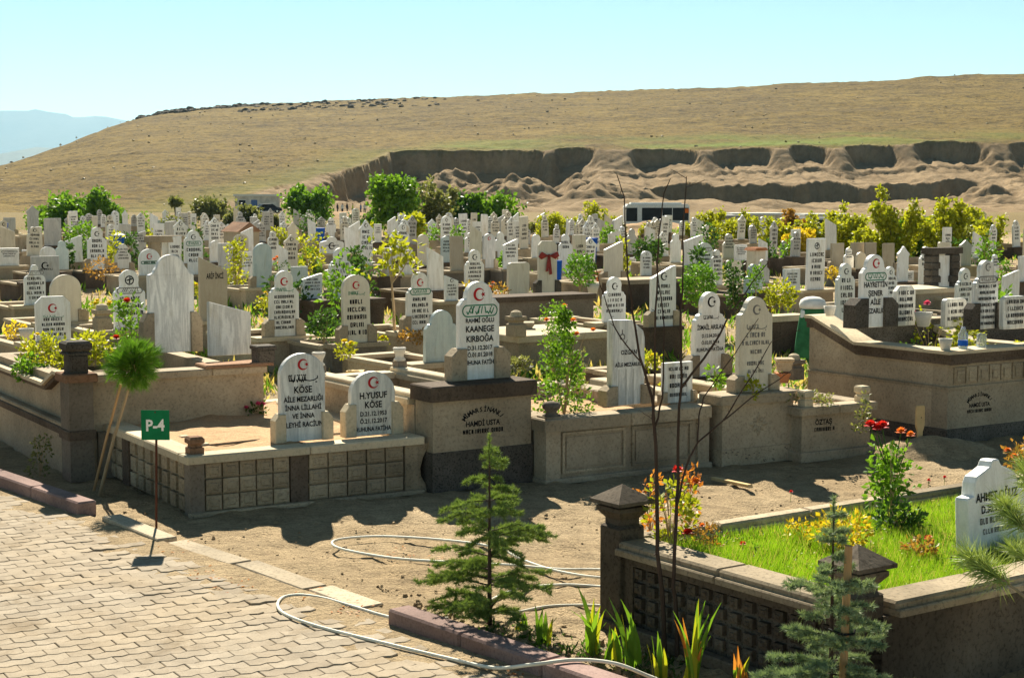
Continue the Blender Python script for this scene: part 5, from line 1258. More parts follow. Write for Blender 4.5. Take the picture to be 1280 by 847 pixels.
# ---- round clipped pine on the left, with its stake
bp = gp(124, 617); r = thing('round_pine', 'ball-headed little pine with leaning trunk beside the plot sign', 'pine tree', bp)
cc = at(168, 455, bp.y + .05) - bp; tr = MB().tube([(0, 0, -.02), (cc.x * .45, 0, cc.z * .45), (cc.x * .9, .02, cc.z * .86), (cc.x, cc.y, cc.z)], [.017, .015, .013, .010], 8).build('trunk', 'bark_tan', r)
lf = LF(12); q = lf.q; RB = .285
for k in range(620):
    d = rdir(q, .1); rr = RB * q.uniform(.25, .80) * (.80 + .30 * math.sin(3 * d.x + 2.1 * d.z + 1) * math.cos(4 * d.y + 2 * d.x)); c0 = cc + Vector((d.x * rr, d.y * rr, d.z * rr * 1.02))
    ax = (d + rdir(q) * .35).normalized()
    for j in range(20): lf.needle(c0 + ax * q.uniform(-.02, .03), ax + rdir(q) * .55, q.uniform(.06, .105), .0042)
br = MB()
for k in range(26):
    d = rdir(q); br.tube([tuple(cc - Vector((0, 0, .1))), tuple(cc + d * RB * .6)], [.006, .002], 4, False)
br.build('branches', 'bark_tan', r); lf.build('needles', 'needle_green', r)
sp = gp(116, 611); st = MB(); e = at(151, 480, sp.y) - sp; st.tube([(0, 0, -.05), tuple(e * .5), tuple(e)], [.013, .0125, .012], 8); so_ = st.build('wooden_stake', 'wood_stake'); so_.location = sp; tag(so_, 'leaning wooden stake supporting the ball-headed little pine', 'stake')

# ---- pine at the right edge
bp = gp(1340, 900); r = thing('pine_sapling', 'long-needled pine reaching in from the right edge of the foreground', 'pine tree', bp)
tr = MB(); lf = LF(31); q = lf.q; Yp = bp.y
trunk_top = at(1330, 560, Yp) - bp
tr.tube([(0, 0, -.05), tuple(trunk_top * .5), tuple(trunk_top)], [.03, .022, .012], 8)
def tuft(c0, ax, n, L, w=.0075):
    for k in range(n):
        t = q.random(); lf.needle(c0 + ax * (t - .7) * L * 1.3, ax * q.uniform(.1, 1.0) + rdir(q) * .9, L * q.uniform(.75, 1.1), w)
for (pth, nn, L) in (([(1332, 790), (1290, 752), (1255, 725), (1225, 705)], 300, .17), ([(1332, 700), (1300, 680), (1280, 660), (1262, 638)], 260, .15), ([(1332, 650), (1310, 640), (1290, 612), (1284, 590)], 200, .15), ([(1332, 720), (1310, 712), (1290, 700), (1272, 690)], 160, .13), ([(1335, 620), (1330, 590), (1320, 560), (1315, 540)], 200, .15), ([(1335, 760), (1360, 740), (1380, 720), (1400, 700)], 200, .15)):
    pts = [at(a, b_, Yp + .12 * (i - 1)) - bp for i, (a, b_) in enumerate(pth)]; tr.tube([tuple(v) for v in pts], [.011, .009, .007, .005], 6)
    ax = (pts[-1] - pts[-2]).normalized(); tuft(pts[-1], ax, nn, L); tuft(pts[-1] + ax * .04, ax, nn // 2, L * .8); tuft((pts[-1] + pts[-2]) / 2, ax, nn // 4, L * .8)
tr.build('branches', 'bark_tan', r); lf.build('needles', 'needle_pine', r)

# ---- bare sapling
bp = gp(836, 822); r = thing('bare_sapling', 'tall leafless sapling with thin dark stems in front of the lawn tomb', 'sapling', bp); Ys = bp.y
stems = [([(831, 818), (829, 760), (822, 690), (821, 600), (818, 535)], .019, .013, 0.0), ([(818, 535), (815, 497), (800, 445), (791, 391), (784, 342), (781, 288), (780, 246), (771, 218)], .012, .003, .03),
         ([(800, 451), (773, 419), (759, 384), (746, 342), (742, 325)], .006, .0025, .0), ([(818, 535), (817, 497), (819, 412), (821, 342), (824, 292), (830, 242), (838, 223)], .010, .003, -.05),
         ([(818, 535), (828, 497), (831, 412), (826, 370), (819, 317)], .008, .003, .08), ([(846, 820), (847, 780), (841, 731), (844, 673), (847, 600), (848, 527), (851, 470), (851, 412), (854, 342), (855, 271), (858, 221)], .018, .0035, .06),
         ([(858, 223), (838, 211)], .003, .0015, .06), ([(858, 234), (881, 225)], .003, .0015, .06), ([(852, 484), (893, 430), (911, 395), (932, 366), (961, 327)], .010, .003, .04),
         ([(844, 640), (858, 580), (872, 552), (905, 525), (922, 497), (947, 458), (964, 427), (1000, 412)], .009, .0025, .1), ([(872, 552), (873, 520), (879, 497), (918, 441), (948, 398)], .007, .0025, .13),
         ([(905, 525), (939, 497), (975, 473), (990, 462)], .006, .002, .12), ([(800, 452), (812, 470)], .003, .002, 0), ([(818, 525), (806, 517), (799, 512)], .003, .0015, .0)]
for i, (pl, r0, r1, dy) in enumerate(stems):
    mb = MB(); n = len(pl); pts = [at(a, b_, Ys + dy * k / max(1, n - 1) + (.06 if dy == 0 and i else 0)) - bp for k, (a, b_) in enumerate(pl)]
    dense = []
    for a, b_ in zip(pts[:-1], pts[1:]):
        for k in range(3): dense.append(a + (b_ - a) * (k / 3) + Vector((q.gauss(0, .0025), q.gauss(0, .0025), 0)) * (1 if (dense and r0 < .02) else 0))
    dense.append(pts[-1]); m_ = len(dense); rads = [.78 * (r0 + (r1 - r0) * k / (m_ - 1)) for k in range(m_)]
    if pl[0][1] < 800: dense[0] = pts[0]
    mb.tube([tuple(v) for v in dense], rads, 7)
    for k in range(2, m_ - 1):        # buds and spurs
        if q.random() < .55:
            v0 = dense[k]; dd = rdir(q, .4); L = q.uniform(.012, .035); mb.tube([tuple(v0), tuple(v0 + dd * L)], [rads[k] * .7, .0012], 4, False)
    mb.build('stem', 'bark_dark', r)

# ---- sword-leaved clumps along the kerb
def iris(label, p, n, L, seed, red=0.0, group='sword-leaved clumps behind the kerb'):
    r = thing('iris_clump', label, 'plant', p, 0, group); q = random.Random(seed)
    for k in range(n):
        a = q.uniform(0, 6.28); bx, by = q.gauss(0, .022), q.gauss(0, .02); le = L * q.uniform(.55, 1.1); sp_ = q.uniform(.02, .22) * (1.6 if q.random() < .2 else 1); w = q.uniform(.012, .019)
        d = Vector((math.cos(a), math.sin(a), 0)); side = Vector((-d.y, d.x, 0)) if q.random() < .5 else Vector((1, .2, 0)); side.normalize(); mb = MB(); vs = []
        for j in range(6):
            t = j / 5; c0 = Vector((bx, by, 0)) + d * sp_ * le * 2 * t * t + Vector((0, 0, le * t * (1 - sp_ * .4 * t))); ww = w * (1 - t ** 2.2) * (.75 + .5 * min(t * 2, 1)) + .0006
            vs += [tuple(c0 - side * ww), tuple(c0 + d * .003 + Vector((0, -.002, 0))), tuple(c0 + side * ww)]
        fs = [(3 * j + i, 3 * j + i + 1, 3 * j + i + 4, 3 * j + i + 3) for j in range(5) for i in range(2)]
        mb.cur = 0; mb.add(vs, fs)
        mt = 'leaf_green' if q.random() > .25 else 'leaf_lime'
        if q.random() < red: mb.mi = [1 if f_ >= 6 else 0 for f_ in range(len(mb.f))]; mb.build('leaf', [mt, 'leaf_autumn'], r)
        else: mb.build('leaf', mt, r)
    return r
iris('small sword-leaved clump nearest the young cedar', gp(681, 806), 7, 0.256, 1); iris('sword-leaved clump in front of the dark corner pillar', gp(739, 818), 12, 0.371, 2)
iris('short sword-leaved tuft just right of the pillar clump', gp(766, 830), 7, 0.256, 3); iris('bright sword-leaved clump left of the sapling stems', gp(790, 836), 8, 0.410, 4)
iris('large sword-leaved clump with reddish tips right of the sapling stems', gp(866, 862), 17, 0.486, 5, .6); iris('sword-leaved plant with arching browned leaves at the bottom edge', gp(925, 872), 8, 0.282, 6, .8)
iris('sparse sword-leaved tuft at the foot of the sapling', gp(822, 850), 6, 0.256, 8, .3); iris('tiny sword-leaved tuft below the young cedar', gp(655, 790), 5, 0.128, 9)
lf = LF(44); q = lf.q       # low ground plants behind the kerb
for k in range(420):
    s_ = q.random(); pt = gp(600 + 260 * s_ + q.uniform(-15, 15), 788 + 55 * s_ + q.uniform(-10, 14)); lf.leaf(pt + Vector((0, 0, .01)), rdir(q, 1.0), q.uniform(.03, .08), q.uniform(.006, .02))
tag(lf.build('ground_cover', 'leaf_deep'), 'low weeds and dead leaves in the planting strip behind the kerb', 'weeds', kind='stuff')

# ---- lawn in the near tomb
MT7 = Matrix.Translation(T7.location) @ Matrix.Rotation(A7, 4, 'Z')
lf = LF(50); q = lf.q; lfd = LF(51)
for k in range(42000):
    x_, y_ = q.uniform(.22, W7 - .24), q.uniform(.24, L7 - .14); p_ = MT7 @ Vector((x_, y_, zg7 + .01)); sx, sy = proj(p_)
    if sx > 2400: continue
    hh = q.uniform(.035, .095) * (.55 + 1.3 * vnoise(np.array([x_ * 3.5]), np.array([y_ * 3.5]), 4)[0]); d = rdir(q) * .55; d.z = 1
    (lfd if q.random() < .13 else lf).needle(p_, d, hh, q.uniform(.005, .010))
for k in range(500):
    p_ = MT7 @ Vector((q.uniform(.25, W7 - 1), q.uniform(.25, L7 - .16), zg7 + q.uniform(.03, .07))); lfd.leaf(p_, Vector((q.gauss(0, 1), q.gauss(0, 1), .2)), q.uniform(.015, .035), .014, Vector((0, 0, 1)))
tag(lfd.build('dry_grass', 'grass_dry'), 'dry blades and leaf litter in the lawn of the near tomb', 'grass', kind='stuff')
tag(lf.build('grass', 'grass_blade'), 'lush green grass growing inside the near tomb', 'grass', kind='stuff')
def lawn(px, py): return gp(px, py, zg7 + .005)
shrub('rose bush with orange and bronze leaves by the dark corner pillar', lawn(838, 690), .32, .5, 150, .042, 'leaf_lime', 61, [('petal_red', 2, .05)], 'rose bush', 'rose_bush', stems=9, clump=5)
lf2 = [('leaf_autumn', 62, lawn(812, 672), .18, .42), ('leaf_autumn', 63, lawn(862, 668), .14, .46)]
for mt, sd_, pp, w_, h_ in lf2: shrub('coppery young rose shoots by the dark corner pillar, ' + ('left side' if sd_ == 62 else 'right side'), pp, w_, h_, 60, .038, mt, sd_, [('petal_orange', 1, .045)] if sd_ == 63 else (), 'rose bush', 'rose_shoots', stems=5, shape='col', clump=3)
rb_ = shrub('tall rose bush with dark red roses growing on the lawn', lawn(1113, 655), .30, .52, 300, .045, 'leaf_green', 64, (), 'rose bush', 'rose_bush', stems=8, shape='col', clump=5)
for (px, py, s_, mt) in ((1088, 533, .062, 'petal_red'), (1103, 535, .066, 'petal_red'), (1126, 541, .05, 'petal_orange'), (1138, 545, .045, 'petal_orange'), (1096, 537, .05, 'petal_red')):
    pp = at(px, py, rb_.location.y + .02) - rb_.location; blossom(rb_, pp, s_, mt, rnd, 'rose'); MB().tube([(pp.x * .3, 0, pp.z - .25), tuple(pp)], .004, 5).build('flower_stalk', 'leaf_deep', rb_)
shrub('golden yellow leafy plant on the lawn behind the corner cap', lawn(1052, 690), .34, .26, 200, .036, 'leaf_yellow', 65, stems=7, clump=5)
shrub('small yellowing plant at the left of the golden one on the lawn', lawn(1000, 682), .2, .18, 60, .03, 'leaf_yellow', 66, stems=5, clump=4)
shrub('bronze flower stalks on the lawn edge near the sapling', lawn(885, 690), .22, .2, 80, .026, 'leaf_bronze', 67, [('petal_orange', 3, .03)], stems=7, clump=4)
shrub('small red-flowered plant on the lawn near the right wall', lawn(1150, 700), .26, .13, 70, .035, 'leaf_bronze', 68, [('petal_red', 2, .035)], stems=5, clump=4)
shrub('dark leafy tuft in the shade under the red rose bush', lawn(1122, 668), .34, .2, 130, .04, 'leaf_deep', 69, stems=6)
shrub('low plant with a red flower on the lawn near the left coping', lawn(940, 698), .15, .1, 40, .025, 'leaf_green', 70, [('petal_red', 1, .03)], stems=4, clump=4)
shrub('yellow-red bush at the far right corner of the lawn', lawn(1285, 600), .35, .32, 160, .045, 'leaf_bronze', 71, [('petal_orange', 2, .04)], stems=6)
for k, (px, py, mt) in enumerate(((1160, 612, 'petal_red'), (1180, 608, 'petal_red'), (988, 627, 'petal_red'), (1142, 690, 'petal_white'), (1005, 655, 'petal_white'))):
    rr = thing('lawn_flower', ['red flower on the lawn just right of the rose bush', 'red flower on the lawn nearest the leaning headstone', 'red flower on the lawn by the far kerb, left', 'white flower on the lawn in front of the leaning headstone', 'white flower on the lawn left of the golden plant'][k], 'flower', lawn(px, py), 0, 'single flowers on the lawn')
    MB().tube([(0, 0, 0), (.004, 0, .07)], .002, 4).build('flower_stalk', 'leaf_green', rr); blossom(rr, (.004, 0, .07), .022, mt, rnd)

# ---- shrubs on and between the graves: (x, y base, y top, half-width px, height of soil, material, leaf size, flowers, shape, label)
def sh_px(x, yb, yt, wpx, z, mat, label, flowers=(), shape='ball', n=160, ls=.05, cat='shrub', name='shrub', seed=None, D=None):
    p = gp(x, yb, z) if D is None else at(x, yb, D); k = p.y / F
    return shrub(label, p, wpx * k, (yb - yt) * k, n, ls, mat, seed or (x * 7 + yb), flowers, cat, name, shape=shape)
sh_px(62, 470, 414, 66, .78, 'leaf_lime', 'leafy green rose bush above the sloping coping of the left tomb', [('petal_yellow', 3, .04), ('petal_orange', 1, .05)], n=330, ls=.05)
sh_px(35, 476, 446, 44, .78, 'leaf_green', 'low green bush spilling over the coping at the left', (), n=130)
sh_px(118, 456, 414, 50, .8, 'leaf_lime', 'leafy bush between the dark pillar and the round pine', [('petal_yellow', 2, .05)], n=230, ls=.05)
sh_px(160, 452, 372, 40, .78, 'leaf_green', 'climbing rose before the round-emblem headstone', [('petal_red', 2, .07)], 'col', 220, .055)
sh_px(705, 519, 385, 88, .55, 'leaf_green', 'leafy green shrub with orange flowers inside the panelled tomb', [('petal_orange', 5, .045)], 'cone', n=850, ls=.042)
sh_px(690, 470, 378, 34, .58, 'leaf_green', 'tall wispy weed rising out of the panelled tomb', (), 'col', 460, .032)
sh_px(722, 505, 438, 36, .57, 'leaf_olive', 'pale feathery weed beside the tall wispy one', (), 'col', 130, .03)
sh_px(405, 432, 386, 40, .5, 'leaf_deep', 'dark green bush between the two red-crescent headstones', (), n=220, ls=.06)
sh_px(430, 448, 428, 26, .8, 'leaf_lime', 'yellow-flowered plant beside the white urns', [('petal_yellow', 2, .06)], n=60)
sh_px(445, 374, 311, 20, .3, 'leaf_deep', 'dark narrow column of leaves by the white round-headed stone', (), 'col', 240, .09)
sh_px(95, 336, 302, 40, .3, 'leaf_deep', 'dark round bush among the left-hand graves', (), n=360, ls=.12)
sh_px(296, 365, 300, 26, .3, 'leaf_lime', 'yellow-green creeping shrub right of the tan slant-topped slab', (), 'col', 230, .09)
sh_px(230, 350, 322, 12, .3, 'leaf_green', 'small green shrub between the broad grey stone and the tan slab', (), 'col', 70, .08)
sh_px(42, 300, 262, 26, .2, 'leaf_green', 'thin green sapling among graves at the far left', (), 'col', 150, .16)
sh_px(105, 316, 278, 44, .2, 'leaf_green', 'feathery green bush behind the dark round bush', (), n=230, ls=.16)
sh_px(215, 300, 268, 26, .2, 'leaf_olive', 'grey-green bush above the beige gateway', (), n=130, ls=.18)
sh_px(185, 297, 268, 18, .2, 'leaf_green', 'upright green bush left of the beige gateway', (), 'col', 110, .16)
sh_px(520, 430, 412, 46, .4, 'leaf_bronze', 'dry ochre grass clump before the little bare tree', (), n=150, ls=.05)
sh_px(725, 367, 312, 36, .75, 'needle_green', 'dark pine bush in a pot right of the ribbon-tied stone', (), n=360, ls=.07)
sh_px(874, 392, 328, 44, .5, 'needle_green', 'round bright green pine shrub behind the sapling', (), n=800, ls=.06)
sh_px(810, 332, 298, 38, .5, 'leaf_deep', 'dark round tree top seen between the sapling stems', (), n=260, ls=.13)
sh_px(917, 386, 330, 20, .3, 'leaf_deep', 'dark leafy column left of the ivy-clad stone', (), 'col', 260, .08)
sh_px(945, 372, 332, 18, .55, 'leaf_green', 'ivy climbing the blue-grey round-headed stone', (), 'col', 120, .07)
sh_px(975, 388, 352, 40, .3, 'leaf_lime', 'glossy lime bush left of the green-draped stone', (), n=230, ls=.09)
sh_px(985, 335, 300, 16, .2, 'leaf_green', 'narrow climbing shrub left of the flat text pillar', (), 'col', 120, .12)
MT6 = Matrix.Translation(T6.location) @ Matrix.Rotation(A6, 4, 'Z')
for k_, (lx, ly, wd_, ht_, n_, ls_, mt_, fl_, lab_) in enumerate((
    (.62, 1.15, .24, .42, 70, .055, 'leaf_green', (), 'small round-leaved plant inside the large right tomb'),
    (1.12, .75, .55, .66, 260, .055, 'leaf_lime', [('petal_red', 1, .07), ('petal_white', 1, .06)], 'leafy rose inside the large right tomb with red and white blooms'),
    (1.45, 1.6, .6, .75, 100, .05, 'leaf_lime', [('petal_pink', 2, .07)], 'loose lime shoots with pink blooms behind the glass jars'),
    (1.95, .55, .3, .5, 80, .05, 'leaf_lime', (), 'yellow-green plant along the inside of the right tomb coping'),
    (2.9, .7, .4, .5, 70, .05, 'petal_yellow', (), 'yellow flowers at the right edge of the large tomb'))):
    shrub(lab_, MT6 @ Vector((lx, ly, .615)), wd_, ht_, n_, ls_, mt_, 900 + k_, fl_)
sh_px(1010, 505, 492, 80, .57, 'leaf_olive', 'trailing weeds on top of the plain low tomb', (), n=150, ls=.035)
sh_px(1078, 540, 494, 20, .32, 'leaf_olive', 'dry creeper hanging at the right end of the plain low tomb', (), 'col', 70, .04)
sh_px(845, 490, 462, 26, .55, 'leaf_lime', 'lime leaves beside the small square headstone', (), n=70, ls=.05)
sh_px(782, 488, 458, 26, .55, 'leaf_lime', 'lime leaves behind the tall fluted slab', (), n=70, ls=.05)
sh_px(895, 490, 458, 22, .62, 'leaf_green', 'upright green leaves at the foot of the bold-name headstone', (), 'col', 50, .06)
sh_px(942, 494, 470, 16, .7, 'leaf_lime', 'small lime plant at the foot of the faint-lettered arched stone', (), 'col', 40, .05)
sh_px(320, 522, 504, 26, .47, 'leaf_deep', 'magenta-flowered plant inside the block-faced tomb', [('petal_pink', 5, .045)], n=60, ls=.04)
sh_px(50, 596, 540, 26, 0, 'leaf_olive', 'small yellowish seedling behind the left kerb', (), 'col', 90, .035)
sh_px(20, 422, 405, 30, .8, 'petal_yellow', 'yellow potted flowers at the left between the graves', (), n=60, ls=.05)
sh_px(1212, 392, 368, 18, .3, 'leaf_deep', 'dark bush between the right-hand headstones', (), n=90, ls=.08)
sh_px(1254, 372, 330, 12, .3, 'leaf_green', 'narrow green shrub behind the right-hand headstones', (), 'col', 90, .09)
sh_px(130, 352, 322, 50, .3, 'leaf_bronze', 'dry ochre weeds between the left-hand graves', (), n=150, ls=.07)
sh_px(590, 366, 352, 24, .5, 'leaf_yellow', 'yellow-orange flowers left of the rounded white block', (), n=60, ls=.06)
sh_px(625, 372, 352, 26, .5, 'leaf_bronze', 'orange-tinged plant beside the rounded white block', [('petal_orange', 2, .06)], n=60, ls=.06)
for (x_, yb_, yt_, wp_, z_, mt_, fl_, lab_) in (
    (146, 404, 378, 24, .6, 'leaf_green', ('petal_pink', 4, .07), 'pink-flowered bush left of the round-emblem headstone'), (128, 398, 376, 26, .6, 'leaf_lime', ('petal_yellow', 4, .06), 'yellow and green flowers between the arched cream stone and the rose'),
    (352, 342, 322, 22, .5, 'leaf_green', ('petal_orange', 4, .1), 'orange flowers behind the tall seven-line headstone'), (404, 362, 338, 20, .5, 'leaf_green', ('petal_red', 3, .08), 'red-flowered plant right of the slant-topped text tablet'),
    (472, 438, 420, 26, .4, 'leaf_lime', ('petal_yellow', 3, .05), 'low yellow-flowered weeds right of the cream arched headstone'), (650, 466, 448, 30, .3, 'leaf_olive', ('petal_white', 3, .04), 'pale weeds at the foot of the beige grave wall'),
    (808, 462, 440, 30, .5, 'leaf_lime', ('petal_yellow', 2, .05), 'lime weeds between the fluted slab and the small square stone'), (905, 352, 332, 20, .4, 'leaf_lime', ('petal_yellow', 3, .08), 'yellow flowers right of the round pine shrub'),
    (1040, 352, 334, 18, .4, 'leaf_yellow', ('petal_yellow', 3, .08), 'yellow weeds right of the tall flat text pillar'), (1085, 360, 340, 24, .4, 'leaf_olive', ('petal_white', 2, .07), 'grey-green weeds behind the dark-posted family stone'),
    (250, 372, 352, 20, .5, 'leaf_lime', ('petal_yellow', 2, .07), 'lime weeds at the foot of the tan slant-topped slab'), (330, 395, 366, 22, .4, 'leaf_lime', ('petal_yellow', 3, .06), 'yellow-green weeds left of the tall seven-line headstone')):
    sh_px(x_, yb_, yt_, wp_, z_, mt_, lab_, [fl_], n=110, ls=.055)
# little bare tree near the centre
p = gp(494, 432, .3); r = thing('young_tree', 'little bare tree with yellow leaves near the centre', 'tree', p); k = p.y / F
tr = MB(); tr.tube([(0, 0, 0), (-.02, 0, 45 * k), (-.05, 0, 80 * k)], [.03, .024, .016], 7)
for ex, ez in ((-14, 120), (10, 125), (-4, 118), (18, 110)): tr.tube([(-.05, 0, 78 * k), (ex * k * .5, 0, (ez + 78) / 2 * k), (ex * k, 0, ez * k)], [.014, .01, .005], 5)
tr.build('trunk', 'bark_tan', r); lf = LF(7); q = lf.q
for c in range(34):
    c0 = Vector((q.gauss(0, 13) * k, q.gauss(0, 10) * k, q.uniform(88, 135) * k))
    for j in range(6): lf.leaf(c0 + rdir(q) * .12, rdir(q, .3), .12, .07)
lf.build('foliage', 'leaf_lime', r)

# ---- trees behind the graves
def tree(label, x, yb, yt, wpx, D, mat, seed, n=900, ls=.35, trunkf=.3, lobes=7, name='tree', group=None, tall=1.0, airy=False):
    if D < 300: D = min(D, 5400 / (yb - 245)); n = int(n * 1.6)
    p = at(x, yb, D); k = D / F; ht = (yb - yt) * k; wd = wpx * k
    r = thing(name, label, 'tree', p, 0, group); lf = LF(seed); q = lf.q; tr = MB()
    tr.tube([(0, 0, -.6), (wd * .02, 0, ht * .3), (0, 0, ht * .7)], [max(.07, ht * .035), max(.05, ht * .025), .03], 7)
    lob = []
    if airy:
        for i in range(lobes + 3):
            a = q.uniform(0, 6.28); rr = wd * .46 * q.random() ** .6; top_ = ht * q.uniform(.55, 1.0) * (1 - .35 * rr / (wd * .5)); bs = Vector((rr * .5 * math.cos(a), rr * .5 * math.sin(a), ht * .12)); tp = Vector((rr * math.cos(a), rr * math.sin(a), top_))
            tr.tube([(0, 0, 0), tuple(bs), tuple(tp)], [max(.03, ht * .012), .025, .008], 5, False)
            for t in range(5): f_ = .15 + .85 * t / 4 + q.uniform(-.08, .08); lob.append((bs + (tp - bs) * f_, wd * q.uniform(.045, .13) * (1.25 - .6 * f_)))
        lobes = 0
    for i in range(lobes):
        a = 6.283 * i / lobes + q.uniform(-.4, .4); t = q.uniform(.25, 1.0); rr = wd * .5 * q.uniform(.2, .85) * (1.1 - .5 * t)
        c0 = Vector((rr * math.cos(a), rr * math.sin(a), ht * (trunkf + (1 - trunkf) * t * .86))); lob.append((c0, wd * q.uniform(.15, .27)))
        tr.tube([(0, 0, ht * trunkf * .8), tuple(c0 * .6 + Vector((0, 0, ht * .1))), tuple(c0)], [max(.04, ht * .014), .03, .015], 5, False)
    for i in range(n // 6):
        c0, rr = q.choice(lob); d = rdir(q); cc_ = c0 + d * rr * q.uniform(.3, 1.1) * (1 if q.random() > .1 else 1.4); cc_.z = max(cc_.z, ht * trunkf * .55)
        for j in range(6): lf.leaf(cc_ + rdir(q) * ls * q.uniform(.3, 1.3), rdir(q, .2), ls * q.uniform(.7, 1.25), ls * q.uniform(.5, .85))
    tr.build('trunk', 'bark_dark', r); lf.build('crown', mat, r); return r
tree('round dense green tree beside the white hut', 386, 280, 238, 66, 150, 'leaf_green', 1, 1700, .42, .12, 9)
tree('big spreading green tree left of the crowd of trees by the quarry', 492, 296, 226, 82, 142, 'leaf_green', 2, 2600, .34, .2, 14)
tree('taller looser green tree in the middle of the big trees', 535, 294, 222, 80, 150, 'leaf_olive', 3, 1500, .34, .2, 8, airy=True)
tree('dark low tree at the right end of the big trees', 568, 292, 248, 60, 138, 'leaf_deep', 5, 1200, .4, .15, 8)
tree('bright low green tree right of the big trees', 612, 292, 248, 70, 135, 'leaf_green', 4, 1500, .4, .12, 9)
tree('small bright green bush in front of the big trees', 512, 306, 272, 40, 112, 'leaf_lime', 6, 600, .34, .08, 6)
tree('wide bright green bush at the far left below the hill', 92, 286, 254, 90, 128, 'leaf_green', 7, 1700, .38, .08, 10)
tree('dark conifer-like tree at the far left below the hill', 122, 288, 242, 52, 132, 'leaf_green', 8, 1200, .38, .12, 8)
tree('silvery olive bush left of the white hut', 262, 276, 248, 50, 150, 'leaf_olive', 9, 900, .36, .08, 7)
tree('second silvery olive bush in front of the white hut', 306, 280, 264, 50, 148, 'leaf_olive', 10, 900, .36, .08, 7)
tree('tiny lollipop tree standing alone left of the olive bushes', 219, 276, 248, 12, 150, 'leaf_olive', 11, 200, .36, .45, 4)
for i, (x, yb, yt, wp, D, mt, lab) in enumerate((
    (690, 304, 262, 40, 110, 'leaf_lime', 'yellow-green bushy tree left of the poplar-like one'), (742, 302, 254, 44, 112, 'leaf_lime', 'yellow poplar-like tree left of the bus'),
    (815, 300, 280, 26, 108, 'leaf_lime', 'small yellow-green bush in front of the bus'), (890, 306, 254, 34, 105, 'leaf_lime', 'slender yellow-green tree right of the sapling stems'),
    (928, 308, 266, 30, 104, 'leaf_lime', 'slim green tree in front of the low grey building'), (962, 312, 268, 46, 100, 'leaf_lime', 'bushy yellow-green tree right of the low grey building'),
    (990, 310, 256, 26, 100, 'leaf_bronze', 'orange-tinged tree in the right-hand tree belt'), (1018, 318, 262, 44, 92, 'leaf_lime', 'leafy lime tree left of the tallest right-hand tree'),
    (1058, 322, 258, 56, 88, 'leaf_lime', 'broad lime tree just left of the tallest right-hand tree'), (1116, 330, 232, 62, 84, 'leaf_lime', 'tallest lime-green tree of the right-hand belt'),
    (1145, 326, 272, 46, 84, 'leaf_green', 'dark green bushy tree right of the tallest one'), (1185, 330, 246, 72, 86, 'leaf_lime', 'wide yellow-green tree in the right-hand belt'),
    (1238, 322, 262, 34, 88, 'leaf_lime', 'last slender tree of the belt at the right'), (1090, 330, 286, 50, 80, 'leaf_lime', 'low lime bush below the tallest right-hand tree'), (1210, 330, 288, 40, 82, 'leaf_olive', 'low olive bush at the right end of the belt'))):
    tree(lab, x, yb, yt - 3, wp * 1.2, D, mt, 100 + i, 1150 if wp < 50 else 2000, .19, .10, 10, airy=True, group='trees of the belt behind the graves')

# more bushes filling the foot of the hill and the belt
for i, (x, yb, yt, wp, mt, lab) in enumerate((
    (1040, 312, 272, 50, 'leaf_lime', 'lime bush behind the leftmost tan slab'), (1160, 316, 264, 60, 'leaf_lime', 'broad yellow-green bush behind the dark rough-stone frame'), (1210, 318, 256, 50, 'leaf_lime', 'bushy lime tree left of the last slender tree'),
    (905, 300, 272, 40, 'leaf_lime', 'low yellow-green bush right of the slender tree'), (650, 300, 272, 44, 'leaf_olive', 'grey-green bush left of the yellow-green bushy tree'), (715, 302, 270, 40, 'leaf_lime', 'low lime bush left of the yellow poplar-like tree'),
    (770, 304, 276, 34, 'leaf_olive', 'olive bush between the poplar-like tree and the bus'), (865, 304, 276, 34, 'leaf_lime', 'lime bush right of the bus'), (455, 290, 262, 40, 'leaf_deep', 'dark bush left of the big spreading tree'),
    (580, 290, 256, 50, 'leaf_green', 'green bush between the big trees and the bright low tree'), (150, 282, 256, 40, 'leaf_green', 'green bush right of the dark conifer-like tree'), (55, 284, 262, 44, 'leaf_green', 'low green bush near the left edge below the hill'),
    (340, 284, 266, 36, 'leaf_olive', 'olive bush in front of the parked car'), (1000, 322, 284, 40, 'leaf_yellow', 'golden bush left of the first tan slab'), (1130, 322, 256, 44, 'leaf_lime', 'lime tree tucked right behind the tallest one'))):
    tree(lab, x, yb, yt, wp, 200, mt, 200 + i, 1300, .2, .06, 7, 'bush', airy=True)
# weeds over the cemetery ground
for nm, mt, sd_, cnt in (('dry_weeds', 'grass_dry', 5, 1900), ('green_weeds', 'leaf_green', 6, 3800)):
    lf = LF(sd_); q = lf.q
    for k in range(cnt):
        D = 5400 / q.uniform(38, 260); px = q.uniform(-60, 1340); p_ = Vector(((px - 640) * D / F, D, 0)); p_.z = float(dip(np.array([p_.x]), np.array([p_.y]))[0])
        if D < 21 and (D < 17 or q.random() < .7): continue
        if D > 40 and q.random() < .3: continue
        s_ = q.uniform(.08, .22) * (1 + D / 90)
        for j in range(5): lf.leaf(p_ + Vector((q.gauss(0, .1), q.gauss(0, .1), 0)) * (1 + D / 60), rdir(q, 1.6), s_ * q.uniform(.6, 1.2), s_ * .22)
    tag(lf.build(nm, mt), 'dry straw-coloured weeds between the graves' if nm == 'dry_weeds' else 'low green weeds between the graves', 'weeds', kind='stuff')

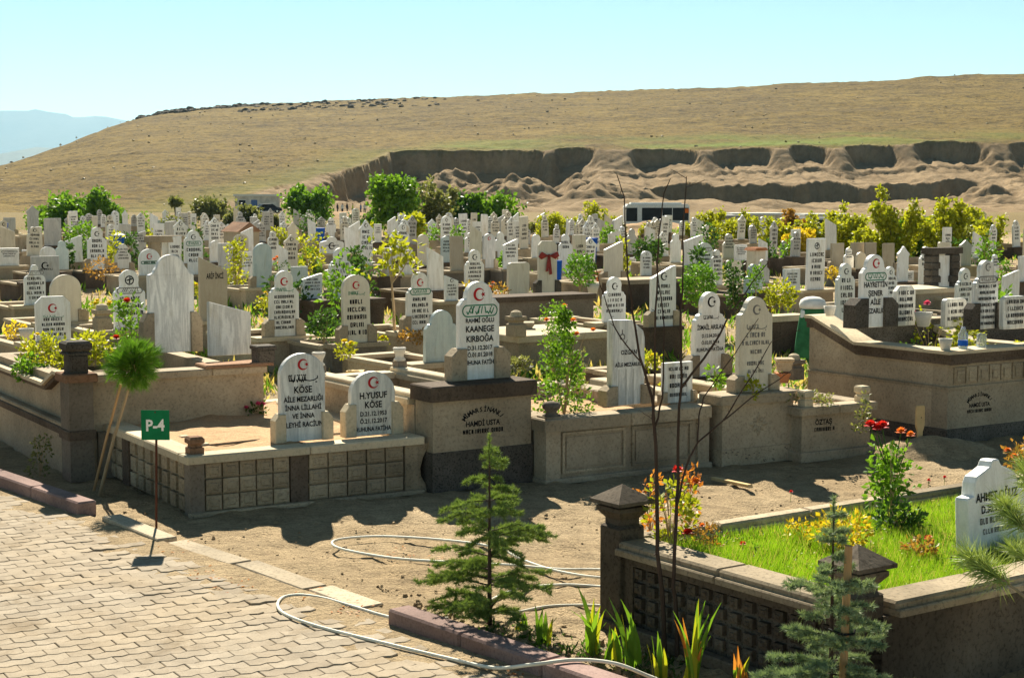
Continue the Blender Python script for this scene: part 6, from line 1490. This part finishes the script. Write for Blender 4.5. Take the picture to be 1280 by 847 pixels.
q = random.Random(88)
for k in range(34):
    D = q.uniform(27, 95); px = q.uniform(-10, 1270); mt = q.choice(('leaf_green', 'leaf_deep', 'leaf_lime', 'leaf_green')); wd_ = q.uniform(.5, 1.2); ht_ = q.uniform(.7, 1.7)
    shrub({'leaf_green': 'small green shrub growing between the middle and far graves', 'leaf_deep': 'small dark green shrub growing between the middle and far graves', 'leaf_lime': 'small lime-green shrub growing between the middle and far graves'}[mt], Vector(((px - 640) * D / F, D, 0)), wd_, ht_, 150, .07 + D * .0012, mt, 3000 + k, (), group=mt.replace('leaf_', '') + ' shrubs between the graves', shape=q.choice(('ball', 'col', 'cone')))

# ================================================================== SIGN, MARKER, HOSE, SMALL THINGS
# plot sign
bp = gp(197, 665); r = thing('plot_sign', 'green plot sign reading P-4 on a thin rusty post', 'sign', bp); k = bp.y / F; r.rotation_euler = (0, 0, R(8))
MB().tube([(-.012, 0, -.1), (0, 0, .5), (.008, .0, 152 * k)], .0095, 8).build('post', 'rust', r)
mb = MB(); pw_, z0_, z1_ = 35 * k / 2, 119 * k, 157 * k
mb.slab([(pw_, z0_ - .006), (pw_, z1_ - .006), (-pw_, z1_), (-pw_, z0_)], -.014, -.010, .001); mb.build('plate', 'sign_green', r)
mb = MB(); put_text(mb, 'P-4', 0, (z0_ + z1_) / 2 - .048, .092, .165, -.0155); mb.build('lettering', 'sign_white', r)
MB().lathe([(.006, 0), (.006, .004), (.003, .006)], 8, Matrix.Translation((0, -.0145, z1_ - .02)) @ Matrix.Rotation(math.pi / 2, 4, 'X')).build('bolt', 'rust', r)
# wooden grave marker on its mound
bp = gp(1150, 566); k = bp.y / F
nx = 26; t_ = np.linspace(-1, 1, nx); X_, Y_ = np.meshgrid(t_, t_); rr_ = np.sqrt(X_ ** 2 + Y_ ** 2)
Z_ = np.maximum(0, 1 - rr_ ** 1.6) * .20 + fbm(X_ * 4, Y_ * 4, 9) * .07 * (rr_ < .95) - .02
mo = grid_mesh('earth_mound', X_ * .85, Y_ * .42, Z_, 'dirt'); mo.location = bp + Vector((.12, .0, 0)); mo.rotation_euler = (0, 0, UA - .3); tag(mo, 'heap of bare earth of a fresh grave around the wooden marker', 'grave mound')
mk = thing('wooden_marker', 'pale wooden grave board standing in the fresh earth mound', 'grave marker', bp, R(20))
a = .052; hh = 58 * k
MB().slab([(.028, 0), (.030, hh * .42), (a, hh * .56), (a, hh * .96), (a * .8, hh), (-a * .8, hh), (-a, hh * .96), (-a, hh * .56), (-.030, hh * .42), (-.028, 0)], 0, .028, .004).build('board', 'wood_pale', mk).location = (0, 0, .02)
MB().lathe([(.006, 0), (.006, .003)], 8, Matrix.Translation((.005, -.001, hh * .78)) @ Matrix.Rotation(math.pi / 2, 4, 'X')).build('nail', 'ink_black', mk)
# hoses
def smooth(pts, n=6):
    out = []; P = [pts[0]] + pts + [pts[-1]]
    for i in range(1, len(P) - 2):
        for k in range(n):
            t = k / n; a, b_, c_, d_ = P[i - 1], P[i], P[i + 1], P[i + 2]
            out.append(tuple(.5 * ((2 * b_[j]) + (-a[j] + c_[j]) * t + (2 * a[j] - 5 * b_[j] + 4 * c_[j] - d_[j]) * t * t + (-a[j] + 3 * b_[j] - 3 * c_[j] + d_[j]) * t ** 3) for j in range(3)))
    out.append(tuple(pts[-1])); return out
def hose(label, px, rad, zs=None):
    pts = [tuple(gp(a, b_, (zs[i] if zs else .015))) for i, (a, b_) in enumerate(px)]
    tag(MB().tube(smooth(pts), rad, 8).build('garden_hose', 'hose', smooth=True), label, 'hose')
hose('pale garden hose looping over the paving and across the mauve kerb', [(560, 772), (520, 776), (484, 770), (440, 757), (405, 747), (375, 743), (354, 746), (347, 756), (358, 768), (400, 783), (480, 803), (560, 822), (618, 834), (665, 830), (720, 824), (770, 829), (815, 846), (850, 856), (900, 850)],
     .0105, [.03, .03, .03, .03, .03, .03, .03, .032, .033, .033, .033, .033, .05, .125, .13, .13, .06, .03, .03])
hose('pale garden hose lying in a long loop on the bare dirt', [(980, 722), (860, 722), (760, 722), (700, 714), (655, 700), (620, 684), (560, 675), (480, 670), (428, 673), (415, 679), (432, 687), (490, 697), (560, 702), (640, 706), (700, 711), (760, 712), (870, 722)], .0105, [.03] * 17)
hose('pale garden hose end showing behind the young cedar', [(1000, 765), (880, 764), (760, 757), (715, 756), (680, 758), (640, 765), (600, 760), (640, 738), (690, 731), (740, 732), (850, 742)], .0105, [.03] * 11)
# fallen leaves on the paving edge
lf = LF(71); q = lf.q
for k in range(120):
    c_ = q.choice(((215, 685), (262, 716), (290, 726), (640, 838), (440, 760), (395, 742), (500, 690), (540, 700)))
    pt = gp(c_[0] + q.gauss(0, 14), c_[1] + q.gauss(0, 5), .024); lf.leaf(pt, Vector((q.gauss(0, 1), q.gauss(0, 1), .15)), q.uniform(.02, .04), .016, Vector((0, 0, 1)))
tag(lf.build('fallen_leaves', 'leaf_autumn'), 'dry orange leaves caught along the paving edge', 'leaves', kind='stuff')
# stick on the ground right of centre
st = MB().slab([(-.3, 0), (.3, .02), (.28, .05), (-.3, .03)], 0, .05, .004).build('wood_scrap', 'wood_pale'); st.location = gp(912, 606, .01); st.rotation_euler = (0, 0, R(-62)); tag(st, 'broken strip of pale wood lying on the dirt by the star-carved tomb', 'wood scrap')
# flower pots, jars, tins
def pot(label, x, yb, z, s, mat='pot_white', kind='cup', name='flower_pot', cat='pot'):
    p = gp(x, yb, z); r = thing(name, label, cat, p)
    if kind == 'cup': MB().lathe([(.05 * s, 0), (.055 * s, .01 * s), (.07 * s, .07 * s), (.085 * s, .13 * s), (.075 * s, .13 * s), (.06 * s, .07 * s), (.02 * s, .06 * s)], 12).build('bowl', mat, r, smooth=True)
    elif kind == 'bottle':
        MB().lathe([(.05 * s, 0), (.055 * s, .02 * s), (.055 * s, .15 * s), (.03 * s, .2 * s), (.022 * s, .24 * s)], 12).build('body', 'jar_glass', r, smooth=True); MB().lathe([(.0565 * s, .03 * s), (.0565 * s, .09 * s)], 12).build('label_band', 'plastic_blue', r)
    elif kind == 'jar': MB().lathe([(.05 * s, 0), (.055 * s, .01 * s), (.055 * s, .12 * s), (.045 * s, .13 * s), (.047 * s, .15 * s)], 12).build('body', 'jar_glass', r, smooth=True)
    elif kind == 'square':
        MB().lathe([(.07 * s, 0), (.085 * s, .1 * s), (.1 * s, .115 * s), (.1 * s, .14 * s), (.08 * s, .14 * s)], sq=True).build('body', mat, r)
    return r
m, nt, b, o = nodes('jar_glass'); b.inputs['Base Color'].default_value = (.8, .85, .85, 1); b.inputs['Roughness'].default_value = .08; b.inputs['Transmission Weight'].default_value = .75; b.inputs['IOR'].default_value = 1.3
ct = .88 + .15
MT6 = Matrix.Translation(T6.location) @ Matrix.Rotation(A6, 4, 'Z')
def on6(x, y): return MT6 @ Vector((x, y, ct))
r = pot('white plastic cup pot standing on the corner coping of the large right tomb', 1180, 440, ct, .95); r.location = on6(.06, .10)
for (lab, kd, x_) in (('clear plastic bottle with a blue label on the coping of the large right tomb', 'bottle', .36), ('small glass jar right of the blue-labelled bottle', 'jar', .66)):
    r = pot(lab, 1200, 440, ct, 1.0, kind=kd, name='bottle' if kd == 'bottle' else 'glass_jar', cat='bottle' if kd == 'bottle' else 'jar'); r.location = on6(x_, .12)
pot('square white planter among the roses of the large right tomb', 1168, 440, .64, 1.4, 'plastic_white', 'square').location = MT6 @ Vector((.45, .55, .62))
r = pot('white cup pot at the high end of the sloping coping', 1033, 415, 1.29, .9); r.location = MT6 @ Vector((.05, D6 - .3, 1.29))
pot('white pot on the dark plinth of the large right tomb', 1154, 408, 1.19, 1.3)
pot('tan square stone planter left of the large right tomb', 980, 463, .75, 1.0, 'tuff', 'square')
pot('terracotta planter beside the faint-lettered arched stone', 978, 478, .62, .8, 'terracotta', 'square')
pot('white flower pot holding yellow flowers at the left edge', 33, 425, .8, 1.2)
pot('orange clay pot beside the tall blank cream slab', 751, 352, .5, 2.0, 'terracotta')
pot('white pot on the wall in front of the pine bush', 741, 367, .75, 1.6)
pot('yellow tin behind the shorter arched headstone', 444, 478, .55, 1.0, 'yellow_tin', 'square')
pot('white stone block pot by the cream small block', 655, 420, .5, 1.6, 'tuff_pale', 'square')
# planter pedestals standing by graves
def pedestal(label, x, yb, z, s, mat='tuff'):
    p = gp(x, yb, z); r = thing('stone_pedestal', label, 'pedestal', p, UA)
    MB().lathe([(.10 * s, 0), (.10 * s, .16 * s), (.075 * s, .18 * s), (.075 * s, .2 * s), (.11 * s, .22 * s), (.11 * s, .27 * s)], sq=True).build('shaft', mat, r); MB().lathe([(.09 * s, .271 * s), (.07 * s, .33 * s), (.03 * s, .35 * s)], 12).build('cap', 'tuff_pale', r); return r
pedestal('small stone pedestal left of the tan planter and the green-draped stone', 992, 474, .6, .85, 'wall_grey')
pedestal('small round-topped stone pedestal at the left end of the beige grave wall', 645, 420, .62, 1.1)
pedestal('stone pedestal beside the climbing rose on the left', 128, 412, .75, 1.1)
# wall with shelf in the middle distance (ribbon stone stands on it) and rail behind
def long_wall(label, x0, x1, yt, yb, z1, mat, capm, th=.3, rail=True, name='grave_wall', depth=1.2):
    p0 = gp(x0, yt, z1); u = Vector((math.cos(UA), math.sin(UA), 0)); L = along(p0, UA, x1); r = thing(name, label, 'wall', (p0.x, p0.y, 0), UA)
    MB().box(0, L, 0, depth, 0, z1 - .1).build('body', mat, r); MB().box(-.04, L + .04, -.05, depth + .03, z1 - .1, z1, b=.012).build('cap_stone', capm, r); return r
long_wall('beige grave wall with pale coping right of the tall central headstone', 648, 762, 420, 470, .62, 'tuff', 'tuff_pale', depth=1.6)
long_wall('dark-topped grey wall under the ribbon-tied stone', 612, 742, 372, 412, .85, 'wall_grey', 'tuff_dark', depth=.7)
long_wall('dark wall behind the sapling stems', 785, 860, 350, 390, .75, 'tuff_dark', 'tuff', depth=1.0)
long_wall('dark brown grave wall left of centre under the white round-headed stones', 392, 480, 376, 410, .6, 'tuff_dark', 'tuff_dark', depth=1.2)
long_wall('pale fence-like coping left of the green-draped stone', 965, 1008, 395, 440, .7, 'tuff_dark', 'tuff_pale', depth=.3)
long_wall('beige grave wall in front of the dark rough-stone frame', 1136, 1198, 362, 400, .7, 'tuff', 'tuff_pale', depth=1.2)
# green cloth and white cap over a stone
p, w, h = stone_at(1001, 1034, 370, 446, .6); r = thing('draped_stone', 'headstone draped in green cloth with a white cap on top', 'headstone', p, UA)
MB().slab(outline('arch', w * .8, h * .92), 0, .08, .01).build('slab', 'marble_white', r)
nz, na = 14, 22; vs = []; fs = []; q = random.Random(2)
for j in range(nz + 1):
    t = j / nz; z = h * .80 * t; a_ = w * (.54 - .16 * t ** 1.5); b_ = .17 - .07 * t
    for i in range(na):
        an = 6.283 * i / na; fo = 1 + .10 * math.sin(5 * an + t * 2) * (1 - t * .6); vs.append((a_ * math.cos(an) * fo, .04 + b_ * math.sin(an) * fo, z - (.14 * (math.cos(an) > .2) * (1 - t))))
for j in range(nz): fs += [(j * na + i, j * na + (i + 1) % na, (j + 1) * na + (i + 1) % na, (j + 1) * na + i) for i in range(na)]
fs.append(tuple(nz * na + i for i in range(na))); quick('green_cloth', vs, fs, 'cloth_green', r, True)
MB().lathe([(w * .36, h * .805), (w * .37, h * .87), (w * .33, h * .94), (w * .2, h * .985), (.01, h)], 14).build('white_cap', 'cloth_white', r, smooth=True).location = (0, .04, 0)
# ribbon bow on the cream stone
p, w, h = stone_at(674, 696, 301, 367, .55)
for e in entries:
    if 'tied with' in e[1][7]: p, w, h = e[2], e[3], e[4]
r = thing('ribbon_bow', 'faded red ribbon bow tied round the cream headstone', 'ribbon', p + Vector((0, 0, h * .72)), UA); mb = MB()
for s_ in (-1, 1):
    mb.add([(0, -.03, 0), (s_ * w * .45, -.07, h * .08), (s_ * w * .6, -.03, -h * .01), (s_ * w * .4, -.015, -h * .07), (s_ * w * .3, -.09, 0)], [(0, 1, 4), (1, 2, 4), (2, 3, 4), (3, 0, 4)])
mb.build('loop', 'ribbon_red', r); mb = MB()
for s_, L in ((-.12, .30), (.10, .36)): mb.slab([(s_ * w - .035, -h * L), (s_ * w + .035, -h * L * .97), (.03, 0), (-.03, 0)], -.05, -.035, .002)
mb.build('tail', 'ribbon_red', r); MB().lathe([(.02, -.03), (.045, 0), (.02, .03)], 8).build('knot', 'ribbon_red', r).location = (0, -.04, 0)
# beige gateway frame and dark rough frame
p = gp(190, 343, .3); k = p.y / F; u_len = along(p, UA, 227); r = thing('stone_gateway', 'beige stone gateway frame among the left-hand graves', 'gateway', (p.x, p.y, 0), UA); hh = .3 + 48 * k
for x_ in (0, u_len - .3): MB().box(x_, x_ + .3, 0, .3, 0, hh - .2).build('pillar', 'tuff', r)
MB().box(-.1, u_len + .1, -.06, .36, hh - .2, hh, b=.02).build('lintel', 'tuff', r); MB().box(.3, u_len - .3, .02, .22, 0, .75).build('base_wall', 'wall_grey', r); MB().slab([(.75, .751), (.75, 1.35), (.35, 1.35), (.35, .751)], .05, .12, .01).build('inner_tablet', 'marble_white', r)
p = gp(1165, 362, .6); k = p.y / F; u_len = along(p, UA, 1200); r = thing('rough_stone_frame', 'dark rough-stone frame around a blank white panel on the right', 'grave frame', (p.x, p.y, 0), UA); hh = .6 + 52 * k; q = random.Random(8)
MB().box(-.1, u_len + .1, -.05, .4, 0, .6).build('base', 'tuff', r); MB().box(-.05, u_len + .05, -.02, .3, hh - .14, hh).build('lintel', 'basalt', r)
for s_ in (0, 1):
    z = .6
    while z < hh - .3:
        ww = u_len * .28 * q.uniform(.85, 1.2); x_ = 0 if s_ == 0 else u_len - ww; MB().box(x_ - .02 * (1 - s_), x_ + ww, -.0, .26, z, z + .15, b=.025).build('stone', 'basalt', r); z += .155
    MB().box(u_len * (.02 + .72 * s_), u_len * (.26 + .72 * s_), .03, .24, .6, hh - .14).build('core', 'basalt', r)
MB().box(u_len * .30, u_len * .70, .08, .16, .6, hh - .18).build('panel', 'marble_white', r)
p = gp(299, 318, .2); k = p.y / F; r = thing('small_tomb_house', 'brown house-shaped tomb with pitched roof far left of centre', 'tomb', p, UA); ww = 25 * k / .9
MB().box(0, ww, 0, 1.6, -.2, 28 * k).build('wall', 'marble_tan', r); MB().slab([(-.1, 28 * k), (ww + .1, 28 * k), (ww / 2, 40 * k)], -.1, 1.7, .02).build('roof', 'tuff_red', r)
p = at(945, 326, 50); r = thing('lantern_box', 'cream box with orange roof among the right-hand graves', 'box', p, UA); MB().box(-.22, .22, -.2, .2, -.4, .33, b=.01).build('box', 'marble_cream', r); MB().slab([(-.28, .331), (.28, .331), (.2, .42), (-.2, .42)], -.26, .26, .01).build('roof', 'terracotta', r)
# blue and white tubs
for lab, x, yb, D, s_ in (('blue tub with white lid among the left-hand graves', 148, 312, 50, .2), ('second blue bin below the round tree by the hut', 400, 296, 78, .26), ('blue tub between the central graves and the yellow trees', 740, 312, 60, .22), ('blue cloth bundle at the far left edge', 4, 290, 78, .25), ('tall blue barrel right behind the ribbon-tied stone', 698, 346, 44, .10)):
    p = at(x, yb, D); r = thing('blue_tub', lab, 'tub', p, q.uniform(0, 1)); h_ = .4 if 'barrel' not in lab else .42
    MB().lathe([(s_ * .75, -.5), (s_ * .8, 0), (s_, h_), (s_ * 1.06, h_ * 1.02), (s_ * 1.06, h_ * 1.08), (s_ * .9, h_ * 1.08)], 14).build('body', 'plastic_blue', r, smooth=True)
    if 'white lid' in lab: MB().lathe([(s_ * 1.1, h_ * 1.081), (s_ * 1.1, h_ * 1.15), (s_ * .4, h_ * 1.3)], 14).build('lid', 'plastic_white', r)

# ================================================================== BEYOND THE GRAVES
for lab, x, D, sx, sy, hh in (('orange heap of earth behind the grey arched stone with red mark', 655, 92, 2.4, 1.5, .8), ('low orange heap of earth right of the yellow poplar-like tree', 722, 96, 2.0, 1.4, .7), ('bare earth bank in front of the bus', 815, 128, 6, 3, 1.0), ('heap of earth below the big trees', 560, 104, 3, 2, .8), ('pale earth bank near the round tree by the hut', 430, 190, 7, 4, 1.2)):
    Z_ = np.maximum(0, 1 - rr_ ** 1.4) * hh + fbm(X_ * 5, Y_ * 5, int(x)) * .5 * hh * (rr_ < .95) - .3
    mo = grid_mesh('earth_heap', X_ * sx, Y_ * sy, Z_, 'soil'); mo.location = ((x - 640) * D / F, D, 0); tag(mo, lab, 'earth heap')
# hut
Dh = 262; a = at(294, 266, Dh); k = Dh / F; r = thing('white_hut', 'flat-roofed pale hut at the foot of the hill', 'hut', a, R(6)); Wd, Hh = 54 * k, 23 * k
a_ = Matrix.Identity(4); MB().box(0, Wd, 0, 5, -1.5, Hh - .35).build('wall', 'hut_wall', r); MB().box(-.25, Wd + .25, -.3, 5.3, Hh - .35, Hh).build('roof', 'roof_white', r)
w_ = MB().box(.6, 1.7, -.03, .05, Hh * .38, Hh * .68).build('window', 'glass_dark', r); fr = MB(); fr.box(.5, 1.8, -.06, -.032, Hh * .34, Hh * .38); fr.box(.5, 1.8, -.06, -.032, Hh * .68, Hh * .72); fr.box(.5, .6, -.06, -.032, Hh * .38, Hh * .68); fr.box(1.7, 1.8, -.06, -.032, Hh * .38, Hh * .68); fr.build('window_frame', 'roof_white', w_)
MB().box(2.6, 3.6, -.04, .05, -.3, Hh * .7).build('door', 'shirt_blue', r)
# vehicles
def wheel(parent, x, y, z, rad, wd=.22):
    t_ = MB().lathe([(rad * .6, -wd / 2), (rad, -wd / 2 * .9), (rad, wd / 2 * .9), (rad * .6, wd / 2)], 16, Matrix.Rotation(math.pi / 2, 4, 'X')).build('wheel', 'tyre', parent, smooth=False); t_.location = (x, y, z)
    MB().lathe([(rad * .55, wd / 2 * .8), (rad * .5, wd / 2 * 1.03), (rad * .1, wd / 2 * 1.05)], 12, Matrix.Rotation(math.pi / 2, 4, 'X')).build('rim', 'chrome', t_); return t_
def car(label, p, rz, paint, van=False):
    r = thing('parked_car', label, 'car', p, rz); L, Wd = 4.3, 1.75
    side = [(-2.15, .35), (-2.15, .75), (-2.0, .95), (-1.5, 1.0), (-1.0, 1.45), (.6, 1.47), (1.3, 1.0), (2.05, .85), (2.15, .6), (2.15, .35)] if not van else [(-2.3, .4), (-2.3, 2.0), (-2.1, 2.15), (1.2, 2.15), (1.8, 1.3), (2.3, 1.1), (2.35, .4)]
    MB().slab(list(reversed(side)) if False else [(x, z) for x, z in reversed(side)], -Wd / 2, Wd / 2, .05).build('body', paint, r)
    for y_ in (-Wd / 2 - .012, Wd / 2 + .004):
        g_ = [(1.12, 1.02), (.52, 1.38), (-.95, 1.36), (-1.35, 1.02)] if not van else [(1.65, 1.35), (1.2, 1.95), (-2.0, 1.95), (-2.0, 1.35)]
        MB().slab(g_, y_, y_ + .008, .001).build('side_window', 'glass_dark', r)
    for x_ in (-1.3, 1.3):
        for y_ in (-.8, .8): wheel(r, x_, y_, .33, .33)
    MB().box(2.12, 2.17, -.8, -.45, .62, .76).build('headlight', 'plastic_white', r); MB().box(2.12, 2.17, .45, .8, .62, .76).build('headlight', 'plastic_white', r)
    MB().box(-2.17, -2.12, -.8, -.5, .7, .85).build('tail_light', 'lamp_orange', r); MB().box(-2.17, -2.12, .5, .8, .7, .85).build('tail_light', 'lamp_orange', r); return r
p = at(325, 267, 250); p.z = 0; car('dark car parked in front of the pale hut', Vector((p.x + 1.0, 251, 0)), R(28), 'car_dark')
# bus
Db = 172; k = Db / F; bpz = at(782, 296, Db); r = thing('bus', 'white bus with dark windows standing behind the graves', 'bus', (bpz.x, Db, -1.4), R(3)); LB = 6.9; HB = H - (255 - 245) * k + 1.4
zt = HB
body = MB(); body.slab([(0.05, .35), (LB, .35), (LB, zt - .25), (LB - .2, zt), (.25, zt), (0, zt - .3), (0, 1.2)], 0, 2.5, .05).build('body', 'bus_white', r)
MB().box(1.75, LB - .12, -.014, .02, zt - 1.75, zt - .40).build('window_band', 'glass_dark', r); MB().box(.05, 1.25, -.014, .02, zt - 1.85, zt - .40).build('front_window', 'glass_dark', r)
MB().box(2.4, 3.1, -.018, .02, .5, zt - 1.76).build('door', 'glass_dark', r); MB().box(LB - .5, LB - .1, -.02, .02, zt - .95, zt - .5).build('tail_light', 'lamp_orange', r)
for x_ in (3.9, 5.0): MB().box(x_, x_ + .06, -.02, .0, zt - 1.75, zt - .40).build('window_pillar', 'bus_white', r)
MB().box(.6, LB - .8, .5, 2.0, zt, zt + .16, b=.03).build('roof_unit', 'roof_white', r)
for x_ in (1.5, 5.4):
    for y_ in (.15, 2.35): wheel(r, x_, y_, .45, .45, .28)
# low grey building with white roof and pale canopy
def shed(label, x0, x1, yt, yb, D, wall, roof, open_=False):
    a = at(x0, yb, D); k = D / F; r = thing('low_shed', label, 'shed', (a.x, D, -1.4), R(2)); Wd = (x1 - x0) * k; zt_ = H - (yt - 245) * k + 1.4
    MB().box(0, Wd, 0, 4, -.3, zt_ - .3).build('wall', wall, r); MB().box(-.3, Wd + .3, -.4, 4.4, zt_ - .3, zt_ - .08).build('roof', roof, r)
    for i in range(2): w_ = MB().box(Wd * (.12 + .45 * i), Wd * (.3 + .45 * i), -.03, .03, zt_ * .45, zt_ * .72).build('window', 'glass_dark', r); MB().box(Wd * (.11 + .45 * i), Wd * (.31 + .45 * i), -.06, -.032, zt_ * .41, zt_ * .45).build('window_sill', 'roof_white', w_)
    return r
shed('low grey shed right of the bus', 896, 922, 268, 298, 150, 'hut_wall', 'roof_grey'); shed('long low shed with white roof behind the slim green trees', 918, 978, 265, 296, 165, 'hut_wall', 'roof_white'); shed('shed with pale roof behind the lime trees', 1008, 1056, 266, 298, 160, 'hut_wall', 'roof_white')
p = at(1012, 275, 140); car('white van half hidden by the right-hand trees', Vector((p.x, 140, -1.3)), R(178), 'bus_white', True)
# people standing by the quarry wall
def person(label, x, D, shirt, ht=1.72, step=.0, arm=.0):
    p = at(x, 270, D); r = thing('person', label, 'person', (p.x, D, 0), rnd.uniform(0, 6)); s_ = ht / 1.75
    J = [(0, 0, .95), (0, 0, 1.2), (0, 0, 1.42), (0, .01, 1.52), (0, .02, 1.62), (0, .02, 1.74), (.10, 0, .9), (.11, step, .5), (.11, step * 1.4, .06), (.11, step * 1.4 - .14, .03), (-.10, 0, .9), (-.11, -step, .5), (-.11, -step * 1.2, .06), (-.11, -step * 1.2 - .14, .03), (.19, 0, 1.40), (.25, .02, 1.13), (.24, -.06 - arm, .9), (.24, -.08 - arm, .8), (-.19, 0, 1.40), (-.25, .02, 1.13), (-.24, -.06, .9), (-.24, -.08, .8)]
    E_ = [(0, 1), (1, 2), (2, 3), (3, 4), (4, 5), (0, 6), (6, 7), (7, 8), (8, 9), (0, 10), (10, 11), (11, 12), (12, 13), (2, 14), (14, 15), (15, 16), (16, 17), (2, 18), (18, 19), (19, 20), (20, 21)]
    RR = [.15, .14, .15, .06, .10, .09, .095, .065, .045, .035, .095, .065, .045, .035, .065, .05, .04, .035, .065, .05, .04, .035]
    me = bpy.data.meshes.new('body'); me.from_pydata([(a * s_, b_ * s_, c_ * s_) for a, b_, c_ in J], E_, []); o = link('body', me, r)
    md = o.modifiers.new('s', 'SKIN'); o.modifiers.new('ss', 'SUBSURF').levels = 1
    for i, v in enumerate(me.skin_vertices[0].data): v.radius = (RR[i] * s_, RR[i] * s_ * (.72 if i < 3 else 1)); v.use_root = (i == 0)
    PEOPLE.append((o, shirt, s_)); return r
PEOPLE = []
person('person in a white shirt left in the little group by the quarry', 428, 226, 'shirt_white', 1.72, .0)
person('person in a dark shirt in the little group by the quarry', 434, 228, 'shirt_dark', 1.78, .1)
person('person in a lime shirt standing by the quarry group', 441, 222, 'shirt_lime', 1.75, .05, .1)
person('person in a blue shirt at the right of the quarry group', 451, 224, 'shirt_blue', 1.7, .12)
person('person in white at the far right of the quarry group', 456, 230, 'shirt_white', 1.66, .0)
person('person in dark clothes left of the quarry group', 422, 232, 'shirt_dark', 1.7, .08)
dg = bpy.context.evaluated_depsgraph_get(); dg.update()
for o, shirt, s_ in PEOPLE:
    me = bpy.data.meshes.new_from_object(o.evaluated_get(dg)); o.modifiers.clear(); old = o.data; o.data = me; me.name = 'body'; bpy.data.meshes.remove(old)
    me.materials.clear()
    for m_ in (shirt, 'trousers', 'skin', 'ink_black'): me.materials.append(M[m_])
    for pl in me.polygons:
        z = pl.center.z / s_; x_ = abs(pl.center.x) / s_
        pl.material_index = 3 if z > 1.70 or z < .07 else 2 if z > 1.50 or (x_ > .2 and z < .95) else 0 if z > .95 else 1
        pl.use_smooth = True

# ================================================================== AIR
m = bpy.data.materials.new('haze'); m.use_nodes = True; nt = m.node_tree; nt.nodes.clear(); M['haze'] = m
out = nt.nodes.new('ShaderNodeOutputMaterial'); pvn = nt.nodes.new('ShaderNodeVolumePrincipled'); pvn.inputs['Color'].default_value = (.45, .76, 1.0, 1); pvn.inputs['Density'].default_value = 3.6e-5; pvn.inputs['Anisotropy'].default_value = .2
nt.links.new(pvn.outputs[0], out.inputs['Volume'])
hzb = MB().box(-26000, 26000, -800, 21500, -3, 1000).build('haze', 'haze'); tag(hzb, kind='stuff')
